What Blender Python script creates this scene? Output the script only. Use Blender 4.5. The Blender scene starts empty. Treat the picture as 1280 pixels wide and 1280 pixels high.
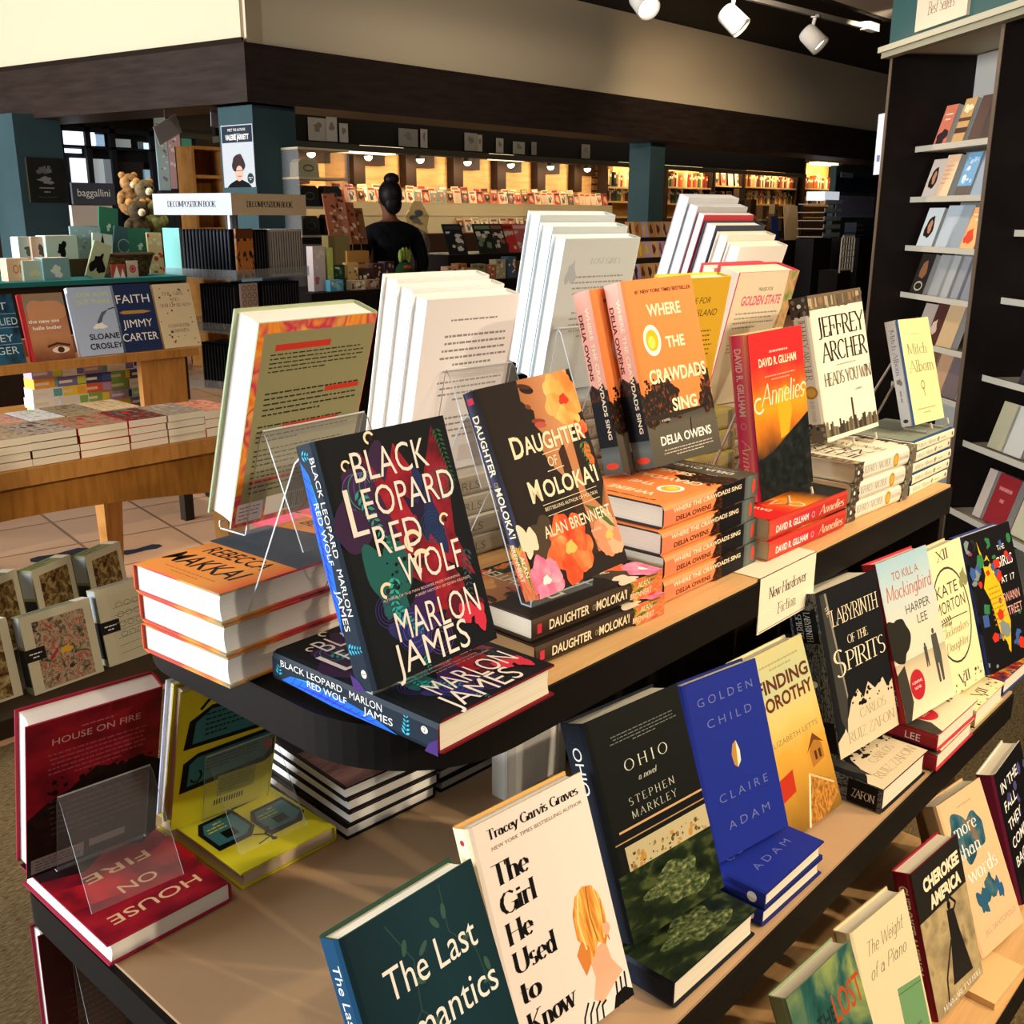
import bpy, math, random
from mathutils import Vector, Matrix
S = bpy.context.scene
COL = S.collection
rnd = random.Random(7)

# ------------------------------------------------------------------ camera
R_ = ((0.6721196, -0.2008256, 0.7126880), (-0.7404369, -0.1860442, 0.6458643), (0.0028854, -0.9617986, -0.2737427))
FPX = 1300.0
CAM = Vector((0, 0, 1.5))
cd = bpy.data.cameras.new('camera'); cam = bpy.data.objects.new('camera', cd); COL.objects.link(cam)
cam.matrix_world = Matrix(((R_[0][0], -R_[0][1], -R_[0][2], 0), (R_[1][0], -R_[1][1], -R_[1][2], 0), (R_[2][0], -R_[2][1], -R_[2][2], 1.5), (0, 0, 0, 1)))
cd.sensor_width = 36; cd.lens = 36 * FPX / 1280; cd.clip_start = 0.02; cd.clip_end = 100
S.camera = cam

# ------------------------------------------------------------------ world, daylight, exposure
S.view_settings.view_transform = 'Standard'; S.view_settings.look = 'None'
S.view_settings.exposure = 0.0; S.view_settings.gamma = 1.0; S.view_settings.use_curve_mapping = False
wd = bpy.data.worlds.new('world'); S.world = wd; wd.use_nodes = True
wd.node_tree.nodes['Background'].inputs[0].default_value = (0.80, 0.86, 1.0, 1)
wd.node_tree.nodes['Background'].inputs[1].default_value = 0.42

def area(name, loc, target, size, power, col, sy=None):
    l = bpy.data.lights.new(name, 'AREA'); l.energy = power; l.color = col; l.size = size
    if sy: l.shape = 'RECTANGLE'; l.size_y = sy
    o = bpy.data.objects.new(name, l); COL.objects.link(o); o.location = loc
    o.rotation_euler = (Vector(target) - Vector(loc)).to_track_quat('-Z', 'Y').to_euler(); return o

def spot(name, loc, target, power, col, ang=60, blend=.6, rad=.04):
    l = bpy.data.lights.new(name, 'SPOT'); l.energy = power; l.color = col; l.spot_size = math.radians(ang); l.spot_blend = blend; l.shadow_soft_size = rad
    o = bpy.data.objects.new(name, l); COL.objects.link(o); o.location = loc
    o.rotation_euler = (Vector(target) - Vector(loc)).to_track_quat('-Z', 'Y').to_euler(); return o

WARM = (1.0, .80, .56)
area('daylight_storefront', (-5.9, 3.6, 1.9), (1.2, 2.2, 1.1), 4.8, 1150, (.82, .91, 1.0), 2.6)
area('ceiling_wash', (3.0, .2, 2.77), (3.0, .2, 0), 9, 80, (1, .86, .70), 5.4)
area('daylight_storefront', (-5.9, 8.4, 2.2), (4.2, 8.0, 2.4), 3.8, 1150, (.92, .95, 1.0), 2.2)
spot('spot_or_fill', (1.2, 3.7, 3.6), (1.3, 3.6, 0), 90, (1, .88, .72), 80)  # unseen fill added over the wooden table
spot('spot_or_fill', (3.6, 5.1, 3.38), (3.5, 4.9, 0), 90, (1, .90, .76), 80)  # fill put in to lift the spinner corner, source unseen
area('ceiling_wash', (11.0, 8.8, 2.87), (11.0, 8.8, 0), 10, 130, (1, .80, .58), 3)
spot('spot_or_fill', (2.4, 5.2, 3.38), (2.2, 4.8, 0), 130, (1, .90, .76), 70)  # added to brighten the tiles, standing in for sun
spot('spot_or_fill', (1.7, -2.5, 2.7), (1.3, .55, .85), 250, WARM, 44)
spot('spot_or_fill', (3.2, -2.0, 2.7), (1.95, .6, .9), 265, WARM, 40)
spot('spot_or_fill', (.7, -2.7, 2.6), (.75, .5, .85), 130, (1, .86, .68), 44)
spot('spot_or_fill', (7.0, 3.0, 2.74), (11.5, 8.0, 1.0), 300, (1, .84, .64), 50, .6)  # added fill reaching under the band to the dark stock area
spot('spot_or_fill', (8.2, 3.0, 2.74), (10.2, 6.65, 3.15), 190, (1, .72, .48), 44, 1.0)
spot('spot_or_fill', (5.4, 3.18, 2.7), (8.6, 6.65, 3.1), 150, (1, .84, .68), 110, 1.0)  # broad fill put in to lift the cream wall
spot('spot_or_fill', (4.4, 3.18, 2.7), (5.8, 6.65, 3.1), 60, (1, .86, .72), 90, 1.0)  # second fill, added for the wall near the corner
spot('spot_or_fill', (1.3, -.5, 2.75), (1.15, .6, .8), 45, (1, .78, .50), 60)
spot('spot_or_fill', (2.3, -.4, 2.75), (1.9, .6, .8), 40, (1, .76, .46), 60)

# ------------------------------------------------------------------ helpers
def ray(px, py):
    v = ((px - 640), (py - 640), FPX)
    return Vector([sum(R_[i][j] * v[j] for j in range(3)) for i in range(3)])
def atY(px, py, Y):
    r = ray(px, py); return CAM + r * (Y / r.y)
def atZ(px, py, z):
    r = ray(px, py); return CAM + r * ((z - 1.5) / r.z)

def lin(h):
    if isinstance(h, tuple): return h + (1,)
    c = [int(h[i:i + 2], 16) / 255 for i in (0, 2, 4)]
    return tuple((x / 12.92 if x <= .04045 else ((x + .055) / 1.055) ** 2.4) for x in c) + (1,)

_m = {}
def mat(h, rough=.5, metal=0, emit=0, spec=.12):
    k = (h, rough, metal, emit, spec)
    if k in _m: return _m[k]
    m = bpy.data.materials.new('paint_' + str(h)); m.use_nodes = True; b = m.node_tree.nodes['Principled BSDF']
    b.inputs['Base Color'].default_value = lin(h); b.inputs['Roughness'].default_value = rough if rough < .3 or metal else max(rough, .55); b.inputs['Metallic'].default_value = metal
    b.inputs['Specular IOR Level'].default_value = spec
    if emit: b.inputs['Emission Color'].default_value = lin(h); b.inputs['Emission Strength'].default_value = emit
    _m[k] = m; return m

def ramp(nt, stops):
    r = nt.nodes.new('ShaderNodeValToRGB'); e = r.color_ramp.elements
    while len(e) < len(stops): e.new(.5)
    for el, (p, c) in zip(e, stops): el.position = p; el.color = lin(c)
    return r

def nmat(stops, scale=6, stretch=(1, 1, 1), coord='UV', rough=.5, detail=4, dist=0, spec=.12, bump=0):
    """noise coloured material"""
    k = ('n', str(stops), scale, stretch, coord, rough, detail, dist, bump)
    if k in _m: return _m[k]
    m = bpy.data.materials.new('mottled_' + stops[0][1]); m.use_nodes = True; nt = m.node_tree; b = nt.nodes['Principled BSDF']
    tc = nt.nodes.new('ShaderNodeTexCoord'); mp = nt.nodes.new('ShaderNodeMapping'); mp.inputs['Scale'].default_value = stretch
    nz = nt.nodes.new('ShaderNodeTexNoise'); nz.inputs['Scale'].default_value = scale; nz.inputs['Detail'].default_value = detail; nz.inputs['Distortion'].default_value = dist
    r = ramp(nt, stops); L = nt.links.new
    L(tc.outputs[coord], mp.inputs[0]); L(mp.outputs[0], nz.inputs['Vector']); L(nz.outputs['Fac'], r.inputs[0]); L(r.outputs[0], b.inputs['Base Color'])
    b.inputs['Roughness'].default_value = rough; b.inputs['Specular IOR Level'].default_value = spec
    if bump:
        bp = nt.nodes.new('ShaderNodeBump'); bp.inputs['Strength'].default_value = bump; bp.inputs['Distance'].default_value = .002
        L(nz.outputs['Fac'], bp.inputs['Height']); L(bp.outputs[0], b.inputs['Normal'])
    _m[k] = m; return m

def gmat(stops, axis=1, noise=.0, scale=5, rough=.5):
    """printed colour gradient of a cover design, along u (0) or v (1)"""
    k = ('g', str(stops), axis, noise, scale, rough)
    if k in _m: return _m[k]
    m = bpy.data.materials.new('print_' + stops[0][1]); m.use_nodes = True; nt = m.node_tree; b = nt.nodes['Principled BSDF']; L = nt.links.new
    tc = nt.nodes.new('ShaderNodeTexCoord'); sp = nt.nodes.new('ShaderNodeSeparateXYZ'); r = ramp(nt, stops)
    L(tc.outputs['UV'], sp.inputs[0])
    if noise:
        nz = nt.nodes.new('ShaderNodeTexNoise'); nz.inputs['Scale'].default_value = scale; nz.inputs['Detail'].default_value = 5
        L(tc.outputs['UV'], nz.inputs['Vector'])
        a = nt.nodes.new('ShaderNodeMath'); a.operation = 'MULTIPLY_ADD'; L(nz.outputs['Fac'], a.inputs[0]); a.inputs[1].default_value = noise * 2; L(sp.outputs[axis], a.inputs[2])
        s = nt.nodes.new('ShaderNodeMath'); s.operation = 'SUBTRACT'; L(a.outputs[0], s.inputs[0]); s.inputs[1].default_value = noise; L(s.outputs[0], r.inputs[0])
    else: L(sp.outputs[axis], r.inputs[0])
    L(r.outputs[0], b.inputs['Base Color']); b.inputs['Roughness'].default_value = max(rough, .55); b.inputs['Specular IOR Level'].default_value = .12
    _m[k] = m; return m

def clear(alpha=.88, tint='ffffff', rough=.06):
    k = ('c', alpha, tint)
    if k in _m: return _m[k]
    m = bpy.data.materials.new('clear_acrylic'); m.use_nodes = True; nt = m.node_tree; nt.nodes.clear(); L = nt.links.new
    o = nt.nodes.new('ShaderNodeOutputMaterial'); mx = nt.nodes.new('ShaderNodeMixShader'); tr = nt.nodes.new('ShaderNodeBsdfTransparent'); gl = nt.nodes.new('ShaderNodeBsdfPrincipled')
    tr.inputs[0].default_value = lin(tint); gl.inputs['Base Color'].default_value = lin('e8ecee'); gl.inputs['Roughness'].default_value = rough; gl.inputs['Specular IOR Level'].default_value = .8
    mx.inputs[0].default_value = 1 - alpha; L(tr.outputs[0], mx.inputs[1]); L(gl.outputs[0], mx.inputs[2]); L(mx.outputs[0], o.inputs[0])
    _m[k] = m; return m

def pagemat(c='efe6cf'):
    a = lin(c); d = tuple(round(x * .86, 3) for x in a[:3])
    return nmat([(.3, c), (.5, c), (.7, '%02x%02x%02x' % tuple(int(255 * min(1, max(0, (1.055 * x ** (1 / 2.4) - .055)))) for x in d))], 1, (4, 4, 900), 'Object', .8, 2, spec=.1)

class MB:
    """collects shapes into one mesh"""
    def __init__(s): s.v = []; s.f = []; s.m = []; s.uv = []; s.mats = []
    def mi(s, m):
        if m not in s.mats: s.mats.append(m)
        return s.mats.index(m)
    def face(s, pts, m, uv=None):
        i = len(s.v); s.v += [tuple(p) for p in pts]; s.f.append(tuple(range(i, i + len(pts)))); s.m.append(s.mi(m)); s.uv.append(uv)
    def mesh(s, vs, fs, m, uvs=None):
        i = len(s.v); s.v += [tuple(p) for p in vs]; k = s.mi(m)
        for f in fs: s.f.append(tuple(i + a for a in f)); s.m.append(k); s.uv.append([uvs[a] for a in f] if uvs else None)
    def box(s, c, d, m, M=None):
        """centre c, size d, optional matrix M"""
        x, y, z = [q / 2 for q in d]; vs = [Vector((c[0] + a * x, c[1] + b * y, c[2] + e * z)) for a in (-1, 1) for b in (-1, 1) for e in (-1, 1)]
        if M: vs = [M @ v for v in vs]
        fs = [(0, 1, 3, 2), (4, 6, 7, 5), (0, 4, 5, 1), (2, 3, 7, 6), (0, 2, 6, 4), (1, 5, 7, 3)]
        uvs = [(a, e) for a in (0, 1) for b in (0, 1) for e in (0, 1)]
        s.mesh(vs, fs, m, uvs)
    def b2(s, lo, hi, m, M=None): s.box([(a + b) / 2 for a, b in zip(lo, hi)], [b - a for a, b in zip(lo, hi)], m, M)
    def tube(s, pts, r, m, n=8, close=False):
        pts = [Vector(p) for p in pts]; N = len(pts); rings = []; up = None
        for i, p in enumerate(pts):
            a = pts[i - 1] if (i or close) else p; b = pts[(i + 1) % N] if (i < N - 1 or close) else p
            t = (b - a).normalized()
            if up is None: up = t.orthogonal().normalized()
            up = (up - t * up.dot(t)).normalized(); w = t.cross(up); rr = r[i] if isinstance(r, (list, tuple)) else r
            rings.append([p + (up * math.cos(2 * math.pi * k / n) + w * math.sin(2 * math.pi * k / n)) * rr for k in range(n)])
        vs = [v for q in rings for v in q]; fs = []
        for i in range(N if close else N - 1):
            j = (i + 1) % N
            for k in range(n): fs.append((i * n + k, i * n + (k + 1) % n, j * n + (k + 1) % n, j * n + k))
        if not close: fs += [tuple(range(n))[::-1], tuple(range((N - 1) * n, N * n))]
        s.mesh(vs, fs, m)
    def lathe(s, prof, m, n=24, M=None, sx=1, sy=1):
        vs = [Vector((r * math.cos(2 * math.pi * k / n) * sx, r * math.sin(2 * math.pi * k / n) * sy, z)) for r, z in prof for k in range(n)]
        if M: vs = [M @ v for v in vs]
        fs = [(i * n + k, i * n + (k + 1) % n, (i + 1) * n + (k + 1) % n, (i + 1) * n + k) for i in range(len(prof) - 1) for k in range(n)]
        s.mesh(vs, fs, m)
    def ball(s, c, r, m, n=12, sc=(1, 1, 1), M=None):
        prof = [(r * math.sin(math.pi * i / n), -r * math.cos(math.pi * i / n)) for i in range(n + 1)]
        T = Matrix.Translation(c) @ Matrix.Diagonal((*sc, 1))
        s.lathe(prof, m, n * 2, (M @ T) if M else T)
    def prism(s, poly, y0, y1, m, M=None):
        """poly in xz, extruded along y"""
        n = len(poly); vs = [Vector((x, y, z)) for y in (y0, y1) for x, z in poly]
        if M: vs = [M @ v for v in vs]
        fs = [tuple(range(n)), tuple(range(2 * n - 1, n - 1, -1))] + [(i, i + n, (i + 1) % n + n, (i + 1) % n) for i in range(n)]
        s.mesh(vs, fs, m)
    def slab(s, poly, z0, z1, m, side=None):
        """poly in xy, extruded along z"""
        n = len(poly); vs = [Vector((x, y, z)) for z in (z0, z1) for x, y in poly]
        s.mesh(vs, [tuple(range(n))[::-1], tuple(range(n, 2 * n))], m); s.mesh(vs, [(i, (i + 1) % n, (i + 1) % n + n, i + n) for i in range(n)], side or m)
    def data(s, name):
        me = bpy.data.meshes.new(name); me.from_pydata(s.v, [], s.f)
        for m in s.mats: me.materials.append(m)
        me.polygons.foreach_set('material_index', s.m)
        if any(s.uv):
            ul = me.uv_layers.new(name='UVMap').data; k = 0
            for f, u in zip(s.f, s.uv):
                for j in range(len(f)):
                    if u: ul[k].uv = u[j]
                    k += 1
        me.update(); return me
    def build(s, name, parent=None, smooth=False):
        me = s.data(name)
        if smooth: me.polygons.foreach_set('use_smooth', [True] * len(me.polygons))
        return link(name, me, parent)

def link(name, me, parent=None):
    o = bpy.data.objects.new(name, me); COL.objects.link(o)
    if parent: o.parent = parent
    return o
def tag(o, label, cat, group=None):
    o['label'] = label; o['category'] = cat
    if group: o['group'] = group
    return o
def thing(name, label, cat, M=None, group=None):
    o = bpy.data.objects.new(name, None); COL.objects.link(o); o.empty_display_size = .05
    if M is not None: o.matrix_world = M if isinstance(M, Matrix) else Matrix.Translation(M)
    return tag(o, label, cat, group)
def struct(name, mb):
    o = mb.build(name); o['kind'] = 'structure'; return o
def copy_thing(src, M, label, group=None):
    c = src.copy(); COL.objects.link(c); c.matrix_world = M; c['label'] = label
    if group: c['group'] = group
    for ch in src.children:
        d = ch.copy(); COL.objects.link(d); d.parent = c
        for g in ch.children: e = g.copy(); COL.objects.link(e); e.parent = d
    return c

# ------------------------------------------------------------------ lettering
_tc = {}
def sans(s, bold=0.0, shear=0.0):
    k = (s, bold, shear)
    if k in _tc: return _tc[k]
    cu = bpy.data.curves.new('lettering', 'FONT'); cu.body = s; cu.resolution_u = 3; cu.offset = bold; cu.shear = shear
    o = bpy.data.objects.new('lettering', cu); me = o.to_mesh()
    vs = [(v.co.x, v.co.y) for v in me.vertices]; fs = [tuple(p.vertices) for p in me.polygons]; o.to_mesh_clear()
    bpy.data.objects.remove(o); bpy.data.curves.remove(cu)
    _tc[k] = (vs, fs, .73); return _tc[k]

A_ = lambda cx, cy, rx, ry, a, b: [(cx + rx * math.cos(math.radians(a + (b - a) * i / 9)), cy + ry * math.sin(math.radians(a + (b - a) * i / 9))) for i in range(10)]
X = .62
G = {
 'A': (.8, [[(.02, 0), (.4, 1)], [(.4, 1), (.78, 0)], [(.16, .35), (.64, .35)]]),
 'B': (.68, [[(.12, 0), (.12, 1)], [(.12, 1)] + A_(.34, .76, .24, .24, 90, -90) + [(.12, .52)], [(.12, .52)] + A_(.36, .26, .28, .26, 90, -90) + [(.12, 0)]]),
 'C': (.78, [A_(.42, .5, .36, .5, 42, 318)]), 'D': (.82, [[(.12, 0), (.12, 1)], [(.12, 1)] + A_(.36, .5, .4, .5, 90, -90) + [(.12, 0)]]),
 'E': (.64, [[(.12, 0), (.12, 1)], [(.12, 1), (.58, 1)], [(.12, .52), (.48, .52)], [(.12, 0), (.6, 0)]]), 'F': (.6, [[(.12, 0), (.12, 1)], [(.12, 1), (.58, 1)], [(.12, .52), (.46, .52)]]),
 'G': (.82, [A_(.42, .5, .36, .5, 42, 340), [(.74, 0), (.74, .42)], [(.52, .42), (.78, .42)]]), 'H': (.8, [[(.12, 0), (.12, 1)], [(.68, 0), (.68, 1)], [(.12, .52), (.68, .52)]]),
 'I': (.3, [[(.15, 0), (.15, 1)]]), 'J': (.5, [[(.36, 1), (.36, .1)] + A_(.2, .1, .16, .2, 0, -120)]), 'K': (.76, [[(.12, 0), (.12, 1)], [(.68, 1), (.14, .42)], [(.3, .56), (.72, 0)]]),
 'L': (.62, [[(.12, 0), (.12, 1)], [(.12, 0), (.58, 0)]]), 'M': (.98, [[(.12, 0), (.14, 1)], [(.14, 1), (.49, .1)], [(.49, .1), (.84, 1)], [(.84, 1), (.86, 0)]]),
 'N': (.84, [[(.12, 0), (.12, 1)], [(.12, 1), (.72, 0)], [(.72, 0), (.72, 1)]]), 'O': (.86, [A_(.43, .5, .37, .5, 0, 180), A_(.43, .5, .37, .5, 180, 360)]),
 'P': (.64, [[(.12, 0), (.12, 1)], [(.12, 1)] + A_(.34, .74, .26, .26, 90, -90) + [(.12, .48)]]), 'R': (.74, [[(.12, 0), (.12, 1)], [(.12, 1)] + A_(.34, .75, .25, .25, 90, -90) + [(.12, .5)], [(.32, .5), (.7, 0)]]),
 'S': (.6, [A_(.3, .76, .22, .24, 40, 270) + A_(.3, .26, .24, .26, 90, -140)]), 'T': (.7, [[(.35, 0), (.35, 1)], [(.02, 1), (.68, 1)]]),
 'U': (.8, [[(.12, 1), (.12, .3)] + A_(.4, .3, .28, .3, 180, 360) + [(.68, 1)]]), 'V': (.76, [[(.02, 1), (.38, 0)], [(.38, 0), (.74, 1)]]),
 'W': (1.06, [[(.02, 1), (.3, 0)], [(.3, 0), (.53, .9)], [(.53, .9), (.78, 0)], [(.78, 0), (1.04, 1)]]), 'X': (.74, [[(.04, 1), (.7, 0)], [(.04, 0), (.7, 1)]]), 'Y': (.72, [[(.02, 1), (.36, .45)], [(.36, .45), (.7, 1)], [(.36, .45), (.36, 0)]]), 'Z': (.66, [[(.06, 1), (.6, 1)], [(.6, 1), (.06, 0)], [(.06, 0), (.6, 0)]]),
 'a': (.56, [A_(.24, X * .42, .18, X * .42, 0, 360), [(.42, 0), (.42, X * .75)], A_(.25, X * .72, .17, X * .28, 0, 150), [(.42, .02), (.54, .02)]]), 'b': (.56, [[(.12, 0), (.12, 1)], A_(.3, X * .5, .18, X * .5, 160, -160)]), 'c': (.48, [A_(.26, X * .5, .2, X * .5, 40, 320)]),
 'd': (.56, [[(.44, 0), (.44, 1)], A_(.26, X * .5, .18, X * .5, 20, 340)]), 'e': (.5, [[(.08, X * .52), (.44, X * .52)] + A_(.26, X * .5, .2, X * .5, 10, 315)]), 'f': (.36, [[(.16, 0), (.16, .8)] + A_(.28, .8, .12, .2, 180, 60), [(.02, X), (.34, X)]]),
 'g': (.54, [A_(.25, X * .5, .18, X * .5, 0, 360), [(.43, X), (.43, -.15)] + A_(.25, -.15, .18, .18, 0, -150)]), 'h': (.58, [[(.12, 0), (.12, 1)], [(.12, .4)] + A_(.29, X - .2, .17, .2, 160, 0) + [(.46, 0)]]), 'i': (.26, [[(.13, 0), (.13, X)], [(.13, .8), (.13, .9)]]),
 'k': (.54, [[(.12, 0), (.12, 1)], [(.46, X), (.14, .25)], [(.24, .35), (.5, 0)]]), 'l': (.26, [[(.13, 0), (.13, 1)]]), 'm': (.86, [[(.12, 0), (.12, X)], [(.12, .4)] + A_(.27, X - .2, .15, .2, 160, 0) + [(.42, 0)], [(.42, .4)] + A_(.58, X - .2, .16, .2, 160, 0) + [(.74, 0)]]),
 'n': (.58, [[(.12, 0), (.12, X)], [(.12, .4)] + A_(.29, X - .2, .17, .2, 160, 0) + [(.46, 0)]]), 'o': (.54, [A_(.27, X * .5, .2, X * .5, 0, 180), A_(.27, X * .5, .2, X * .5, 180, 360)]), 'p': (.56, [[(.12, -.35), (.12, X)], A_(.3, X * .5, .18, X * .5, 160, -160)]),
 'r': (.42, [[(.12, 0), (.12, X)], [(.12, .38)] + A_(.3, X - .2, .18, .2, 160, 50)]), 's': (.42, [A_(.21, X * .75, .14, X * .25, 40, 270) + A_(.21, X * .26, .15, X * .26, 90, -140)]), 't': (.36, [[(.16, .95), (.16, .15)] + A_(.26, .13, .1, .13, 180, 300), [(.02, X), (.34, X)]]),
 'u': (.58, [[(.12, X), (.12, .2)] + A_(.29, .2, .17, .2, 180, 350), [(.46, 0), (.46, X)]]), 'v': (.5, [[(.02, X), (.25, 0)], [(.25, 0), (.48, X)]]), 'w': (.78, [[(.02, X), (.22, 0)], [(.22, 0), (.39, X)], [(.39, X), (.57, 0)], [(.57, 0), (.76, X)]]), 'x': (.5, [[(.03, X), (.47, 0)], [(.03, 0), (.47, X)]]),
 'y': (.5, [[(.02, X), (.25, 0)], [(.48, X), (.2, -.25), (.06, -.3)]]), 'z': (.46, [[(.05, X), (.42, X)], [(.42, X), (.05, 0)], [(.05, 0), (.42, 0)]]), ' ': (.34, []), '.': (.2, [[(.1, 0), (.1, .1)]]), "'": (.2, [[(.1, .8), (.1, 1)]])}
def serif(s, thick=.11, thin=.035, ser=.16, shear=0.0):
    k = (s, thick, thin, ser, shear)
    if k in _tc: return _tc[k]
    vs = []; fs = []; x = 0
    def quad(a, b, w0):
        d = Vector((b[0] - a[0], b[1] - a[1])); L = d.length
        if L < 1e-6: return
        d /= L; e = d * .01; n = Vector((-d.y, d.x)) * w0 / 2; i = len(vs)
        for p, sg, q in ((a, 1, -1), (a, -1, -1), (b, -1, 1), (b, 1, 1)): vs.append((p[0] + n.x * sg + e.x * q + x + shear * p[1], p[1] + n.y * sg + e.y * q))
        fs.append((i, i + 1, i + 2, i + 3))
    for ch in s:
        w, st = G.get(ch, G['o'])
        for pl in st:
            for a, b in zip(pl, pl[1:]):
                dx, dy = b[0] - a[0], b[1] - a[1]; L = math.hypot(dx, dy) or 1; q = (dy / L) ** 2
                if dx * dy > 0 and abs(dx / L) > .15 and len(pl) == 2: q *= .25
                quad(a, b, thin + (thick - thin) * q)
            if ser:
                for p, q in ((pl[0], pl[1]), (pl[-1], pl[-2])):
                    if abs(q[1] - p[1]) > .2 and abs(p[1]) < .02 or (abs(p[1] - 1) < .02 or abs(p[1] - X) < .02 and ch.islower()) and abs(q[1] - p[1]) > .2:
                        if ch in 'AVWMNvw' and len(pl) == 2 and (p[1] > .5) == (ch in 'A'): continue
                        quad((p[0] - ser, p[1]), (p[0] + ser, p[1]), thin * 1.1)
                if ch in 'TEFLZ':
                    for p, q in ((st[-1][1], -1 if ch != 'T' and ch != 'F' else 1),): quad((p[0], p[1]), (p[0], p[1] + (.2 if ch in 'EL' else -.2)), thin * 1.4)
        x += w
    _tc[k] = (vs, fs, 1.0); return _tc[k]
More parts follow.
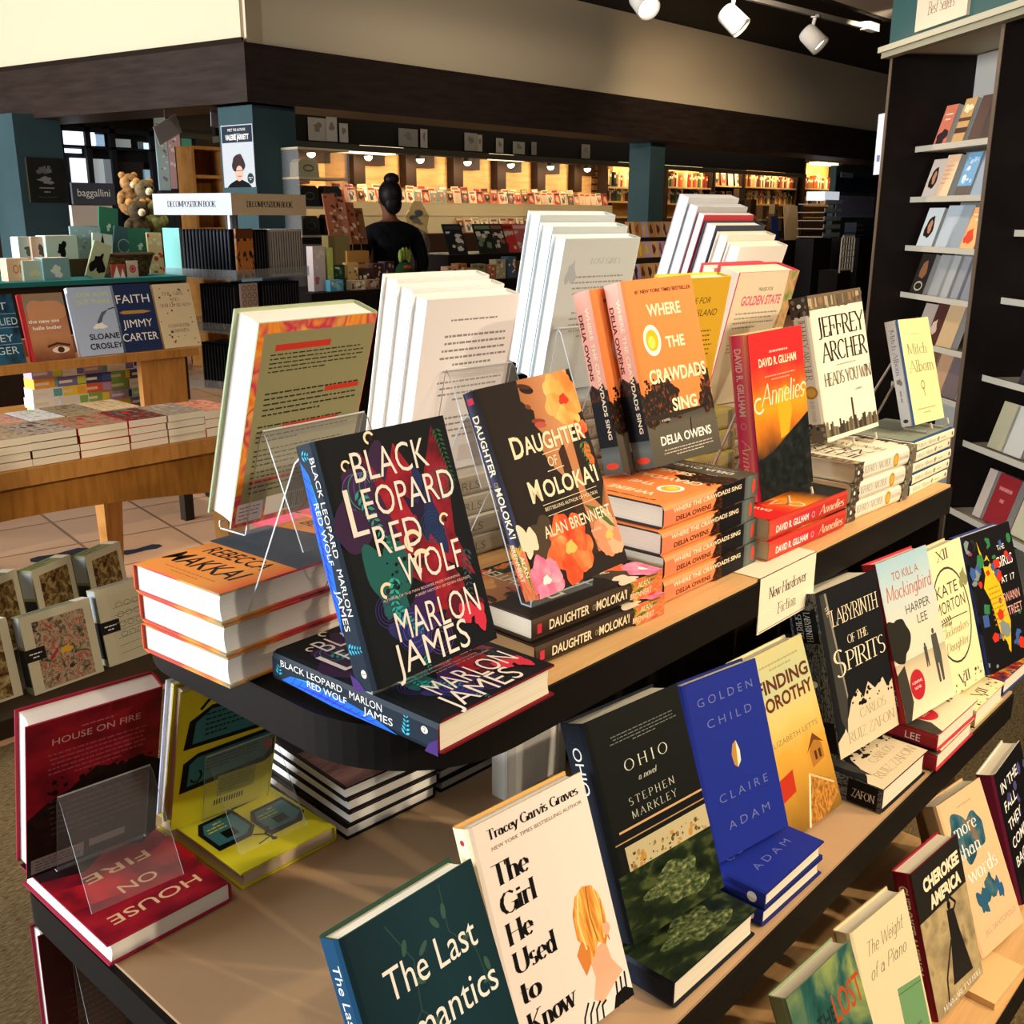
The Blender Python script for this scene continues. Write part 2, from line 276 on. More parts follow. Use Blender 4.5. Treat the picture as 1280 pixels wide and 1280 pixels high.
# ------------------------------------------------------------------ printed design on a flat side of a thing
LAY = 1.6e-5
def art(mb, T, W, H, ops, r0=1):
    """T(x, y, lift) maps side coordinates (metres) to local 3-D; ops use fractions of W and H"""
    k = 1
    for op in ops:
        z = k * LAY; c = op[0]; k += 1
        def pl(pts, m, z=z):
            pts = [(min(max(u, -.02), 1), min(max(v, 0), 1)) for u, v in pts] if c in ('blob', 'e', 'p') else pts
            mb.face([T(u * W, v * H, z) for u, v in pts], m, [(u, v) for u, v in pts])
        if c == 'r': u0, v0, u1, v1, m = op[1:]; pl([(u0, v0), (u1, v0), (u1, v1), (u0, v1)], m)
        elif c == 'p': pl(op[1], op[2])
        elif c == 'e':
            u, v, a, b, m = op[1:6]; rot = math.radians(op[6]) if len(op) > 6 else 0; n = 28
            pl([(u + (a * math.cos(t) * math.cos(rot) * W - b * math.sin(t) * math.sin(rot) * H) / W, v + (a * math.cos(t) * math.sin(rot) * W + b * math.sin(t) * math.cos(rot) * H) / H) for t in [2 * math.pi * i / n for i in range(n)]], m)
        elif c == 'blob':
            u, v, a, b, seed, m = op[1:7]; amp = op[7] if len(op) > 7 else .3; q = random.Random(seed); n = 56
            ph = [q.uniform(0, 6.28) for _ in range(4)]
            def rr(t): return 1 + amp * (.5 * math.sin(2 * t + ph[0]) + .4 * math.sin(3 * t + ph[1]) + .3 * math.sin(5 * t + ph[2]) + .14 * math.sin(9 * t + ph[3]))
            pl([(u + a * rr(t) * math.cos(t), v + b * rr(t) * math.sin(t)) for t in [2 * math.pi * i / n for i in range(n)]], m)
        elif c == 'ring':
            u, v, a, b, wd_, m = op[1:7]; n = 28; t0, t1 = (op[7], op[8]) if len(op) > 7 else (0, 360)
            for i in range(n):
                p, q = [math.radians(t0 + (t1 - t0) * j / n) for j in (i, i + 1)]
                pl([(u + a * math.cos(p), v + b * math.sin(p)), (u + a * math.cos(q), v + b * math.sin(q)), (u + (a - wd_) * math.cos(q), v + (b - wd_ * W / H) * math.sin(q)), (u + (a - wd_) * math.cos(p), v + (b - wd_ * W / H) * math.sin(p))], m)
        elif c == 'line':
            pts, wd_, m = op[1:4]
            for a, b in zip(pts, pts[1:]):
                d = Vector(((b[0] - a[0]) * W, (b[1] - a[1]) * H))
                if d.length < 1e-7: continue
                n = Vector((-d.y, d.x)).normalized() * wd_ * W / 2; e = d.normalized() * wd_ * W * .2
                mb.face([T(a[0] * W + sx * n.x - e.x, a[1] * H + sx * n.y - e.y, z) for sx in (1, -1)] + [T(b[0] * W + sx * n.x + e.x, b[1] * H + sx * n.y + e.y, z) for sx in (-1, 1)], m, None)
        elif c == 'scat':
            u0, v0, u1, v1, n, s0, s1, ms, seed = op[1:10]; q = random.Random(seed)
            for i in range(n):
                u, v, s = q.uniform(u0, u1), q.uniform(v0, v1), q.uniform(s0, s1); t0 = q.uniform(0, 6.28); g = q.randint(4, 7); e = q.uniform(.5, 1.3)
                pts = [(min(max(u + s * math.cos(t0 + 6.283 * j / g), u0), u1), min(max(v + s * e * W / H * math.sin(t0 + 6.283 * j / g), v0), v1)) for j in range(g)]
                pl(pts, q.choice(ms), z + i * 2e-6)
        elif c == 'lines':
            u0, v0, u1, v1, n, m = op[1:7]; q = random.Random(int(u0 * 97 + v0 * 1000 + n)); al = op[7] if len(op) > 7 else 'l'; dh = (v1 - v0) / n
            for i in range(n):
                y = v1 - (i + .75) * dh; L = (u1 - u0) * (q.uniform(.3, .6) if i == n - 1 else q.uniform(.86, 1)); a = u0 if al == 'l' else (u0 + u1 - L) / 2; x = a
                while x < a + L - .01:
                    wl = min(q.uniform(.018, .06), a + L - x); pl([(x, y), (x + wl, y), (x + wl, y + dh * .3), (x, y + dh * .3)], m); x += wl + .010
        elif c == 'fern':
            u, v, L, ang, n, m = op[1:7]; cv = op[7] if len(op) > 7 else 0; a = math.radians(ang); x, y = u * W, v * H; st = L * W / n
            for i in range(n):
                x += st * math.cos(a); y += st * math.sin(a); a += math.radians(cv); sz = st * 1.7 * (1 - .55 * i / n)
                for sg in (1, -1):
                    b = a + sg * .95; d = Vector((math.cos(b), math.sin(b))); nn = Vector((-d.y, d.x)) * sz * .2; o = Vector((x, y))
                    mb.face([T(p.x, p.y, z) for p in (o, o + d * sz * .5 + nn, o + d * sz, o + d * sz * .5 - nn)], m, None)
        elif c == 't':
            s, u, v, h, m = op[1:6]; o = op[6] if len(op) > 6 else {}
            vs, fs, cap = serif(s, o.get('thick', .11), o.get('thin', .035), o.get('ser', .16), o.get('sh', 0)) if o.get('f') else sans(s, o.get('b', 0), o.get('sh', 0))
            if not vs: continue
            sc = h * H / cap; xs = [p[0] for p in vs]; x0, x1 = min(xs), max(xs); sx = sc
            if 'w' in o: sx = o['w'] * W / (x1 - x0)
            elif 'sx' in o: sx = sc * o['sx']
            wd_ = (x1 - x0) * sx; al = o.get('a', 'c'); ox = u * W - (wd_ / 2 if al == 'c' else wd_ if al == 'r' else 0); ca, sa = math.cos(math.radians(o.get('rot', 0))), math.sin(math.radians(o.get('rot', 0)))
            P3 = []
            for x, y in vs:
                px, py = (x - x0) * sx + (ox - u * W), y * sc
                P3.append(T(u * W + px * ca - py * sa, v * H + px * sa + py * ca, z))
            mb.mesh(P3, fs, m)

# ------------------------------------------------------------------ books
PAGE = pagemat(); PAGEW = mat('f6f5f0', .8); PAGEC = pagemat('e9dcbb')
def frame(yaw, lean, roll):
    y, l, r = [math.radians(a) for a in (yaw, lean, roll)]
    U = Vector((math.cos(y), math.sin(y), 0)); B = Vector((-math.sin(y), math.cos(y), 0))
    V = Vector((0, 0, 1)) * math.cos(l) + B * math.sin(l)
    return U * math.cos(r) + V * math.sin(r), V * math.cos(r) - U * math.sin(r)
def mat4(x, y, z, o): return Matrix(((x.x, y.x, z.x, o.x), (x.y, y.y, z.y, o.y), (x.z, y.z, z.z, o.z), (0, 0, 0, 1)))
def placed(pose, kind, dt=0.0, t=None, du=0, dv=0, dyaw=0):
    """pose = (x, y, z, yaw, lean, roll, w, h, thickness) of the side seen; kind says which side that is"""
    x, y, z, yaw, lean, roll, w, h, tt = pose; t = t or tt
    U, V = frame(yaw + dyaw, lean, roll); N = U.cross(V); P = Vector((x, y, z)) - N * dt + U * du + V * dv
    if kind == 'S': return mat4(U, V, N, P - N * t), w, h
    if kind == 'B': return mat4(-U, V, -N, P + U * w), w, h
    if kind == 'D': return mat4(V, -U, N, P + U * w - N * t), h, w
    if kind == 'R': return mat4(-U, -V, N, P + U * w + V * h - N * t), w, h
    if kind == 'M': return mat4(-V, U, N, P + V * h - N * t), h, w

def book_parts(w, h, t, front, spine=None, back=None, af=(), asp=(), ab=(), pages=None, board=None, soft=False):
    """cover and page block meshes in book space: x from spine to fore edge, y from tail to head, z towards the front cover"""
    spine = spine or front; back = back or spine; board = board or spine; bt = .0008 if soft else .0024; r = min(.007, t * .22) if not soft else .0015
    c = MB(); q = r * .3
    def strip(a, b, m): c.face([(a[0], 0, a[1]), (b[0], 0, b[1]), (b[0], h, b[1]), (a[0], h, a[1])], m, [(a[0] / w, 0), (b[0] / w, 0), (b[0] / w, 1), (a[0] / w, 1)])
    strip((r, t), (w, t), front); strip((q, t - q), (r, t), front); strip((0, t - r), (q, t - q), spine); 
    c.face([(0, h, t - r), (0, h, r), (0, 0, r), (0, 0, t - r)][::-1], spine, [(0, 1), (0, 0), (1, 0), (1, 1)])
    strip((q, q), (0, r), spine); strip((r, 0), (q, q), back); strip((w, 0), (r, 0), back)
    strip((bt, t - bt), (w, t - bt), board); strip((w, bt), (bt, bt), board); strip((w, t), (w, t - bt), board); strip((w, bt), (w, 0), board); strip((bt, bt), (bt, t - bt), board)
    for y in (0, h):
        for p in ([(r, t), (w, t), (w, t - bt), (bt, t - bt), (0, t - r), (q, t - q)], [(r, 0), (w, 0), (w, bt), (bt, bt), (0, r), (q, q)], [(0, r), (bt, bt), (bt, t - bt), (0, t - r)]):
            c.face([(x, y, z) for x, z in p], board)
    art(c, lambda x, y, l: (x, y, t + l), w, h, af)
    art(c, lambda x, y, l: (w - x, y, -l), w, h, ab)
    art(c, lambda x, y, l: (-l, h - x, y), h, t, asp)
    g = 0 if soft else .0035; p = MB(); pm = pages or PAGE; e = w - (.0008 if soft else .004); cv = 0 if soft else .0025
    y0, y1, z0, z1 = g, h - g, bt, t - bt; zm = [z0 + (z1 - z0) * i / 6 for i in range(7)]
    prof = [(bt, z0)] + [(e - cv * math.sin(math.pi * i / 6), z) for i, z in enumerate(zm)] + [(bt, z1)]
    p.prism(prof, y0, y1, pm)
    return c.data('cover'), p.data('pages')

def book(pose, kind, label, front, group=None, name='hardcover_book', n=1, jit=.002, gap=.0006, **kw):
    """n > 1 builds a stack, topmost first; label may be a list"""
    t = pose[8] / n; M, w, h = placed(pose, kind, 0, t - gap); cm, pm = book_parts(w, h, t - gap, front, **kw)
    out = []; q = random.Random(len(str(label)) + n)
    for i in range(n):
        M, _, _ = placed(pose, kind, i * t, t - gap, *((q.uniform(-jit, jit), q.uniform(-jit, jit), q.uniform(-.8, .8)) if n > 1 else (0, 0, 0)))
        lb = label[i] if isinstance(label, list) else label
        o = thing(name, lb, 'book', M, group); link('cover', cm, o); link('pages', pm, o); out.append(o)
    return out

# ------------------------------------------------------------------ easels
ACR = clear(.95); EDGE = mat('bcc4c8', .15, 0, 0, .8)
def easel(pose, label, side=1, wd_=.10, hf=.6, u=.5, lip=.009, foot=.09, dz=0, group='clear acrylic book easels', lift=0):
    """bent clear sheet: the slanted plate carries the book, a second leg props it"""
    x, y, z, yaw, lean, roll, w, h, t = pose; U, V = frame(yaw, lean, 0); N = U.cross(V)
    o = Vector((x, y, z)) + U * (w * u) - N * ((t + .003) if side > 0 else -.0035)
    Hs = h * hf; top = o + V * Hs; B = Vector((-U.y, U.x, 0)); d = 1 if side > 0 else -1
    zb = z - dz; rear = Vector((top.x, top.y, zb)) + B * d * foot
    base = o + V * ((zb - o.z) / max(V.z, .2)); seat = base - B * d * (t / 2 + .004 if side > 0 else .045)
    prof = [seat + Vector((0, 0, lip)), seat + Vector((0, 0, .0014)), base + Vector((0, 0, .0014)), top, rear + Vector((0, 0, .001))]
    # rounded bend at the top
    pr = prof[:3] + [top - V * .012, top - V * .004 + B * d * .001 , top + B * d * .003 - V * .001, top + B * d * .006 + (rear - top).normalized() * .008, prof[4]]
    e = thing('acrylic_easel', label, 'book stand', Matrix.Translation((o.x, o.y, zb)), group); o0 = Vector((o.x, o.y, zb)); m = MB(); k = MB()
    th = .0018
    for a, b in zip(pr, pr[1:]):
        for s in (-1, 1): pass
        A, Bq = [(a - o0) - U * wd_ / 2, (a - o0) + U * wd_ / 2], [(b - o0) - U * wd_ / 2, (b - o0) + U * wd_ / 2]
        nn = U.cross((b - a).normalized()) * th
        m.face([A[0], A[1], Bq[1], Bq[0]], ACR); m.face([A[0] + nn, A[1] + nn, Bq[1] + nn, Bq[0] + nn], ACR)
        for p, q in ((A[0], Bq[0]), (A[1], Bq[1])): k.face([p, q, q + nn, p + nn], EDGE)
    k.tube([pr[0] - o0 - U * wd_ / 2, pr[0] - o0 + U * wd_ / 2], .001, EDGE, 6); k.tube([pr[5] - o0 - U * wd_ / 2, pr[5] - o0 + U * wd_ / 2], .0012, EDGE, 6)
    m.build('sheet', e); k.build('polished_edge', e); return e

def wire_easel(pose, label, hf=.62, wd_=.07, u=.5, dz=.012):
    x, y, z, yaw, lean, roll, w, h, t = pose; U, V = frame(yaw, lean, 0); N = U.cross(V); B = Vector((-U.y, U.x, 0)); wire = mat('d9d4c8', .35, .3)
    o = Vector((x, y, z)) + U * (w * u) - N * (t + .004); zb = z - dz; e = thing('wire_easel', label, 'book stand', Matrix.Translation((o.x, o.y, zb)), 'white wire book easels'); o0 = Vector((o.x, o.y, zb + .003))
    top = o + V * h * hf; foot = Vector((top.x, top.y, zb + .003)) + B * .06
    for s in (-1, 1):
        q = U * s * wd_ / 2; a = o + V * .005 + q; f = Vector((a.x, a.y, zb + .003)) - B * (t + .008)
        pts = [f - B * .014 + Vector((0, 0, .017)), f - B * .017 + Vector((0, 0, .008)), f - B * .010, f, Vector((a.x, a.y, zb + .003)), a + V * .02, top + q - V * .01, top + q * .92 + B * .006, foot + q * 1.2]
        m = MB(); m.tube([p - o0 for p in pts], .0022, wire, 8); m.build('wire_leg', e)
    m = MB(); m.tube([top - U * wd_ / 2 * .95 - o0, top + U * wd_ / 2 * .95 - o0], .0022, wire, 8); m.tube([o + V * h * .2 - U * wd_ / 2 - o0, o + V * h * .2 + U * wd_ / 2 - o0], .0022, wire, 8); m.build('cross_wire', e)
    return e
# ------------------------------------------------------------------ room shell
def rounded(x0, y0, x1, y1, r, corners=(1, 1, 1, 1), n=8):
    pts = []
    for (cx, cy, a, on) in ((x0, y0, 180, corners[0]), (x1, y0, 270, corners[1]), (x1, y1, 0, corners[2]), (x0, y1, 90, corners[3])):
        if not on: pts.append((cx, cy)); continue
        ox, oy = cx + (r if cx == x0 else -r), cy + (r if cy == y0 else -r)
        pts += [(ox + r * math.cos(math.radians(a + 90 * i / n)), oy + r * math.sin(math.radians(a + 90 * i / n))) for i in range(n + 1)]
    return pts

carpet = nmat([(.25, '3a2e1e'), (.5, '6b5a3c'), (.75, '8a7650')], 60, (1, 4, 1), 'Object', .95, 6, .5, .1, .6)
def tilemat():
    m = bpy.data.materials.new('terracotta_tile'); m.use_nodes = True; nt = m.node_tree; b = nt.nodes['Principled BSDF']; L = nt.links.new
    tc = nt.nodes.new('ShaderNodeTexCoord'); mp = nt.nodes.new('ShaderNodeMapping'); br = nt.nodes.new('ShaderNodeTexBrick'); br.offset = 0
    mp.inputs['Rotation'].default_value[2] = math.radians(9)
    L(tc.outputs['Object'], mp.inputs[0]); L(mp.outputs[0], br.inputs['Vector'])
    br.inputs['Color1'].default_value = lin('cf9f78'); br.inputs['Color2'].default_value = lin('d6a983'); br.inputs['Mortar'].default_value = lin('8f6a4e')
    br.inputs['Scale'].default_value = 1; br.inputs['Mortar Size'].default_value = .008; br.inputs['Brick Width'].default_value = .45; br.inputs['Row Height'].default_value = .45
    L(br.outputs[0], b.inputs['Base Color']); b.inputs['Roughness'].default_value = .35; return m
m = MB(); m.b2((-6, -5, -.05), (26, 2.95, 0), carpet); struct('floor_carpet', m)
m = MB(); m.b2((-6, 2.95, -.05), (26, 14, 0), tilemat()); struct('floor_tile', m)
cream = mat('d9c9a8', .8); drk = nmat([(.3, '2c221d'), (.7, '3a2f29')], 3, (1, 1, 8), 'Object', .45); blk = mat('15120f', .6)
grn = nmat([(.3, '354a4d'), (.7, '3e5558')], 2, (1, 1, 1), 'Object', .7); ceil = mat('b0a698', .9)
# fascia over the opening: dark timber band, cream wall above, dark cornice
FX, FY = 4.55, 6.65; LA = math.radians(99); ld = Vector((math.cos(LA), math.sin(LA), 0))
def strip_right(y, z0, z1, th, mt, nm):
    m = MB(); m.b2((FX, y, z0), (26, y + th, z1), mt); return struct(nm, m)
def strip_left(off, z0, z1, th, mt, nm):
    a = Vector((FX - off, FY, 0)); M = mat4(ld, Vector((-ld.y, ld.x, 0)) * -1, Vector((0, 0, 1)), a); m = MB(); m.b2((-off * .2, 0, z0), (9, th, z1), mt, M); return struct(nm, m)
strip_right(FY, 2.27, 2.66, .5, drk, 'trim_timber_band'); strip_right(FY + .03, 2.66, 3.43, .4, cream, 'wall_above_band'); 
strip_left(0, 2.27, 2.66, .5, drk, 'trim_timber_band_side'); strip_left(-.03, 2.66, 3.9, .4, cream, 'wall_above_band_side')
m = MB(); m.prism([(0, 2.655), (0, 2.685), (.03, 2.685)], 0, 9, mat('2a211b', .5), mat4(Vector((ld.y, -ld.x, 0)) * -1, ld, Vector((0, 0, 1)), Vector((FX + .0, FY, 0)))); struct('trim_ledge', m)
m = MB(); m.b2((-6, -5, 2.8), (26, 3.3, 2.9), ceil); m.b2((-6, 3.3, 2.8), (26, 3.36, 4.05), blk); struct('ceiling', m)
m = MB(); m.b2((FX + .02, 3.36, 3.43), (26, FY + .5, 3.53), blk); m.b2((-6, 3.36, 3.95), (FX, 14, 4.05), blk); m.b2((FX - .02, 3.36, 3.43), (FX + .02, FY, 4.0), blk); struct('ceiling_upper', m)
m = MB(); m.b2((FX, FY + .45, 2.9), (27, 14, 3.0), blk); m.slab([(4.72, 6.9), (4.95, 6.9), (4.95, 14), (3.6, 14)], 2.9, 3.0, blk); struct('ceiling_back_store', m)
# walls: behind the camera, daylight side, back of the store
m = MB(); m.b2((-6.1, -5, 0), (-6, 14, 4.0), mat('b9b2a4', .8)); struct('wall_daylight_side', m)
m = MB()
for y0, y1, z0, z1 in ((1.1, 6.1, .5, 3.3), (6.4, 10.4, .9, 3.5)):
    for a, b in ((y0, y0 + .08), (y1 - .08, y1)): m.b2((-6, a, z0), (-5.86, b, z1), blk)
    for a, b in ((z0, z0 + .08), (z1 - .08, z1)): m.b2((-6, y0, a), (-5.86, y1, b), blk)
struct('window_2', m)
m = MB(); m.b2((-6, -5.1, 0), (26, -5, 3.85), mat('5a4c3e', .8)); struct('wall_behind', m)
m = MB(); m.b2((26, -5, 0), (26.1, 14, 3.85), blk); struct('wall_far_end', m)
m = MB(); m.b2((-6, 12.2, 0), (26, 12.3, 4.05), mat('3a2c20', .8)); struct('wall_back', m)
# teal columns
def column(nm, x, y, w, rot, z1=2.3):
    m = MB(); M = Matrix.Translation((x, y, 0)) @ Matrix.Rotation(rot, 4, 'Z'); m.b2((0, 0, 0), (w, w, z1), grn, M); m.b2((-.012, -.012, 0), (w + .012, w + .012, .12), blk, M); return struct(nm, m)
column('column_corner', 4.68, 6.79, .40, math.radians(4)); column('column_side', 3.97, 9.14, .42, math.radians(6)); column('column_far', 9.86, 6.92, .28, 0, 2.4)

# ------------------------------------------------------------------ tiered display table
ZT, ZM, ZL = 1.035, .675, .315
oak = nmat([(.25, 'c79a62'), (.6, 'd9b07a'), (.8, 'c0925a')], 3, (1, 22, 6), 'Object', .38, 5, .6)
tanlam = nmat([(.3, 'b3926e'), (.7, 'c09f7b')], 5, (1, 1, 1), 'Object', .30, 3)  # same laminate as the oak tops, colour dulled for its dim end
blkedge = mat('14110f', .35); body = nmat([(.3, '1e1713'), (.7, '281f1a')], 3, (1, 1, 10), 'Object', .4)
tb = thing('display_table', 'three tiered book display table with tan tops and black rounded edges', 'table', (.9, .9, 0))
def tier(x0, y0, x1, y1, z, th, top, nm, r=.12, lip=.012):
    p = rounded(x0 + lip, y0, x1, y1 - .004, r - .01, (1, 0, 0, 1)); q = rounded(x0, y0 - .004, x1, y1, r, (1, 0, 0, 1), 14); m = MB()
    o = (.9, .9, 0); sh = lambda L: [(a - o[0], b - o[1]) for a, b in L]
    m.slab(sh(p), z - .006, z, top); m.slab(sh(q), z - th, z - .0045, blkedge); return m.build(nm, tb)
tier(.556, .637, 1.885, 1.19, ZT, .052, oak, 'top_shelf', .15, .03); tier(.433, .485, 1.885, 1.28, ZM, .052, tanlam, 'middle_shelf', .075, .008); tier(.42, .335, 1.885, 1.37, ZL, .05, oak, 'bottom_shelf')
m = MB(); m.b2((.225, .02, ZM), (.98, .035, ZT - .052), body); m.b2((.225, .02, ZM), (.24, .2, ZT - .052), body); m.b2((.96, -.26, ZM), (.98, .2, ZT - .05), body); m.build('upper_riser', tb)
m = MB(); m.b2((-.35, -.25, ZL), (.98, .35, ZM - .052), body); m.b2((-.45, -.42, 0), (.95, .45, ZL - .05), body); m.build('base_cabinet', tb)
m = MB(); m.b2((.095, .012, ZM), (.225, .04, ZT - .052), mat('e6e6e0', .5)); m.b2((.093, .008, ZM), (.112, .013, ZT - .052), mat('cfcec6', .5)); m.b2((.21, .008, ZM), (.227, .013, ZT - .052), mat('b9b5aa', .5)); m.build('white_support_panel', tb)
# folded shelf sign
m = MB(); sx0, sx1 = 1.192, 1.352; sw = mat('f3e7cc', .6)
m.b2((sx0, .6325, ZT - .052), (sx1, .6335, ZT + .0012), sw); m.b2((sx0, .6325, ZT + .0004), (sx1, .69, ZT + .0012), sw); m.b2((sx0, .6322, ZT - .08), (sx1, .6335, ZT - .052), sw)
ink = mat('2a2520', .7)
art(m, lambda x, y, l: (sx0 + x, .6322 - l, ZT - .08 + y), .16, .08, [('t', 'New Hardcover', .5, .56, .2, ink, dict(f=1, w=.68, thick=.1)), ('t', 'Fiction', .5, .2, .2, ink, dict(f=1, w=.34, thick=.1)), ('line', [(.02, .03), (.98, .03)], .008, mat('8a7f70')), ])
tag(m.build('shelf_sign'), 'cream folded sign reading New Hardcover Fiction on the top shelf edge', 'sign')
# ------------------------------------------------------------------ top shelf books
K = mat('0d0d10', .4); KB = mat('101419', .4); LW = mat('f2e8e0', .5); WH = mat('f4f1ea', .5); CR = mat('f3e3c0', .5); RED = mat('b3232f', .4); TEAL = mat('2c8f8d', .4); PUR = mat('4a2f74', .4); ROSE = mat('d0324a', .4); BLUE = mat('1f6fe0', .35); CYAN = mat('3fb9d6', .4); MAR = mat('5a1a2a', .4); NAVY = mat('232e5c', .4)
def leopard():
    DR = nmat([(.35, '5f1020'), (.5, '8f1a2c'), (.65, 'b02434')], 5, (1, 1.5, 1))
    a = [('blob', .33, .72, .24, .22, 3, mat('3a2346', .4), .5), ('p', [(.28, .93), (.42, .78), (.55, .93), (.7, .74), (.88, .97), (.93, .78), (.86, .5), (.95, .3), (.7, .42), (.6, .62), (.45, .5), (.38, .7)], DR),
         ('blob', .62, .42, .2, .2, 5, DR, .5), ('blob', .3, .4, .13, .2, 8, mat('1f5f5c', .4), .5), ('blob', .68, .62, .09, .16, 11, NAVY, .5), ('p', [(.52, .72), (.62, .52), (.72, .76), (.63, .66)], mat('241a3a')), ('blob', .45, .22, .14, .1, 14, mat('3b1f55'), .5),
         ('blob', .5, .55, .08, .07, 15, mat('8f1f35'), .4), ('blob', .78, .2, .12, .07, 16, MAR, .5), ('blob', .35, .17, .12, .09, 17, mat('2a2f6a'), .5)]
    for i in range(5): a.append(('ring', .2 + .03 * i, .77, .10 - .012 * i, .075, .006, mat('2c8f7d' if i % 2 else '6a4a9a'), 20, 250))
    for c_, (u_, v_) in enumerate(((.22, .28), (.55, .1), (.7, .55), (.86, .72))):
        for i in range(4): a.append(('ring', u_, v_, .1 - .02 * i, .07 - .014 * i, .005, mat(('3a2f7a', '5a3a8a', '22456a', '2a5a5a')[c_])))
    for i in range(6): a.append(('ring', .36, .17, .13 - .017 * i, .085 - .011 * i, .006, mat('4d4aa8' if i % 2 else '2b2a6d')))
    for (u, v, s) in ((.52, .52, .07), (.55, .43, .075), (.17, .88, .035), (.38, .97, .04), (.24, .36, .05), (.8, .57, .04)): a += [('ring', u, v, s, s * .68, s * .38, CR, 20, 250), ('e', u + .01, v - .004, s * .3, s * .22, mat('3a1a10'))]
    a += [('fern', .2, .8, .42, -72, 11, mat('2f9a8c'), 0), ('fern', .33, .42, .3, -115, 9, mat('35b0a0'), 3), ('fern', .9, .97, .36, -82, 12, mat('2e5a3a'), 0), ('fern', .93, .44, .34, -110, 10, mat('3a4a55'), 2), ('fern', .26, .3, .25, -60, 8, mat('2aa4a0'), 2), ('fern', .4, .07, .1, -85, 5, mat('1f8f88'), 0)]
    a += [('blob', .8, .16, .06, .05, 4, ROSE, .3), ('blob', .9, .12, .055, .05, 6, ROSE, .3), ('scat', .25, .35, .5, .47, 14, .006, .016, [mat('122f30'), K], 3)]
    b = dict(b=.004)
    for s, u, v, w in (('BLACK', .5, .805, .58), ('EOPARD', .585, .655, .72), ('RED', .42, .5, .36), ('WOLF', .62, .355, .5), ('MARLON', .58, .145, .68), ('JAMES', .47, .02, .6)): a.append(('t', s, u, v, .13, LW, dict(w=w, b=-.004)))
    a += [('p', [(.1, .6), (.135, .6), (.135, .79), (.1, .79)], LW), ('p', [(.1, .6), (.22, .6), (.22, .618), (.1, .618)], LW), ('t', 'AUTHOR OF THE MAN BOOKER PRIZE-WINNING', .5, .318, .011, mat('d9b9b0'), dict(w=.62)), ('t', 'A BRIEF HISTORY OF SEVEN KILLINGS', .66, .297, .011, mat('d9b9b0'), dict(w=.46))]
    s = [('p', [(.06, .16), (.12, .4), (.24, .5), (.45, .42), (.62, .32), (.78, .08), (.4, .04)], BLUE), ('p', [(.1, .2), (.3, .16), (.55, .12), (.74, .08), (.5, .2), (.3, .26)], mat('3a3ad0')), ('p', [(.12, .4), (.3, .47), (.5, .38), (.4, .44), (.25, .5)], mat('2fa8f0'))]
    for i in range(12): s.append(('line', [(.12 + i * .045, .1 + .01 * (i % 3)), (.16 + i * .045, .44 - .02 * i)], .003, mat('123a9a')))
    s += [('t', 'BLACK LEOPARD', .26, .62, .22, WH, dict(w=.4)), ('t', 'RED WOLF', .36, .32, .22, WH, dict(w=.25)), ('t', 'MARLON', .6, .58, .24, WH, dict(w=.19)), ('t', 'JAMES', .67, .28, .24, WH, dict(w=.17)), ('fern', .04, .2, .05, 80, 3, CYAN), ('fern', .82, .1, .09, 75, 5, CYAN, 4), ('e', .93, .62, .018, .11, mat('efe6d0')), ('t', '2', .93, .56, .14, K, {}), ('p', [(1, 0), (.93, 0), (.955, .3), (1, .5)], PUR)]
    return a, s
af, asp = leopard()
LEO = dict(front=KB, spine=mat('1d2b38', .35), back=K, af=af, asp=asp, board=mat('7a1726', .5))
p_leo = (.556, .668, 1.086, .3, 18, .6, .161, .232, .034)
book(p_leo, 'S', 'upright black novel with tall cream lettering over red and teal swirls, blue spine', **LEO)
book((.573, .607, 1.0695, 1.4, 90, 0, .165, .24, .034), 'S', 'black novel with blue wave spine lying flat at the rounded shelf corner', **LEO)
easel(p_leo, 'clear easel behind the black novel with blue spine', 1, .1, .95, .35, foot=.12, dz=.012, group=None)

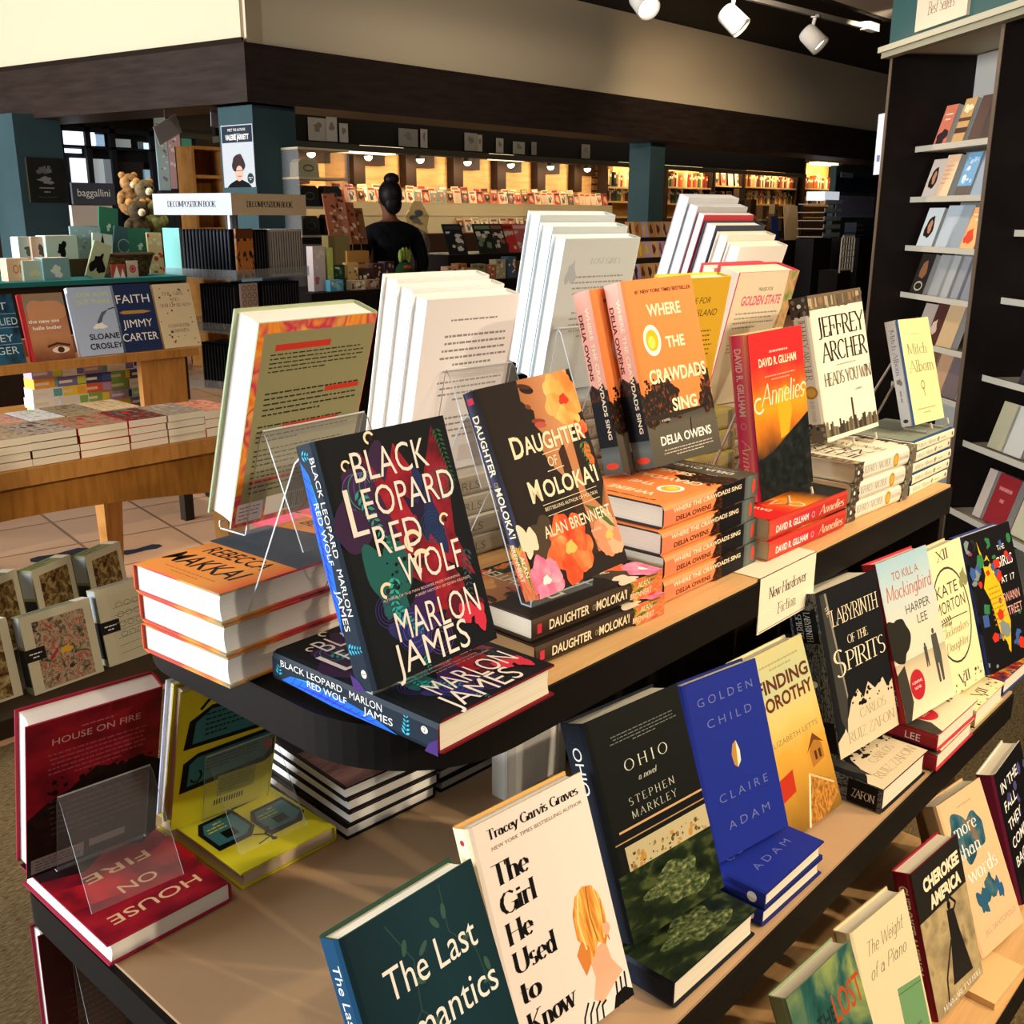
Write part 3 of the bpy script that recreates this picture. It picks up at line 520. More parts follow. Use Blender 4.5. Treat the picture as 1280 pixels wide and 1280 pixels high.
def molokai():
    skin = gmat([(0, '6a3d28'), (.5, 'b9784c'), (1, 'e0a878')], 0); o1 = nmat([(.3, 'e8702a'), (.5, 'f59a48'), (.7, 'f8c070')], 5); o2 = nmat([(.3, 'd83418'), (.5, 'f0582a'), (.7, 'f58a4a')], 6); pk = nmat([(.3, 'd84a7a'), (.5, 'ee7aa0'), (.7, 'f8b8c8')], 7); ye = mat('f0c060')
    a = [('p', [(.42, 1), (.96, 1), (.93, .86), (.8, .66), (.7, .56), (.6, .5), (.5, .58), (.46, .66), (.53, .72), (.48, .76), (.5, .84), (.4, .9)], skin), ('p', [(.66, .6), (.8, .66), (.78, .4), (.9, .3), (1, .22), (1, .42), (.88, .1), (.6, .1), (.62, .4)], gmat([(0, '8a5236'), (.5, 'c98a5c'), (1, 'b8744a')], 0)), ('e', .49, .945, .07, .02, mat('2a1610'), -15), ('e', .47, .963, .075, .012, mat('4a2a1a'), -15), ('e', .455, .865, .03, .012, mat('7a4028'), -20), ('e', .515, .787, .07, .013, mat('8f3a2c'), -10), ('e', .525, .768, .06, .015, mat('b85644'), -10), ('p', [(.62, .62), (.7, .66), (.72, .1), (.6, .1)], mat('3a2218'))]
    def flower(u, v, r, m, seed, cen=ye):
        L = []
        for i in range(5):
            t = i * 1.257 + seed; L.append(('blob', u + r * .55 * math.cos(t), v + r * .38 * math.sin(t), r * .52, r * .36, seed * 10 + i, m[i % len(m)], .22))
        return L + [('blob', u, v, r * .22, r * .15, 3, cen, .3)]
    a += flower(.84, .86, .2, [o1, nmat([(.3, 'f0863a'), (.5, 'f8ae58'), (.7, 'fad080')], 5)], 1, mat('d0381f')) + [('blob', .93, .7, .06, .05, 4, o2, .4), ('blob', .93, .57, .04, .05, 5, mat('f06a30'), .4), ('fern', .9, .66, .2, -85, 5, mat('5a7a3a'))]
    a += [('blob', .2, .24, .13, .1, 6, mat('4a3c2a'), .4), ('blob', .05, .27, .08, .08, 7, mat('e8dcc0'), .4)] + flower(.45, .17, .23, [o2, nmat([(.3, 'e8482a'), (.5, 'f57038'), (.7, 'f8a868')], 6)], 2) + flower(.12, .07, .16, [pk, nmat([(.3, 'e86a98'), (.5, 'f49ab8'), (.7, 'fad0dc')], 7)], 3, mat('fff0f0')) + flower(.88, .16, .16, [mat('f0906a'), mat('f5b08a')], 4) + [('p', [(.72, .34), (.92, .2), (.98, .18), (.86, .3)], mat('4f6a35'))]
    o = dict(b=.02)
    a += [('t', 'D', .225, .645, .105, CR, dict(b=.02, sx=.8)), ('t', 'AUGHTER', .62, .65, .085, CR, dict(b=.02, w=.66)), ('t', 'OF', .53, .565, .05, CR, dict(w=.1)), ('line', [(.45, .63), (.63, .635)], .006, CR), ('line', [(.45, .545), (.63, .55)], .006, CR), ('t', 'M', .265, .425, .105, CR, dict(b=.02, sx=.75)), ('t', "OLOKA'I", .65, .43, .085, CR, dict(b=.02, w=.6)), ('line', [(.3, .4), (.9, .405)], .004, CR), ('t', 'BESTSELLING AUTHOR OF MOLOKAI', .6, .37, .018, CR, dict(w=.58)), ('line', [(.32, .345), (.9, .35)], .004, CR), ('t', 'ALAN BRENNERT', .6, .25, .058, CR, dict(w=.74, b=.01)), ('t', 'A NOVEL', .76, .2, .014, CR, {})]
    fl = nmat([(.38, '6a5a2a'), (.46, 'c8a848'), (.54, 'd8603a'), (.62, 'ef8a5a'), (.72, 'd83a3a')], 3, (2, 1, 1), 'UV', .45, 3, .6); s = [('p', [(.76, 0), (.73, .3), (.75, .6), (.72, 1), (1, 1), (1, 0)], fl), ('t', 'DAUGHTER', .26, .3, .42, CR, dict(w=.29, b=.02)), ('t', 'OF', .445, .36, .26, mat('a89880'), dict(sx=.6)), ('t', "MOLOKA'I", .58, .3, .42, CR, dict(w=.24, b=.02)), ('t', 'ALAN', .84, .55, .28, CR, dict(w=.1)), ('t', 'BRENNERT', .82, .14, .28, CR, dict(w=.18)), ('r', .03, .3, .06, .7, ROSE)]
    return a, s
af, asp = molokai(); MOL = dict(front=mat('231b17', .35), spine=gmat([(0, '2a211c'), (1, '4a3a2c')], 1), af=af, asp=asp)
book((.775, .672, 1.0905, -2.2, 90, 0, .228, .155, .028), 'D', 'dark brown flower covered novel lying under its upright copy', **MOL)
book((.772, .665, 1.0625, -2.2, 90, 0, .228, .155, .027), 'D', 'dark brown flower covered novel at the bottom of its pile of two', **MOL)
MOL2 = dict(MOL, spine=gmat([(0, '4a4e70'), (.6, '2a2a38'), (1, '191618')], 1))
p_mol = (.793, .678, 1.106, -3, 22, 3.0, .152, .234, .024)
book(p_mol, 'S', 'upright novel with a half face and orange hibiscus flowers on dark brown', **MOL2)
easel(p_mol, 'clear easel behind the dark brown hibiscus novel', 1, .1, .9, .3, foot=.12, dz=.012, group=None)

def crawdads():
    tree = nmat([(.42, '17130f'), (.55, '2a1a10'), (.62, '7a3a1a')], 30, (1, 1, 1), 'UV', .5)
    a = [('r', 0, 0, 1, .27, gmat([(0, '4c483f'), (.2, '5a564a'), (.27, '3c382f')], 1))]
    for s, (u, v, ru, rv) in enumerate(((.22, .33, .24, .1), (.3, .395, .17, .065), (.08, .3, .12, .1), (.42, .3, .1, .06), (.93, .35, .09, .07), (.9, .28, .1, .06), (.97, .43, .05, .05))): a.append(('blob', u, v, ru, rv, s + 2, tree, .45))
    a.append(('p', [(0, .27), (.5, .272), (1, .27), (1, .285), (.8, .26), (.62, .25), (.3, .24), (0, .25)], mat('29231b')))
    a += [('scat', .05, .36, .5, .47, 40, .008, .022, [mat('17130f'), mat('2a1a10')], 4), ('scat', .84, .33, 1, .49, 24, .008, .022, [mat('17130f'), mat('3a1f10')], 5)]
    c = CR; b = dict(b=.03)
    a += [('t', '#1 NEW YORK TIMES BESTSELLER', .56, .925, .02, mat('4a2416'), dict(w=.8, b=.02)), ('t', 'WHERE', .52, .8, .065, c, dict(w=.48, b=.03)), ('t', 'THE', .6, .62, .062, c, dict(w=.27, b=.03)), ('t', 'CRAWDADS', .56, .44, .075, c, dict(w=.82, b=.03)), ('t', 'SING', .58, .275, .07, c, dict(w=.36, b=.03)), ('t', 'DELIA OWENS', .52, .105, .05, WH, dict(w=.74, b=.02)), ('e', .28, .67, .12, .085, WH), ('e', .28, .67, .085, .058, mat('e8b818')), ('e', .27, .66, .05, .035, mat('f5d85a')), ('t', 'A NOVEL', .27, .23, .013, WH, {}), ('line', [(.6, .13), (.62, .22)], .012, mat('1c1712')), ('lines', .12, .035, .95, .085, 3, mat('c8c0b0'), 'c')]
    s = [('r', .54, 0, .88, 1, mat('15151a')), ('p', [(.5, .2), (.54, 0), (.6, 0), (.6, 1), (.5, .8), (.53, .5)], tree), ('r', .85, 0, 1, 1, gmat([(.8, '262c30'), (.9, '66716f'), (1, '4a5048')], 0)), ('t', 'WHERE THE CRAWDADS SING', .45, .58, .2, CR, dict(w=.72, b=.02)), ('t', 'DELIA OWENS', .3, .2, .2, mat('5a2412'), dict(w=.36, b=.03)), ('e', .955, .5, .018, .34, mat('d8432a'))]
    return a, s
af, asp = crawdads()
ora = gmat([(0, 'ef7f3a'), (1, 'f39050')], 1)
CRW = dict(front=ora, spine=gmat([(0, 'f29a6a'), (.5, 'ef8a58'), (1, 'e8805a')], 0), af=af, asp=asp, board=mat('3a2a28'))
CRW2 = dict(CRW, spine=mat('f3b09c', .4))
p_crw = (1.108, .752, 1.183, -5, 15.2, 1.6, .147, .245, .034)
U, V = frame(-5, 15.2, 1.6); N = U.cross(V)
book(p_crw, 'S', 'upright orange novel with dark trees and a round gold seal, facing out', **CRW2)
q = Vector(p_crw[:3]) - N * .036 - U * .022
book((*q, -5, 15.2, 1.6, .147, .244, .034), 'S', 'second orange novel standing half hidden behind its facing copy', **CRW2)
easel((*q, -5, 15.2, 1.6, .147, .244, .034), 'clear easel behind the two standing orange novels', 1, .1, .6, .55, foot=.06, dz=.012, group=None)
book((1.021, .675, 1.162, .8, 90, 0, .228, .147, .126), 'D', ['orange and black novel on top of its stack of four, below the standing pair', 'orange and black novel second from the top of its stack of four', 'orange and black novel third from the top of its stack of four', 'orange and black novel at the bottom of its stack of four'], n=4, group='stacked orange and black novels', jit=.005, **CRW)

def annelies():
    fire = gmat([(.0, '14181a'), (.25, '1c1e1c'), (.42, 'c8741e'), (.55, 'f09a1e'), (.68, 'e2541f'), (.8, 'd8282a'), (1, 'd8262a')], 1, .10, 4)
    a = [('r', 0, 0, 1, 1, fire), ('p', [(0, 0), (1, 0), (1, .46), (.85, .42), (.6, .36), (.3, .28), (0, .24)], nmat([(.4, '0d1314'), (.6, '1a2122'), (.78, '3a3018')], 9, (1, 2, 1))), ('p', [(.42, .62), (.62, .66), (.7, .5), (.6, .36), (.45, .34)], mat('f5a61e'))]
    a += [('t', 'Annelies', .55, .56, .13, CR, dict(f=1, ser=0, sh=.25, w=.82, thick=.1, thin=.045)), ('ring', .1, .57, .09, .05, .02, CR, 60, 330), ('ring', .95, .62, .05, .03, .015, CR, 0, 300), ('t', 'DAVID R. GILLHAM', .5, .795, .05, CR, dict(w=.7, b=.02)), ('lines', .15, .86, .9, .9, 1, mat('f0b0a0'), 'c'), ('lines', .2, .7, .85, .745, 2, mat('f0a090'), 'c')]
    s = [('t', 'DAVID R. GILLHAM', .28, .3, .32, WH, dict(w=.4, b=.02)), ('t', 'Annelies', .79, .28, .42, CR, dict(f=1, ser=0, sh=.25, w=.34)), ('t', 'O', .54, .3, .3, mat('f0b0c0'), {})]
    return a, s
af, asp = annelies(); ANN = dict(front=mat('d0282a', .35), spine=gmat([(0, 'c23a2a'), (.6, 'c8303a'), (1, 'd8503a')], 0), af=af, asp=asp, board=mat('e8a880'))
p_ann = (1.3, .697, 1.108, -.5, 9.3, .9, .155, .238, .034)
book(p_ann, 'S', 'upright red novel with a sunset sky and curly title, pink spine', **dict(ANN, spine=gmat([(0, 'e83f7c'), (.7, 'f46a92'), (1, 'f5a880')], 1)))
book((1.256, .655, 1.1, -1, 90, 0, .233, .155, .065), 'D', ['red novel on top of its pair, lying under the upright sunset copy', 'red novel at the bottom of its pair, behind the cream shelf sign'], n=2, jit=.004, **ANN)
wire_easel(p_ann, 'white wire easel holding the red sunset novel')

def archer():
    city = mat('3a342c'); c2 = mat('5a5244'); a = [('r', 0, .9, 1, 1, mat('6a5a48'))]; q = random.Random(5)
    for i in range(34):
        u = i / 34; h1 = .05 + .06 * q.random() + (.12 if i == 18 else 0); a.append(('r', u, .03, u + .032, .03 + h1, q.choice([city, c2, mat('7a6f5a')]))); h2 = .03 + .06 * q.random(); a.append(('r', u, .98 - h2, u + .03, .98, q.choice([mat('8a6a48'), c2, mat('a89878')])))
    for s, v, w, hh in (('JEFFREY', .71, .88, .13), ('ARCHER', .54, .86, .13), ('HEADS YOU WIN', .375, .88, .085)): a.append(('t', s, .54, v, hh, K, dict(f=1, w=w, thick=.1, thin=.05, ser=.07)))
    a += [('lines', .12, .495, .95, .515, 1, mat('9a8f78'), 'c'), ('t', 'A NOVEL', .7, .3, .016, K, {})]
    s = [('r', 0, 0, .13, 1, mat('4a4038')), ('r', .87, 0, 1, 1, mat('6a6254')), ('scat', .0, 0, .14, 1, 12, .008, .02, [mat('2a241e'), mat('8a7a62')], 2), ('scat', .84, 0, 1, 1, 14, .008, .02, [mat('3a342c'), mat('9a8f78')], 3), ('t', 'JEFFREY ARCHER', .36, .35, .34, mat('5a5248'), dict(f=1, w=.42)), ('e', .65, .5, .045, .36, mat('b8862e')), ('e', .65, .5, .03, .25, mat('d8a848')), ('t', 'HEADS YOU WIN', .78, .38, .2, mat('8a8272'), dict(f=1, w=.15)), ('e', .06, .5, .014, .11, WH)]
    return a, s
af, asp = archer(); ARC = dict(front=mat('ece4cc', .4), spine=mat('e3dccb', .4), af=af, asp=asp)
p_arc = (1.573, .733, 1.147, -6.2, 13, 2.6, .16, .238, .036)
book(p_arc, 'S', 'upright cream thriller with big thin black capitals above a grey skyline', **ARC)
book((1.516, .662, 1.132, -2.4, 90, 0, .217, .155, .097), 'D', ['cream thriller with a gold coin spine, topmost of its stack of three', 'cream thriller with a gold coin spine, middle of its stack of three', 'cream thriller with a gold coin spine, lowest of its stack of three'], n=3, jit=.004, **ARC)
wire_easel(p_arc, 'white wire easel holding the cream skyline thriller')

af = [('t', 'Mitch', .5, .66, .1, mat('8a8468'), dict(f=1, w=.62)), ('t', 'Albom', .54, .49, .11, mat('8a8468'), dict(f=1, w=.8)), ('ring', .5, .36, .06, .045, .02, mat('7a7a5a')), ('line', [(.5, .33), (.52, .25)], .02, mat('7a7a5a')), ('lines', .2, .08, .8, .16, 2, mat('a89c74'), 'c'), ('lines', .15, .84, .85, .87, 1, mat('c0b488'), 'c'), ('r', 0, 0, .06, 1, mat('1f4a8a'))]
asp = [('t', 'Mitch Albom', .3, .35, .36, mat('7a86a0'), dict(f=1, w=.44)), ('blob', .58, .5, .03, .2, 2, mat('8a8a78'), .3), ('lines', .66, .3, .88, .7, 1, mat('a0a090')), ('e', .95, .5, .018, .2, mat('4a4038'))]
ALB = dict(front=mat('f2e2a4', .4), spine=mat('dde3ea', .4), back=mat('1f4a8a'), af=af, asp=asp, board=mat('1f4a8a'))
p_alb = (1.805, .686, 1.148, -2.4, 16.5, -1.2, .13, .187, .024)
book(p_alb, 'S', 'small upright pale yellow book with a blue spine edge at the far shelf end', **ALB)
book((1.752, .657, 1.131, .5, 90, 0, .179, .13, .097), 'D', ['small pale yellow spined book, topmost of its stack of five', 'small pale yellow spined book, second from the top of its stack of five', 'small pale yellow spined book, middle of its stack of five', 'small pale yellow spined book, fourth from the top of its stack of five', 'small pale yellow spined book, lowest of its stack of five'], n=5, jit=.003, **dict(ALB, spine=mat('e9e2c2', .4), front=mat('8a9484')))
wire_easel(p_alb, 'white wire easel holding the small pale yellow book', dz=.014)

# back of the top shelf: copies shown from behind
mix = nmat([(.3, 'e86a2a'), (.45, 'f2a03a'), (.55, 'c8325a'), (.68, 'f0b850'), (.8, 'e07a4a')], 5, (1, 1, 1), 'UV', .45, 2, 1.0)
af = [('p', [(.0, .42), (1, .42), (1, .9), (0, .78)], mat('44505e')), ('t', 'REBECCA', .5, .3, .1, K, dict(w=.66, sh=.15, b=.01)), ('t', 'MAKKAI', .46, .13, .13, K, dict(w=.8, sh=.15, b=.01)), ('lines', .2, .04, .8, .1, 2, mat('c87a3a'), 'c'), ('t', 'BELIEVERS', .5, .9, .08, K, dict(w=.7, sh=.15))]
MAK = dict(front=gmat([(0, 'f09a48'), (.5, 'ee9848'), (.8, 'f0a050'), (1, 'e86a3a')], 0, .12, 5), spine=mat('c93a52'), back=mix, af=af, pages=PAGEW, board=nmat([(.38, 'c93a52'), (.46, 'd85a3a'), (.54, 'e8a24a'), (.62, 'a89a70')], 9, (1, 1, 1), 'Object', .45, 2))
book((.524, .868, 1.137, 3.2, 90, 0, .236, .157, .103), 'M', ['orange and slate novel on top of its stack of three, pages outward', 'novel with an orange edge in the middle of its stack of three, pages outward', 'novel with an orange edge at the bottom of its stack of three, pages outward'], n=3, jit=.005, **MAK)
book((.80, 1.03, 1.158, 3, 90, 0, .12, .18, .12), 'S', ['orange novel directly under the olive backed book', 'orange novel second below the olive backed book', 'orange novel on the shelf below the olive backed book'], n=3, jit=.003, **MAK)
ol = mat('8f8d68', .45); txt = mat('2f2d22'); red = mat('c43a2a')
ab = [('r', .05, .08, .97, .95, ol), ('r', .15, .865, .6, .895, red), ('lines', .12, .76, .93, .86, 5, txt), ('lines', .12, .55, .93, .68, 5, txt), ('r', .62, .635, .92, .66, red), ('lines', .1, .42, .9, .52, 4, txt), ('r', .3, .475, .78, .5, red), ('lines', .1, .3, .9, .4, 4, txt), ('r', .1, .215, .5, .235, red), ('lines', .1, .16, .9, .29, 5, txt), ('r', .03, .02, .24, .12, mat('d8d4dc')), ('lines', .05, .03, .22, .11, 4, mat('7a7684')), ('r', .26, .03, .58, .13, mat('e9e4dc'))] + [('r', .42 + i * .018, .04, .42 + i * .018 + (.006 if i % 3 else .011), .12, K) for i in range(9)]
p_gb = (.61, .975, 1.164, 3.8, -17.6, 0, .17, .242, .043)
book(p_gb, 'B', 'book seen from behind, olive back with red highlighted text and orange border', front=mat('a8b48a'), spine=mat('c83a48'), back=mix, ab=ab, pages=PAGEW, board=mat('aebc98'))
easel(p_gb, 'clear easel before the olive backed book', -1, .15, .5, .55, foot=.06, dz=.012, group=None)
wt = mat('e4e4e8', .5); gt = mat('8a8688')
ab = [('lines', .1, .87, .95, .9, 1, gt, 'c')] + [('lines', .2, .62, .92, .82, 5, gt, 'c'), ('lines', .2, .42, .92, .56, 4, gt, 'c'), ('lines', .25, .2, .9, .35, 4, gt, 'c'), ('r', .55, .05, .9, .15, mat('d0ccd0'))]
p_w = (.91, 1.021, 1.157, -3.5, -13, 0, .166, .248, .031)
U, V = frame(-3.5, -13, 0); N = U.cross(V)
for i in range(3):
    q = Vector(p_w[:3]) - N * (.0315 * i) + V * (.004 * i)
    book((*q, *p_w[3:]), 'B', ['white backed book in front of two white copies, clear easel before it', 'white book standing between its two white copies', 'rearmost of the three white books standing together'][i], front=mat('dfe6e4'), spine=mat('9ab04a'), back=wt, ab=ab, pages=PAGEW, board=mat('e8ebe4'))
easel(p_w, 'clear easel before the three white books', -1, .12, .62, .62, foot=.07, dz=.0, group=None)
bl = mat('b4bcc0', .5)
ab = [('t', 'LOST GIRLS', .56, .84, .035, mat('8f959c'), dict(f=1, w=.4, sh=.2)), ('lines', .15, .6, .85, .78, 5, gt, 'c'), ('lines', .2, .35, .85, .55, 5, gt, 'c'), ('blob', .14, .78, .05, .08, 3, mat('9aa4ac'), .5)]
p_b = (1.226, 1.054, 1.232, -8, -13, 0, .163, .24, .03)
U, V = frame(-8, -13, 0); N = U.cross(V)
for i in range(3):
    q = Vector(p_b[:3]) - N * (.031 * i) + V * ((.002, .012, .022)[i])
    book((*q, *p_b[3:]), 'B', ['grey backed book in front of its two pale blue copies', 'pale blue book between its two copies', 'rearmost pale blue book of the tall three'][i], front=mat('b9d4de'), spine=mat('c8323a'), back=bl, ab=ab, pages=PAGEW, board=mat('cfdde6'))
easel(p_b, 'clear easel before the pale blue books', -1, .11, .45, .4, foot=.05, dz=0, group=None)
ab = [('t', 'PRAISE FOR', .45, .82, .045, mat('3a3010'), dict(w=.5, sh=.2)), ('t', 'SUMMER ISLAND', .45, .73, .05, mat('3a3010'), dict(w=.78, sh=.2)), ('lines', .12, .4, .85, .64, 7, mat('6a5618'), 'c')]
p_y = (1.356, .942, 1.187, -9, -10.4, 0, .146, .225, .035)
book(p_y, 'B', 'mustard yellow backed book behind the standing orange novels', front=mat('d8b83a'), spine=mat('d8a82a'), back=mat('c9a02c', .45), ab=ab, board=mat('e0c84a'))
ab = [('t', 'PRAISE FOR', .5, .86, .028, K, dict(w=.24)), ('t', 'GOLDEN STATE', .47, .76, .07, mat('d8637a'), dict(w=.66, b=.03)), ('lines', .1, .58, .8, .72, 4, gt), ('r', .22, .5, .66, .545, mat('e09aa8')), ('lines', .1, .4, .75, .48, 3, gt), ('p', [(1, 1), (.82, 1), (.86, .7), (.78, .5), (1, .45)], nmat([(.35, '6a8a4a'), (.5, 'c8a070'), (.65, '8a5a4a')], 7)), ('blob', .92, .4, .14, .12, 4, mat('4a4438'), .5)]
p_p = (1.60, .985, 1.172, -9, -15, 0, .163, .245, .052)
book(p_p, 'B', 'thick cream backed book with pink lettering and a floral spine corner', front=mat('e8d4c8'), spine=mat('d8485a'), back=mat('dccfb4', .45), ab=ab)
q = Vector(p_p[:3]) + Vector((.01, .056, .0))
book((*q, -9, -15, 0, .163, .25, .035), 'B', 'cream and rose patterned book tucked behind the pink lettered one', front=nmat([(.4, '3a2a28'), (.5, 'c87a80'), (.6, 'e8d0c8')], 9), spine=mat('d8485a'), back=mat('d8c8b8'))
# leaning bundle of grey and white books at the rear
cols = [('e9e6df', 'f4f0e2', .03), ('dcd8cc', 'f4f0e2', .026), ('3c4250', 'f6f4ee', .03), ('b83a44', 'd8d8dc', .016), ('aeb2b8', 'c9ccd2', .022), ('c4c8d0', 'd0d4da', .024)]
U, V = frame(-5, -18, 0); N = U.cross(V); d = 0
for i, (c, pg, t) in enumerate(cols):
    q = Vector((1.74, 1.075, 1.245)) - N * d + V * (.006 * i) - U * .004 * i
    book((*q, -5, -18, 0, .16, .212 + .004 * i, t), 'B', ['cream paged book at the front of the rear leaning row', 'ivory book second in the rear leaning row', 'dark covered white paged book in the rear leaning row', 'thin red book in the rear leaning row', 'slim silver grey book in the rear leaning row', 'pale grey book at the end of the rear leaning row'][i], front=mat(c, .45), pages=pagemat(pg), soft=i > 2, name='hardcover_book' if i < 3 else 'paperback_book'); d += t + .001
# stacks that carry the reversed copies
def grey_stack(p, n, c, lb, w=.235, h=.16, kind='D', spine='8a8578'):
    book(p, kind, [lb % k for k in (['topmost', 'second', 'third', 'fourth', 'fifth', 'lowest'][:n - 1] + ['lowest'])], front=mat(c, .45), spine=mat(spine, .5), n=n, jit=.004, asp=[('t', 'LOST GIRLS', .5, .3, .4, mat('5a564e'), dict(w=.5)), ('r', .9, .1, .96, .9, mat('6a665c'))])
grey_stack((.84, .985, 1.155, -3, 90, 0, .235, .16, .118), 4, 'b9b4a8', '%s grey jacketed book of the pile under the white copies')
grey_stack((1.17, .985, 1.229, -6, 90, 0, .2, .15, .192), 6, '9aa0a0', '%s grey blue book of the pile under the pale blue copies')
grey_stack((1.40, .93, 1.183, -8, 90, 0, .18, .15, .147), 4, 'a89a50', '%s mustard book of the pile under the yellow backed book', spine='94885a')
grey_stack((1.60, .965, 1.17, -8, 90, 0, .17, .10, .134), 4, 'c8bca8', '%s cream book of the pile under the pink lettered book', spine='a8927a')
grey_stack((1.70, 1.09, 1.235, -5, 90, 0, .18, .12, .199), 6, '8a8a8c', '%s grey book of the rear corner pile')
# ------------------------------------------------------------------ middle shelf, reversed copies at the near end
burg = mat('8c1f36', .35)
dk = nmat([(.35, '6b1220'), (.5, '8a1626'), (.65, 'a31c2a')], 3, (1, 2, 1), 'UV', .4)
af = [('p', [(0, .35), (.2, .42), (.45, .36), (.7, .45), (1, .38), (1, .62), (.6, .66), (.3, .58), (0, .66)], nmat([(.35, '7a1220'), (.6, 'c01a28'), (.8, 'd8242c')], 3)), ('p', [(0, .0), (1, 0), (1, .25), (.7, .33), (.4, .2), (.2, .3), (0, .22)], mat('2a1418'))]
tan_ = mat('d8b48c')
for s, v, w in (('HOUSE', .8, .72), ('ON', .59, .3), ('FIRE', .38, .52)): af.append(('t', s, .5 if s != 'ON' else .48, v, .085, tan_, dict(w=w, b=.005)))
ab = [('p', [(0, 0), (1, 0), (1, .52), (.82, .6), (.7, .57), (.5, .62), (.3, .52), (.15, .48), (0, .4)], nmat([(.4, '17110f'), (.62, '241816')], 8, (1, 2, 1))), ('scat', .1, .5, .95, .62, 26, .01, .03, [mat('17110f')], 5), ('t', 'HOUSE ON FIRE', .5, .84, .042, mat('d8a8a0'), dict(w=.64)), ('lines', .3, .9, .7, .925, 1, mat('b86a70'), 'c'), ('lines', .12, .62, .9, .8, 6, mat('a8505a'), 'c'), ('lines', .15, .2, .88, .5, 8, mat('4a3a38'), 'c'), ('r', .03, .02, .42, .12, mat('8a8484')), ('lines', .06, .03, .4, .11, 4, mat('4a4848')), ('r', .46, .07, .74, .12, mat('8a8484'))]
HOU = dict(front=dk, spine=burg, back=dk, af=af, ab=ab, board=mat('a3243e', .4), pages=PAGEW)
p_hf = (.432, 1.008, .7045, 0, 90, 0, .162, .226, .029)
book(p_hf, 'R', 'dark red novel lying flat with its title upside down at the table corner', **HOU)
p_hs = (.421, 1.187, .711, -5.2, -17, -.6, .165, .244, .036)
book(p_hs, 'B', 'dark red novel standing with its back out, black tree line below the title', **HOU)
easel(p_hs, 'clear easel before the dark red standing novel', -1, .115, .52, .56, foot=.075, dz=.004, group=None)
yel = mat('e8de30', .4); te = mat('3f7f8c', .4)
def win(u, v, a, b, s=1): return [('p', [(u - a, v - b), (u + a * .6, v - b), (u + a, v - b * .4), (u + a, v + b), (u - a * .5, v + b), (u - a, v + b * .5)], K), ('p', [(u - a * .85, v - b * .82), (u + a * .5, v - b * .82), (u + a * .8, v - b * .3), (u + a * .8, v + b * .7), (u - a * .4, v + b * .75), (u - a * .85, v + b * .4)], te), ('p', [(u - a * .3, v), (u + a * .3, v), (u + a * .3, v + b * .5), (u - a * .3, v + b * .5)], K), ('lines', u - a * .2, v - b * .7, u + a * .7, v - b * .1, 3, yel)]
def jumper(u, v, s): return [('e', u, v + s * .5, s * .16, s * .12, K), ('line', [(u, v + s * .4), (u + s * .1, v), (u - s * .4, v - s * .4)], s * .16, K), ('line', [(u + s * .1, v), (u + s * .6, v - s * .3)], s * .13, K), ('line', [(u - s * .1, v + s * .25), (u + s * .9, v + s * .4)], s * .09, K)]
af = win(.27, .62, .22, .17) + win(.72, .52, .22, .18) + win(.3, .25, .2, .1) + win(.72, .2, .16, .07) + jumper(.5, .75, .16) + jumper(.52, .33, .14)
ab = [('p', [(.06, .58), (1, .58), (1, .86), (.3, .86), (.1, .78)], K), ('p', [(.14, .61), (1, .61), (1, .83), (.3, .83), (.16, .76)], te), ('lines', .25, .64, .92, .82, 5, K), ('p', [(.05, .26), (.9, .3), (.97, .34), (.97, .56), (.2, .53), (.07, .48)], K), ('p', [(.12, .3), (.88, .34), (.92, .38), (.92, .53), (.2, .5), (.13, .46)], te), ('lines', .28, .38, .85, .5, 5, K), ('r', .42, .14, .8, .3, mat('b8b848')), ('lines', .44, .16, .78, .28, 5, mat('8a8a3a')), ('e', .9, .43, .05, .04, mat('b84a5a')), ('ring', .2, .36, .06, .05, .02, K, 200, 420)] + jumper(.27, .92, .18) + [('r', .4 + i * .025, .08, .412 + i * .025, .12, K) for i in range(12)]
YEL = dict(front=yel, spine=mat('b7a58a', .5), back=yel, af=af, ab=ab, pages=pagemat('c9b49a'), board=mat('cfc32a'))
p_yf = (.614, 1.017, .6995, -.3, 90, 0, .151, .207, .024)
book(p_yf, 'R', 'yellow comic style book with teal boxes lying flat before its upright copy', **YEL)
p_ys = (.601, 1.161, .705, -5, -13, -2.6, .152, .222, .023)
book(p_ys, 'B', 'yellow comic style book standing with its back out under the shelf', **YEL)
q = Vector(p_ys[:3]) + Vector((.004, .027, 0)); book((*q, -5, -13, -2.6, .15, .22, .02), 'B', 'black covered book standing just behind the yellow comic style one', front=K, spine=K, board=mat('b8c0d8'))
easel(p_ys, 'clear easel before the yellow standing book', -1, .10, .5, .62, foot=.08, dz=.004, group=None)
af = [('r', 0, .45, .97, 1, nmat([(.35, '7a5856'), (.6, '9a7270'), (.8, '6a4a4a')], 5, (1, 5, 1))), ('r', 0, 0, .97, .45, K), ('lines', .1, .65, .8, .7, 1, mat('8a7a6a'))]
BW = dict(front=mat('2a1d1c'), spine=K, back=K, af=af, pages=PAGEW, board=mat('17161a'))
book((.776, 1.005, .756, -4, 90, 0, .16, .225, .081), 'R', ['dark paperback sized book on top of the four white paged ones under the shelf', 'white paged dark book second in the pile beneath the rounded shelf', 'white paged dark book third in the pile beneath the rounded shelf', 'white paged dark book lowest in the pile beneath the rounded shelf'], n=4, jit=.004, **BW)
book((.945, 1.0, .712, -2, 90, 0, .14, .2, .037), 'R', ['thin black book lying on another beside the white support panel', 'thin black book at the bottom beside the white support panel'], n=2, front=K, spine=K, pages=pagemat('a8a49a'))

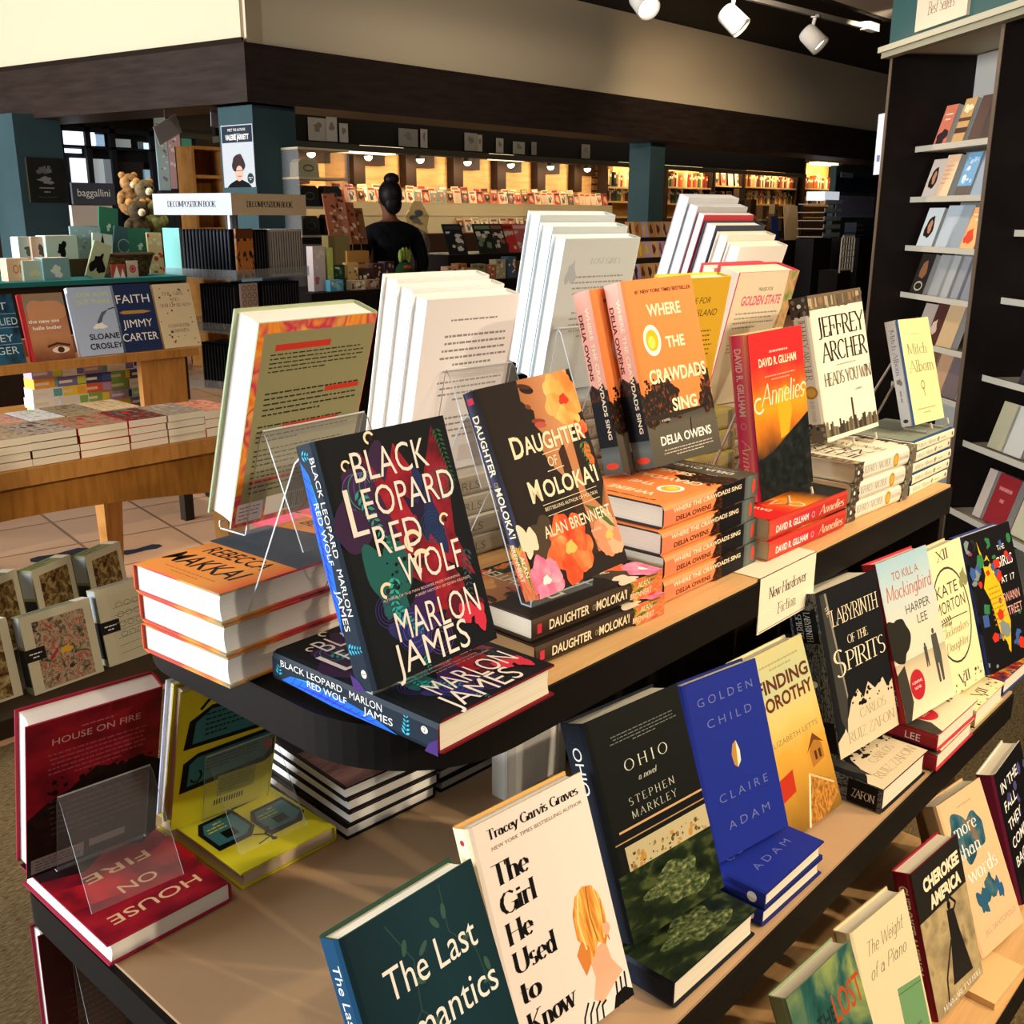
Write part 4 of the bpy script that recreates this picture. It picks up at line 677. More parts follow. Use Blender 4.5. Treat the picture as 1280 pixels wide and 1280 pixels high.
# ------------------------------------------------------------------ middle shelf, front row
vine = mat('2e4a44'); leafm = mat('3a5a50')
af = [('line', [(.3, .95), (.42, .78), (.38, .6), (.55, .45), (.5, .25), (.62, .1)], .008, vine), ('line', [(.72, .98), (.7, .8), (.85, .68), (.88, .5)], .007, vine), ('line', [(.38, .6), (.2, .5), (.15, .3)], .007, vine), ('line', [(.55, .45), (.75, .36), (.72, .2)], .007, vine)]
for u, v, t in ((.38, .84, 70), (.5, .8, 40), (.62, .86, 120), (.7, .88, 80), (.8, .74, 30), (.9, .6, -80), (.3, .55, 160), (.2, .42, -100), (.6, .42, 20), (.68, .38, 100), (.45, .52, 60), (.76, .28, -70), (.52, .2, 70), (.6, .14, 20), (.88, .55, 200), (.42, .7, 150)): af.append(('e', u, v, .045, .012, leafm, t))
for s, v, w in (('The Last', .69, .68), ('Romantics', .49, .88)): af.append(('t', s, .54 if s[0] == 'T' else .5, v, .125, WH, dict(w=w)))
af.append(('t', 'A NOVEL', .56, .38, .025, WH, dict(w=.22)))
asp = [('t', 'The Last Romantics', .4, .36, .36, WH, dict(w=.6))]
p_lr = (.454, .519, .69, -.5, 22.5, 0, .16, .238, .034)
book(p_lr, 'S', 'dark teal novel with white title and thin vines at the near end of its row', front=gmat([(0, '0f2a33'), (.6, '143640'), (1, '123038')], 0), spine=mat('1b4a6b', .35), af=af, asp=asp, board=mat('2a4a3a'))
easel(p_lr, 'clear easel behind the dark teal vine novel', 1, .10, .55, .16, foot=.07, dz=.012)
hm_ = nmat([(.3, 'c8702c'), (.45, 'e0963f'), (.6, 'f2bf58'), (.75, 'f8dc8a')], 7, (3.5, .8, 1), 'UV', .5, 4, .8)
hair = [('p', [(.63, .36), (.64, .46), (.69, .525), (.77, .55), (.85, .535), (.9, .48), (.915, .4), (.9, .31), (.86, .27), (.8, .3), (.74, .255), (.68, .25), (.64, .28), (.66, .33)], hm_), ('p', [(.6, .3), (.66, .345), (.72, .3), (.7, .235), (.64, .2), (.62, .245)], mat('d8843c')), ('line', [(.72, .53), (.67, .42), (.69, .3)], .012, mat('f8e0a0')), ('line', [(.8, .54), (.78, .42), (.8, .31)], .012, mat('b8642a')), ('line', [(.86, .52), (.88, .42), (.86, .3)], .012, mat('f5cf80')), ('line', [(.76, .54), (.73, .42), (.75, .28)], .01, mat('e8a048')), ('line', [(.9, .46), (.88, .36), (.9, .28)], .01, mat('d07a34')), ('blob', .895, .33, .03, .03, 4, mat('f0b08a'), .2)]
af = [('p', [(.69, .27), (.86, .29), (.88, .2), (.96, .12), (1, .09), (1, 0), (.6, 0), (.66, .1), (.71, .17)], gmat([(0, 'f2c0a0'), (.2, 'eeb08c'), (1, 'eeb08c')], 1)), ('p', [(.5, 0), (.55, .07), (.62, .11), (.72, .055), (.86, .1), (.95, .125), (1, .1), (1, 0)], mat('ece8e2'))] + [('line', [(.52 + .06 * i, .0), (.545 + .055 * i, .05), (.6 + .05 * i, .095 - .012 * i)], .016, K) for i in range(4)] + [('line', [(.84 + .05 * i, .0), (.86 + .045 * i, .06), (.87 + .045 * i, .1 + .008 * i)], .016, K) for i in range(3)] + [('p', [(.8, .0), (.84, .05), (.93, .06), (1, .03), (1, 0)], K)] + hair
fb = dict(f=1, thick=.2, thin=.035, ser=.12)
for s, v, h, w in (('The', .735, .085, .3), ('Girl', .615, .085, .3), ('He', .495, .085, .22), ('Used', .375, .085, .36), ('to', .255, .08, .17), ('Know', .125, .085, .42)): af.append(('t', s, .1, v, h, K, dict(fb, w=w, a='l')))
af += [('t', 'Tracey Garvis Graves', .53, .92, .04, K, dict(f=1, thick=.18, thin=.05, ser=.1, w=.8)), ('t', 'NEW YORK TIMES BESTSELLING AUTHOR', .54, .875, .016, mat('8a8078'), dict(w=.8))]
p_gi = (.617, .538, .699, -3.4, 20.5, -.8, .163, .246, .028)
book(p_gi, 'S', 'pale pink white novel with heavy black lettering and a golden haired woman from behind', front=mat('efe2d8', .4), spine=mat('f0dfb8', .4), af=af, asp=[('e', .06, .5, .012, .12, RED)], board=mat('d8a860'))
lake = nmat([(.3, '0c120c'), (.5, '1c2816'), (.65, '465028'), (.8, '141c10')], 5, (1, 3, 1), 'UV', .4, 6, .6)
def ohio(o=0):
    a = [('r', 0, 0, 1, .3, lake), ('blob', .55, .15, .3, .08, 5, nmat([(.35, '22301a'), (.55, '55603a'), (.7, '8f9860')], 18, (1, 3, 1)), .5), ('p', [(.12, .3), (1, .3), (1, .42), (.12, .41)], mat('b9ad86')), ('scat', .14, .3, .98, .375, 60, .008, .025, [mat('8a6a3a'), mat('a88a5a'), mat('5a4a2a'), mat('b8863a')], 4), ('r', .05, .41, 1, .43, K), ('r', .04, .432, 1, .438, mat('a88a5a')), ('r', .06, .44, 1, .47, K), ('r', .1, .474, 1, .484, mat('c8a070'))]
    a += [('t', 'O H I O', .52, .72, .05, mat('d8dcc8'), dict(f=1, w=.46, thick=.09, ser=.08)), ('t', 'a novel', .5, .66, .028, mat('c8ccb8'), dict(f=1, ser=0, sh=.3, w=.2)), ('t', 'S T E P H E N', .5, .57, .034, mat('c8ccb8'), dict(f=1, w=.48, thick=.09, ser=.08)), ('t', 'M A R K L E Y', .5, .51, .034, mat('c8ccb8'), dict(f=1, w=.48, thick=.09, ser=.08)), ('lines', .2, .84, .92, .9, 4, mat('6a7068'), 'c')]
    return a
OH = dict(front=mat('0e110f', .35), spine=mat('141c28', .35), af=ohio(), asp=[('t', 'OHIO', .22, .34, .36, WH, dict(w=.22))])
p_os = (.803, .546, .735, -6.5, 20.5, 0, .158, .248, .042)
book(p_os, 'S', 'upright black novel titled OHIO above a dim green shore photograph', **OH)
book((.807, .496, .713, -1.1, 90, 0, .17, .24, .037), 'S', 'black novel with green shore cover lying flat below its upright copy', **OH)
easel(p_os, 'clear easel behind the upright black shore novel', 1, .1, .5, .4, foot=.05, dz=.012, group=None)
blu = mat('1c2c8c', .35); gl = mat('6a73a4', .4)
ltr = [('t', s, .52, v, .05, gl, dict(b=-.01, w=w)) for s, v, w in (('G O L D E N', .85, .74), ('C H I L D', .72, .6), ('C L A I R E', .3, .66), ('A D A M', .14, .56))]
af = ltr + [('p', [(.5, .45), (.53, .6), (.48, .585), (.445, .53), (.46, .47)], mat('b8883a')), ('p', [(.5, .45), (.53, .6), (.56, .54), (.55, .48)], mat('e8e0c8'))]
GO = dict(front=blu, spine=mat('1d2c8a', .3), af=af, asp=[('e', .92, .5, .03, .3, WH)], board=mat('1a2468'))
p_gs = (.994, .559, .733, -9.3, 19, -.2, .141, .224, .025)
book(p_gs, 'S', 'upright royal blue novel with thin spaced lettering and a small gold crescent', **GO)
book((.993, .491, .724, -.6, 90, 0, .15, .218, .048), 'S', ['royal blue book on top of the flat pair below its upright copy', 'royal blue book underneath the flat pair below its upright copy'], n=2, jit=.003, **GO)
sky = gmat([(0, '7a5a22'), (.2, 'b8862e'), (.42, 'd8a03c'), (.6, 'd8c070'), (.8, 'b8c096'), (1, 'c8c088')], 1, .08, 4)
af = [('t', 'FINDING', .55, .78, .075, mat('5a2a18'), dict(w=.84, b=.03)), ('t', 'DOROTHY', .52, .68, .075, mat('5a2a18'), dict(w=.92, b=.03)), ('t', 'ELIZABETH LETTS', .52, .49, .03, mat('8a7a4a'), dict(w=.8)), ('lines', .2, .88, .9, .94, 2, mat('a09868'), 'c'), ('p', [(.68, .28), (.9, .3), (.9, .38), (.79, .45), (.68, .37)], mat('a8702a')), ('p', [(.64, .37), (.79, .46), (.94, .38), (.79, .42)], mat('6a3a18')), ('r', .75, .31, .79, .36, mat('4a2a12')), ('r', .82, .31, .86, .36, mat('4a2a12')), ('p', [(.1, .2), (.34, .22), (.36, .34), (.12, .32)], mat('b8321a')), ('p', [(.42, 0), (.72, .0), (1, .08), (.95, .16), (.62, .26)], nmat([(.4, '8a5a22'), (.6, 'c88a3a')], 30)), ('line', [(.42, 0), (.6, .26)], .03, mat('e8d8b0')), ('line', [(.95, .14), (.6, .26)], .02, mat('d8b880'))]
p_fd = (1.15, .545, .69, -3.6, 20.5, 0, .15, .252, .03)
book(p_fd, 'S', 'golden prairie novel with a small house, partly behind the royal blue one', front=sky, spine=mat('c8b870'), af=af, board=mat('d8d0a0'))
swirl = nmat([(.4, '14161a'), (.5, '8a8e92'), (.56, '1a1c20')], 9, (1, 1, 1), 'UV', .4, 5, 3)
af = [('p', [(0, 0), (1, 0), (1, .3), (.9, .27), (.85, .34), (.7, .3), (.6, .36), (.5, .28), (.42, .35), (.3, .3), (.22, .22), (.12, .14), (0, .1)], mat('d8c8a8')), ('scat', .3, .24, 1, .34, 22, .012, .03, [K], 3), ('p', [(.06, .98), (.13, .98), (.24, .32), (.17, .12), (.1, .22)], mat('3c3a36')), ('p', [(.13, .98), (.16, .98), (.26, .34), (.24, .32)], mat('8a8478')), ('t', 'LABYRINTH', .57, .77, .095, CR, dict(f=1, w=.78, thick=.1)), ('t', 'OF THE', .55, .635, .05, CR, dict(f=1, w=.34)), ('t', 'S', .21, .465, .16, CR, dict(f=1, w=.17, ser=0)), ('t', 'PIRITS', .64, .485, .11, CR, dict(f=1, w=.66)), ('t', 'CARLOS', .62, .17, .055, mat('a89878'), dict(f=1, w=.44)), ('t', 'RUIZ ZAFON', .56, .06, .06, mat('a89878'), dict(f=1, w=.8)), ('t', 'THE', .12, .87, .03, CR, dict(f=1, rot=-75))]
asp = [('r', 0, 0, 1, 1, swirl), ('r', .1, .08, .3, .92, K), ('t', 'LABYRINTH', .2, .5, .2, WH, dict(f=1, w=.18)), ('t', 'SPIRITS', .2, .2, .2, WH, dict(f=1, w=.15)), ('e', .55, .5, .02, .11, WH), ('r', .78, .05, .97, .95, K), ('t', 'ZAFON', .88, .3, .3, WH, dict(f=1, w=.15))]
LAB = dict(front=mat('15161a', .35), spine=K, af=af, asp=asp)
p_ls = (1.321, .553, .744, -6.3, 15.4, .2, .164, .246, .05)
book(p_ls, 'S', 'upright thick black novel with white labyrinth title over pale torn base', **LAB)
book((1.331, .491, .7165, -1, 90, 0, .156, .24, .041), 'S', 'thick black and parchment novel lying flat under the labyrinth cover', **LAB)
easel(p_ls, 'clear easel behind the thick black labyrinth novel', 1, .1, .5, .5, foot=.05, dz=.012, group=None)
man = mat('4a4a46')
af = [('r', 0, .55, 1, 1, gmat([(.5, 'dcd2bc'), (.8, 'b8ccd0'), (1, '9cc0d0')], 1, .05)), ('r', 0, 0, 1, .36, gmat([(0, 'e6dab8'), (.3, 'cdbf9d'), (.36, 'b8ac90')], 1)), ('blob', .14, .5, .2, .15, 4, mat('26241f'), .2), ('p', [(0, .3), (.16, .34), (.2, .1), (.1, 0), (0, 0)], mat('3a3630')), ('t', 'TO KILL A', .5, .86, .055, mat('a85a44'), dict(w=.52)), ('t', 'Mockingbird', .53, .745, .09, mat('c0603f'), dict(f=1, ser=.05, sh=.15, w=.9, thick=.1, thin=.05)), ('t', 'HARPER', .62, .63, .06, mat('4a4640'), dict(w=.48)), ('t', 'LEE', .66, .545, .06, mat('4a4640'), dict(w=.2)),
      ('e', .8, .46, .025, .018, man), ('p', [(.75, .44), (.86, .44), (.88, .3), (.86, .13), (.82, .13), (.81, .25), (.79, .25), (.79, .13), (.75, .13), (.74, .3)], man), ('e', .6, .4, .018, .013, man), ('p', [(.57, .39), (.63, .39), (.63, .26), (.61, .26), (.6, .3), (.59, .26), (.57, .26)], man), ('e', .33, .19, .14, .095, RED), ('t', 'A GRAPHIC', .33, .2, .018, WH, dict(w=.2)), ('t', 'NOVEL', .33, .165, .018, WH, dict(w=.13))]
MO = dict(front=mat('ddd3bb', .4), spine=mat('a02a34', .4), af=af, asp=[('t', 'LEE', .84, .3, .4, WH, dict(w=.1)), ('t', 'MOCKINGBIRD', .4, .3, .4, WH, dict(w=.5))], board=mat('b83040'))
p_ms = (1.487, .524, .748, -6.1, 18.5, -.3, .157, .252, .028)
book(p_ms, 'S', 'upright graphic novel in pale blue and sand with a red disc and two walking figures', **MO)
book((1.501, .479, .7385, 0, 90, 0, .165, .24, .0625), 'S', ['sand coloured graphic novel with red spine on top of the flat pair', 'sand coloured graphic novel with red spine underneath the flat pair'], n=2, jit=.003, **MO)
bk = mat('3a362c')
af = [('ring', .5, .52, .44, .33, .025, bk), ('t', 'XII', .5, .9, .07, bk, dict(f=1, w=.3, thick=.14)), ('t', 'VII', .5, .05, .07, bk, dict(f=1, w=.3, thick=.14)), ('t', 'KATE', .47, .66, .085, bk, dict(w=.52)), ('t', 'MORTON', .5, .55, .085, bk, dict(w=.7)), ('line', [(.15, .49), (.5, .5), (.85, .49)], .012, bk), ('fern', .5, .49, .4, 178, 8, bk), ('t', 'Clockmakers', .5, .39, .06, mat('8a7a50'), dict(f=1, ser=0, sh=.2, w=.66)), ('t', 'Daughter', .5, .29, .06, mat('8a7a50'), dict(f=1, ser=0, sh=.2, w=.56)), ('blob', .9, .72, .08, .07, 3, mat('8a8a5a'), .5), ('scat', 0, 0, 1, .12, 18, .01, .03, [mat('8a7a50'), bk], 2)]
KA = dict(front=mat('e9dfae', .4), spine=mat('c8bd8a'), af=af)
p_ks = (1.652, .522, .726, -4.5, 17.5, 0, .15, .25, .03)
book(p_ks, 'S', 'upright cream novel with a clock ring and black roman numerals', **KA)
book((1.69, .485, .709, .3, 90, 0, .148, .24, .034), 'S', 'cream clock novel lying flat at the shelf edge', **KA)
conf = [mat('c8321f'), mat('2f7a4a'), mat('3a5a9a'), mat('8a3a5a'), mat('7a8a8a'), mat('22262a')]
af = [('scat', 0, 0, 1, 1, 70, .03, .09, conf + [K, K, K], 6), ('p', [(.25, .94), (.33, .78), (.4, .82), (.55, .6), (.62, .3), (.5, .08), (.38, .2), (.3, .5), (.22, .6), (.3, .68)], mat('e9b81e')), ('p', [(.6, .5), (.95, .5), (.95, .92), (.6, .92)], K), ('lines', .3, .3, .56, .6, 8, mat('a8801a')), ('t', 'THE', .72, .82, .04, WH, dict(w=.16)), ('t', 'GIRLS', .74, .7, .08, WH, dict(w=.36)), ('t', 'AT 17', .74, .58, .05, WH, dict(w=.3)), ('t', 'SWANN', .74, .44, .07, mat('e0a8a0'), dict(w=.36)), ('t', 'STREET', .74, .34, .07, mat('e0a8a0'), dict(w=.36))]
GR = dict(front=K, spine=mat('2a3a7a'), af=af)
p_gl = (1.806, .503, .728, -9, 19.5, 0, .165, .247, .03)
book(p_gl, 'S', 'upright dark novel with scattered colour shapes and a yellow figure at the row end', **GR)
book((1.845, .49, .709, -1, 90, 0, .15, .2, .033), 'S', 'dark novel with colour shapes lying flat at the row end', front=nmat([(.4, '22304a'), (.48, 'c8321f'), (.54, 'e9b81e'), (.6, '2a3a7a')], 5), spine=mat('2a3a7a'))

# ------------------------------------------------------------------ bottom shelf
af = [('r', 0, 0, 1, 1, nmat([(.3, '0f2a2c'), (.45, '2a5a54'), (.6, '8a9a5a'), (.75, 'c8b868')], 2.2, (1, 1, 1), 'UV', .35, 4, .8)), ('t', 'THE', .42, .70, .09, mat('1f2a26'), dict(w=.26, b=.01)), ('t', 'LOST', .76, .68, .16, mat('b04a24'), dict(w=.44, b=.01)), ('t', 'MAN', .5, .4, .13, mat('a8441f'), dict(w=.5))]
book((1.026, .379, .339, -3.5, 22.6, 0, .16, .241, .031), 'S', 'misty green novel cut by the picture edge on the bottom shelf', front=mat('1a3a38'), spine=mat('8a9a7a'), af=af)
af = [('t', 'The Weight', .55, .8, .08, bk, dict(f=1, ser=0, sh=.35, w=.66, thick=.07)), ('t', 'of a Piano', .52, .66, .08, bk, dict(f=1, ser=0, sh=.35, w=.66, thick=.07)), ('p', [(.55, 0), (.97, .0), (.97, .46), (.55, .5)], mat('6f9a6a')), ('line', [(.55, .46), (.97, .43)], .01, mat('4a6a48')), ('r', .5, 0, 1, .1, mat('3a4a30')), ('t', 'A NOVEL', .76, .2, .02, bk, {})]
book((1.197, .392, .336, -5.6, 18.8, 0, .148, .236, .03), 'S', 'cream novel with handwritten style title and a green rectangle', front=mat('e6d3ac', .4), spine=mat('d8c49a'), af=af)
af = [('r', 0, .0, 1, .7, nmat([(.35, '8a7a5a'), (.55, 'b8a478'), (.7, '6a5a42')], 3, (1, 1.5, 1))), ('r', 0, .66, 1, 1, mat('221f1c')), ('t', 'CHEROKEE', .56, .82, .085, CR, dict(w=.76, b=.05)), ('t', 'AMERICA', .58, .69, .085, CR, dict(w=.66, b=.05)), ('e', .58, .62, .035, .03, K), ('p', [(.52, .6), (.66, .58), (.7, .42), (.82, .1), (.4, .12), (.5, .4)], mat('1f1d1c')), ('line', [(.5, .4), (.3, .2), (.26, .05)], .03, mat('2a2622')), ('line', [(.64, .56), (.72, .6), (.6, .68)], .03, mat('1f1d1c')), ('e', .58, .68, .045, .035, mat('2a2622')), ('t', 'MARGARET VERBLE', .55, .025, .035, WH, dict(w=.84, f=1))]
book((1.387, .39, .338, -4, 17.6, -.3, .157, .232, .034), 'S', 'brown novel with a running dark figure and a deep red spine', front=mat('4a4030', .4), spine=mat('8f1f30', .35), af=af, asp=[('t', 'CHEROKEE AMERICA', .4, .3, .42, CR, dict(w=.62, b=.03))])
bd = nmat([(.4, '1f4a5a'), (.55, '3a6a78'), (.65, '8a6a4a')], 6)
af = [('blob', .42, .72, .3, .17, 7, bd, .35), ('blob', .56, .34, .12, .09, 3, bd, .4), ('blob', .36, .3, .1, .09, 8, mat('2a5a78'), .5), ('blob', .74, .3, .06, .07, 9, mat('2a5a88'), .4), ('t', 'more', .42, .74, .09, WH, dict(f=1, ser=.05, w=.5)), ('t', 'than', .38, .6, .09, WH, dict(f=1, ser=.05, w=.46)), ('t', 'words', .52, .44, .1, WH, dict(f=1, ser=.05, w=.66)), ('t', 'JILL SANTOPOLO', .56, .1, .035, mat('b8967a'), dict(w=.72)), ('lines', .25, .9, .8, .94, 1, mat('c8a078'), 'c')]
book((1.556, .386, .352, -6.1, 25.5, -1.4, .15, .25, .035), 'S', 'peach novel with a blue cloud head shape and white lettering', front=mat('e8bc90', .4), spine=mat('c8a878'), af=af)
af = [('p', [(.05, 1), (.05, .4), (.3, 0), (1, 0), (1, 1)], K)] + [('t', s, .1, v, .08, WH, dict(w=w, a='l', b=.01)) for s, v, w in (('IN THE', .82, .6), ('FALL', .68, .42), ('THEY', .54, .46), ('COME', .4, .5), ('BACK', .26, .48))] + [('scat', .2, .1, 1, .9, 24, .03, .08, [mat('3a3a6a'), mat('4a4a7a')], 3)]
af = af[:1] + af[-1:] + af[1:-1]
book((1.765, .386, .338, 2.8, 18.4, 0, .163, .241, .034), 'S', 'dark indigo novel with stacked white words and a wine spine', front=K, spine=mat('7a2040', .35), af=af, board=mat('d8d4c8'))
book((1.70, .50, .325, -8, 20, 0, .12, .2, .02), 'S', 'tan book leaning back behind the peach and indigo novels', front=mat('b89a6a'))
# flat paper pad on the bottom shelf and the reversed novel at the table end
m = MB(); M = Matrix.Translation((1.50, .365, ZL)) @ Matrix.Rotation(math.radians(-3), 4, 'Z'); m.b2((0, -.02, 0), (.12, .12, .012), mat('e0bc84', .6), M); tag(m.build('price_board'), 'tan board lying flat before the brown and peach novels', 'board')
ab = [('r', 0, 0, 1, 1, nmat([(.3, '4a2024'), (.7, '5c2a2c')], 3)), ('r', .3, .0, .72, .1, mat('8a8088')), ('ring', .3, .8, .08, .055, .03, WH, 40, 320), ('ring', .42, .72, .03, .02, .008, mat('b09a9a')), ('lines', .15, .2, .9, .6, 10, mat('6a3a40'), 'c')]
p_mr = (.447, 1.262, .326, -4, -3, 0, .165, .255, .03)
book(p_mr, 'B', 'maroon book showing its back below the table edge, white ring logo', front=burg, spine=burg, back=mat('4a2024'), ab=ab, pages=PAGEW, board=burg)
easel(p_mr, 'clear easel before the maroon book below the table edge', -1, .12, .8, .6, foot=.06, dz=0, group=None)
LAY = 1e-4
# ------------------------------------------------------------------ wooden table with paperbacks
wood = nmat([(.3, '9a672e'), (.55, 'b47f42'), (.8, 'a67238')], 3, (14, 2, 2), 'Object', .42, 4, .5); woodd = nmat([(.3, '8f5c26'), (.6, 'a8712f')], 3, (14, 2, 2), 'Object', .45, 4, .5)
tx0, tx1, ty0, ty1, tz = .35, 2.06, 3.05, 4.15, .78
wt_ = thing('wooden_table', 'honey wood table with arched aprons and tapered legs piled with paperbacks', 'table', (1.2, 3.6, 0))
def loc(a): return (a[0] - 1.2, a[1] - 3.6, a[2])
m = MB(); m.b2(loc((tx0, ty0, tz - .05)), loc((tx1, ty1, tz)), wood); m.build('tabletop', wt_)
for nm, y in (('apron', ty0 + .05), ('apron', ty1 - .08)):
    m = MB(); n = 14; poly = [(tx0 - 1.2 + .1, tz - .05), (tx1 - 1.2 - .1, tz - .05)] + [(tx1 - 1.2 - .1 - (tx1 - tx0 - .2) * i / n, tz - .21 + .055 * math.sin(math.pi * i / n)) for i in range(n + 1)]
    m.prism(poly, y - 3.6, y - 3.57, woodd); m.build(nm, wt_)
for x, y in ((tx0 + .06, ty0 + .05), (tx1 - .13, ty0 + .05), (tx0 + .06, ty1 - .13), (tx1 - .13, ty1 - .13)):
    m = MB(); vs = [Vector(loc((x + a * s + (.035 - .07 * 0) * 0, y + b * s, z))) for z, s in ((0, .055), (tz - .05, .11)) for a, b in ((0, 0), (1, 0), (1, 1), (0, 1))]
    m.mesh(vs, [(0, 3, 2, 1), (4, 5, 6, 7), (0, 1, 5, 4), (1, 2, 6, 5), (2, 3, 7, 6), (3, 0, 4, 7)], wood); m.build('leg', wt_)
YS, ZS = 3.53, 1.02
m = MB(); m.b2(loc((tx0, YS, ZS - .03)), loc((2.13, YS + .22, ZS)), wood); m.b2(loc((tx0, YS + .19, ZS)), loc((2.13, YS + .22, ZS + .06)), wood); m.build('raised_shelf', wt_)
m = MB(); m.b2(loc((1.9, YS + .02, tz)), loc((2.08, YS + .05, ZS - .03)), wood); m.build('shelf_support', wt_)
def pb_pose(px0, px1, py, top, lean=14, t=.022, Y=YS + .03):
    a = atY(px0, py, Y); b = atY(px1, py, Y); return (a.x, Y, ZS + .002, 0, lean, 0, b.x - a.x, top, t)
bl_ = mat('17233a', .4)
book(pb_pose(-32, 33, 449, 0.230), 'S', 'blue paperback with pale capitals between horizontal lines on the wood shelf', front=nmat([(.35, '10233a'), (.6, '1f5a7a')], 3), spine=mat('b8303a'), soft=True, name='paperback_book', af=[('t', s, .55, v, .11, mat('b8d4dc'), dict(w=w)) for s, v, w in (('LAST', .78, .6), ('TIME I LIED', .56, .9), ('RILEY', .32, .6), ('SAGER', .14, .7))] + [('line', [(0, y), (1, y)], .01, mat('8ab4c4')) for y in (.72, .52, .28)])
fc = gmat([(0, '7a4630'), (.35, 'c08860'), (.6, 'b87a58'), (.85, '8a8478'), (1, '9a7a5a')], 1, .12, 3)
book(pb_pose(40, 95, 446, 0.227), 'S', 'paperback with a close up forehead and one eye, red spine edge', front=fc, spine=mat('c02f38'), soft=True, name='paperback_book', af=[('r', 0, 0, .07, 1, mat('c02f38')), ('blob', .55, .72, .42, .2, 4, mat('c8906a'), .2), ('e', .7, .14, .2, .05, mat('e8d8c8')), ('e', .7, .14, .08, .045, mat('4a2a1a')), ('line', [(.42, .2), (.65, .24), (.92, .2)], .05, mat('4a2a1a')), ('t', 'the new me', .45, .56, .055, WH, dict(w=.7, b=.02)), ('t', 'halle butler', .5, .46, .055, WH, dict(w=.66, b=.02))])
book(pb_pose(101, 158, 440, 0.241), 'S', 'pale blue paperback with a small bird above dark capitals', front=mat('aebfdc', .4), spine=mat('c8d4e8'), soft=True, name='paperback_book', af=[('t', 'LOOK ALIVE', .5, .86, .06, mat('d8e86a'), dict(w=.75)), ('t', 'OUT THERE', .5, .75, .06, mat('d8e86a'), dict(w=.75)), ('p', [(.5, .48), (.64, .62), (.8, .66), (.66, .56), (.55, .4)], mat('5a6470')), ('blob', .55, .42, .12, .05, 3, WH, .4), ('line', [(.8, .66), (.94, .68)], .02, K), ('t', 'SLOANE', .6, .23, .085, K, dict(w=.66, b=.02)), ('t', 'CROSLEY', .6, .09, .085, K, dict(w=.72, b=.02))])
book(pb_pose(154, 204, 434, 0.244), 'S', 'navy paperback with white capitals and a gold bar', front=mat('1f3058', .4), spine=mat('1a2a50'), soft=True, name='paperback_book', af=[('t', 'FAITH', .5, .72, .13, WH, dict(w=.82)), ('p', [(.1, .585), (.2, .56), (.7, .56), (.9, .585), (.7, .61), (.2, .61)], mat('b8924a')), ('t', 'JIMMY', .5, .36, .12, WH, dict(w=.74)), ('t', 'CARTER', .5, .16, .12, WH, dict(w=.88))])
book(pb_pose(206, 252, 428, 0.238), 'S', 'cream dotted paperback at the shelf end beside the navy one', front=mat('dccaa4', .45), spine=mat('cbb68c'), soft=True, name='paperback_book', af=[('t', s, .5, v, .05, mat('8a6a4a'), dict(f=1, w=w)) for s, v, w in (('THE GIRL', .82, .6), ('WHO', .73, .26), ('SMILED BEADS', .64, .8), ('CLEMANTINE', .32, .6), ('WAMARIYA', .24, .5))] + [('scat', .03, .03, .97, .97, 24, .015, .035, [mat('4a3a2a'), mat('8a6a3a')], 3)])
# paperback piles along the table front, all seen by their page edges
def pile(x, y, w, d, n, t, cols, lb, yaw=0, z=tz, grp=None, seed=1):
    q = random.Random(seed); cm, pm = book_parts(w, d, t - .0008, mat(cols[0], .4), pages=pagemat(cols[1]), soft=True); ct, _ = book_parts(w, d, t - .0008, nmat([(.35, cols[0]), (.5, cols[2]), (.65, cols[3])], 5), mat(cols[0], .4), pages=PAGE, soft=True)
    for i in range(n):
        o = thing('paperback_book', 'paperback on top of ' + lb if i == n - 1 else 'paperback lower down in ' + lb, 'book', Matrix.Translation((x + q.uniform(-.003, .003), y + q.uniform(-.004, .004), z + i * t + .0004)) @ Matrix.Rotation(math.radians(yaw + q.uniform(-1.2, 1.2)), 4, 'Z'), 'paperback pile: ' + lb); link('cover', ct if i == n - 1 else cm, o); link('pages', pm, o)
PL = [((-20, 42), 4, .0235, ('8a6a4a', 'e6dcc6', 'b8a488', '6a5a48'), 'the pile where the table front leaves the picture'), ((43, 102), 4, .0235, ('4a3a30', 'e2d8c4', 'b8a898', '3a2f2a'), 'the brown pattern covered pile on the table front'), ((104, 166), 4, .0235, ('b83028', 'ece2ca', 'a88a6a', '6a4a3a'), 'the red edged pile on the table front'), ((167, 214), 4, .0235, ('c8281f', 'e2d8c6', '2a2624', '8a8074'), 'the black and red covered pile on the table front'), ((215, 261), 4, .0235, ('a89a8a', 'ece2cc', '8a7a6a', 'c8b8a8'), 'the grey covered pile near the table corner'), ((262, 300), 3, .03, ('c85a38', 'ece2cc', 'e8a888', 'a84a38'), 'the orange red pile at the table corner')]
for k, (p, n, t, c, lb) in enumerate(PL):
    a = atY(p[0], 590, 3.07); b = atY(p[1], 570, 3.07); pile(a.x, 3.07, min(b.x - a.x - .004, .16), .21, n, t, c, lb, 0, seed=k + 2)
PL = [((-10, 38), 4, .0235, ('b85a4a', 'c8b496', 'd8a890', '8a8a90'), 'the rosy second row pile'), ((40, 84), 4, .0235, ('b8c4c8', 'c4b090', 'e8e4dc', '8aa4ac'), 'the pale second row pile'), ((86, 131), 4, .0235, ('6a5a4a', 'bda884', 'a89a78', '4a4034'), 'the brown second row pile'), ((133, 178), 4, .0235, ('c8a878', 'c8b490', 'e0c8a0', 'a8845a'), 'the tan second row pile near the support board')]
for k, (p, n, t, c, lb) in enumerate(PL):
    a = atY(p[0], 540, 3.30); b = atY(p[1], 530, 3.30); pile(a.x, 3.30, b.x - a.x - .004, .2, n, t, c, lb, 0, seed=k + 20)
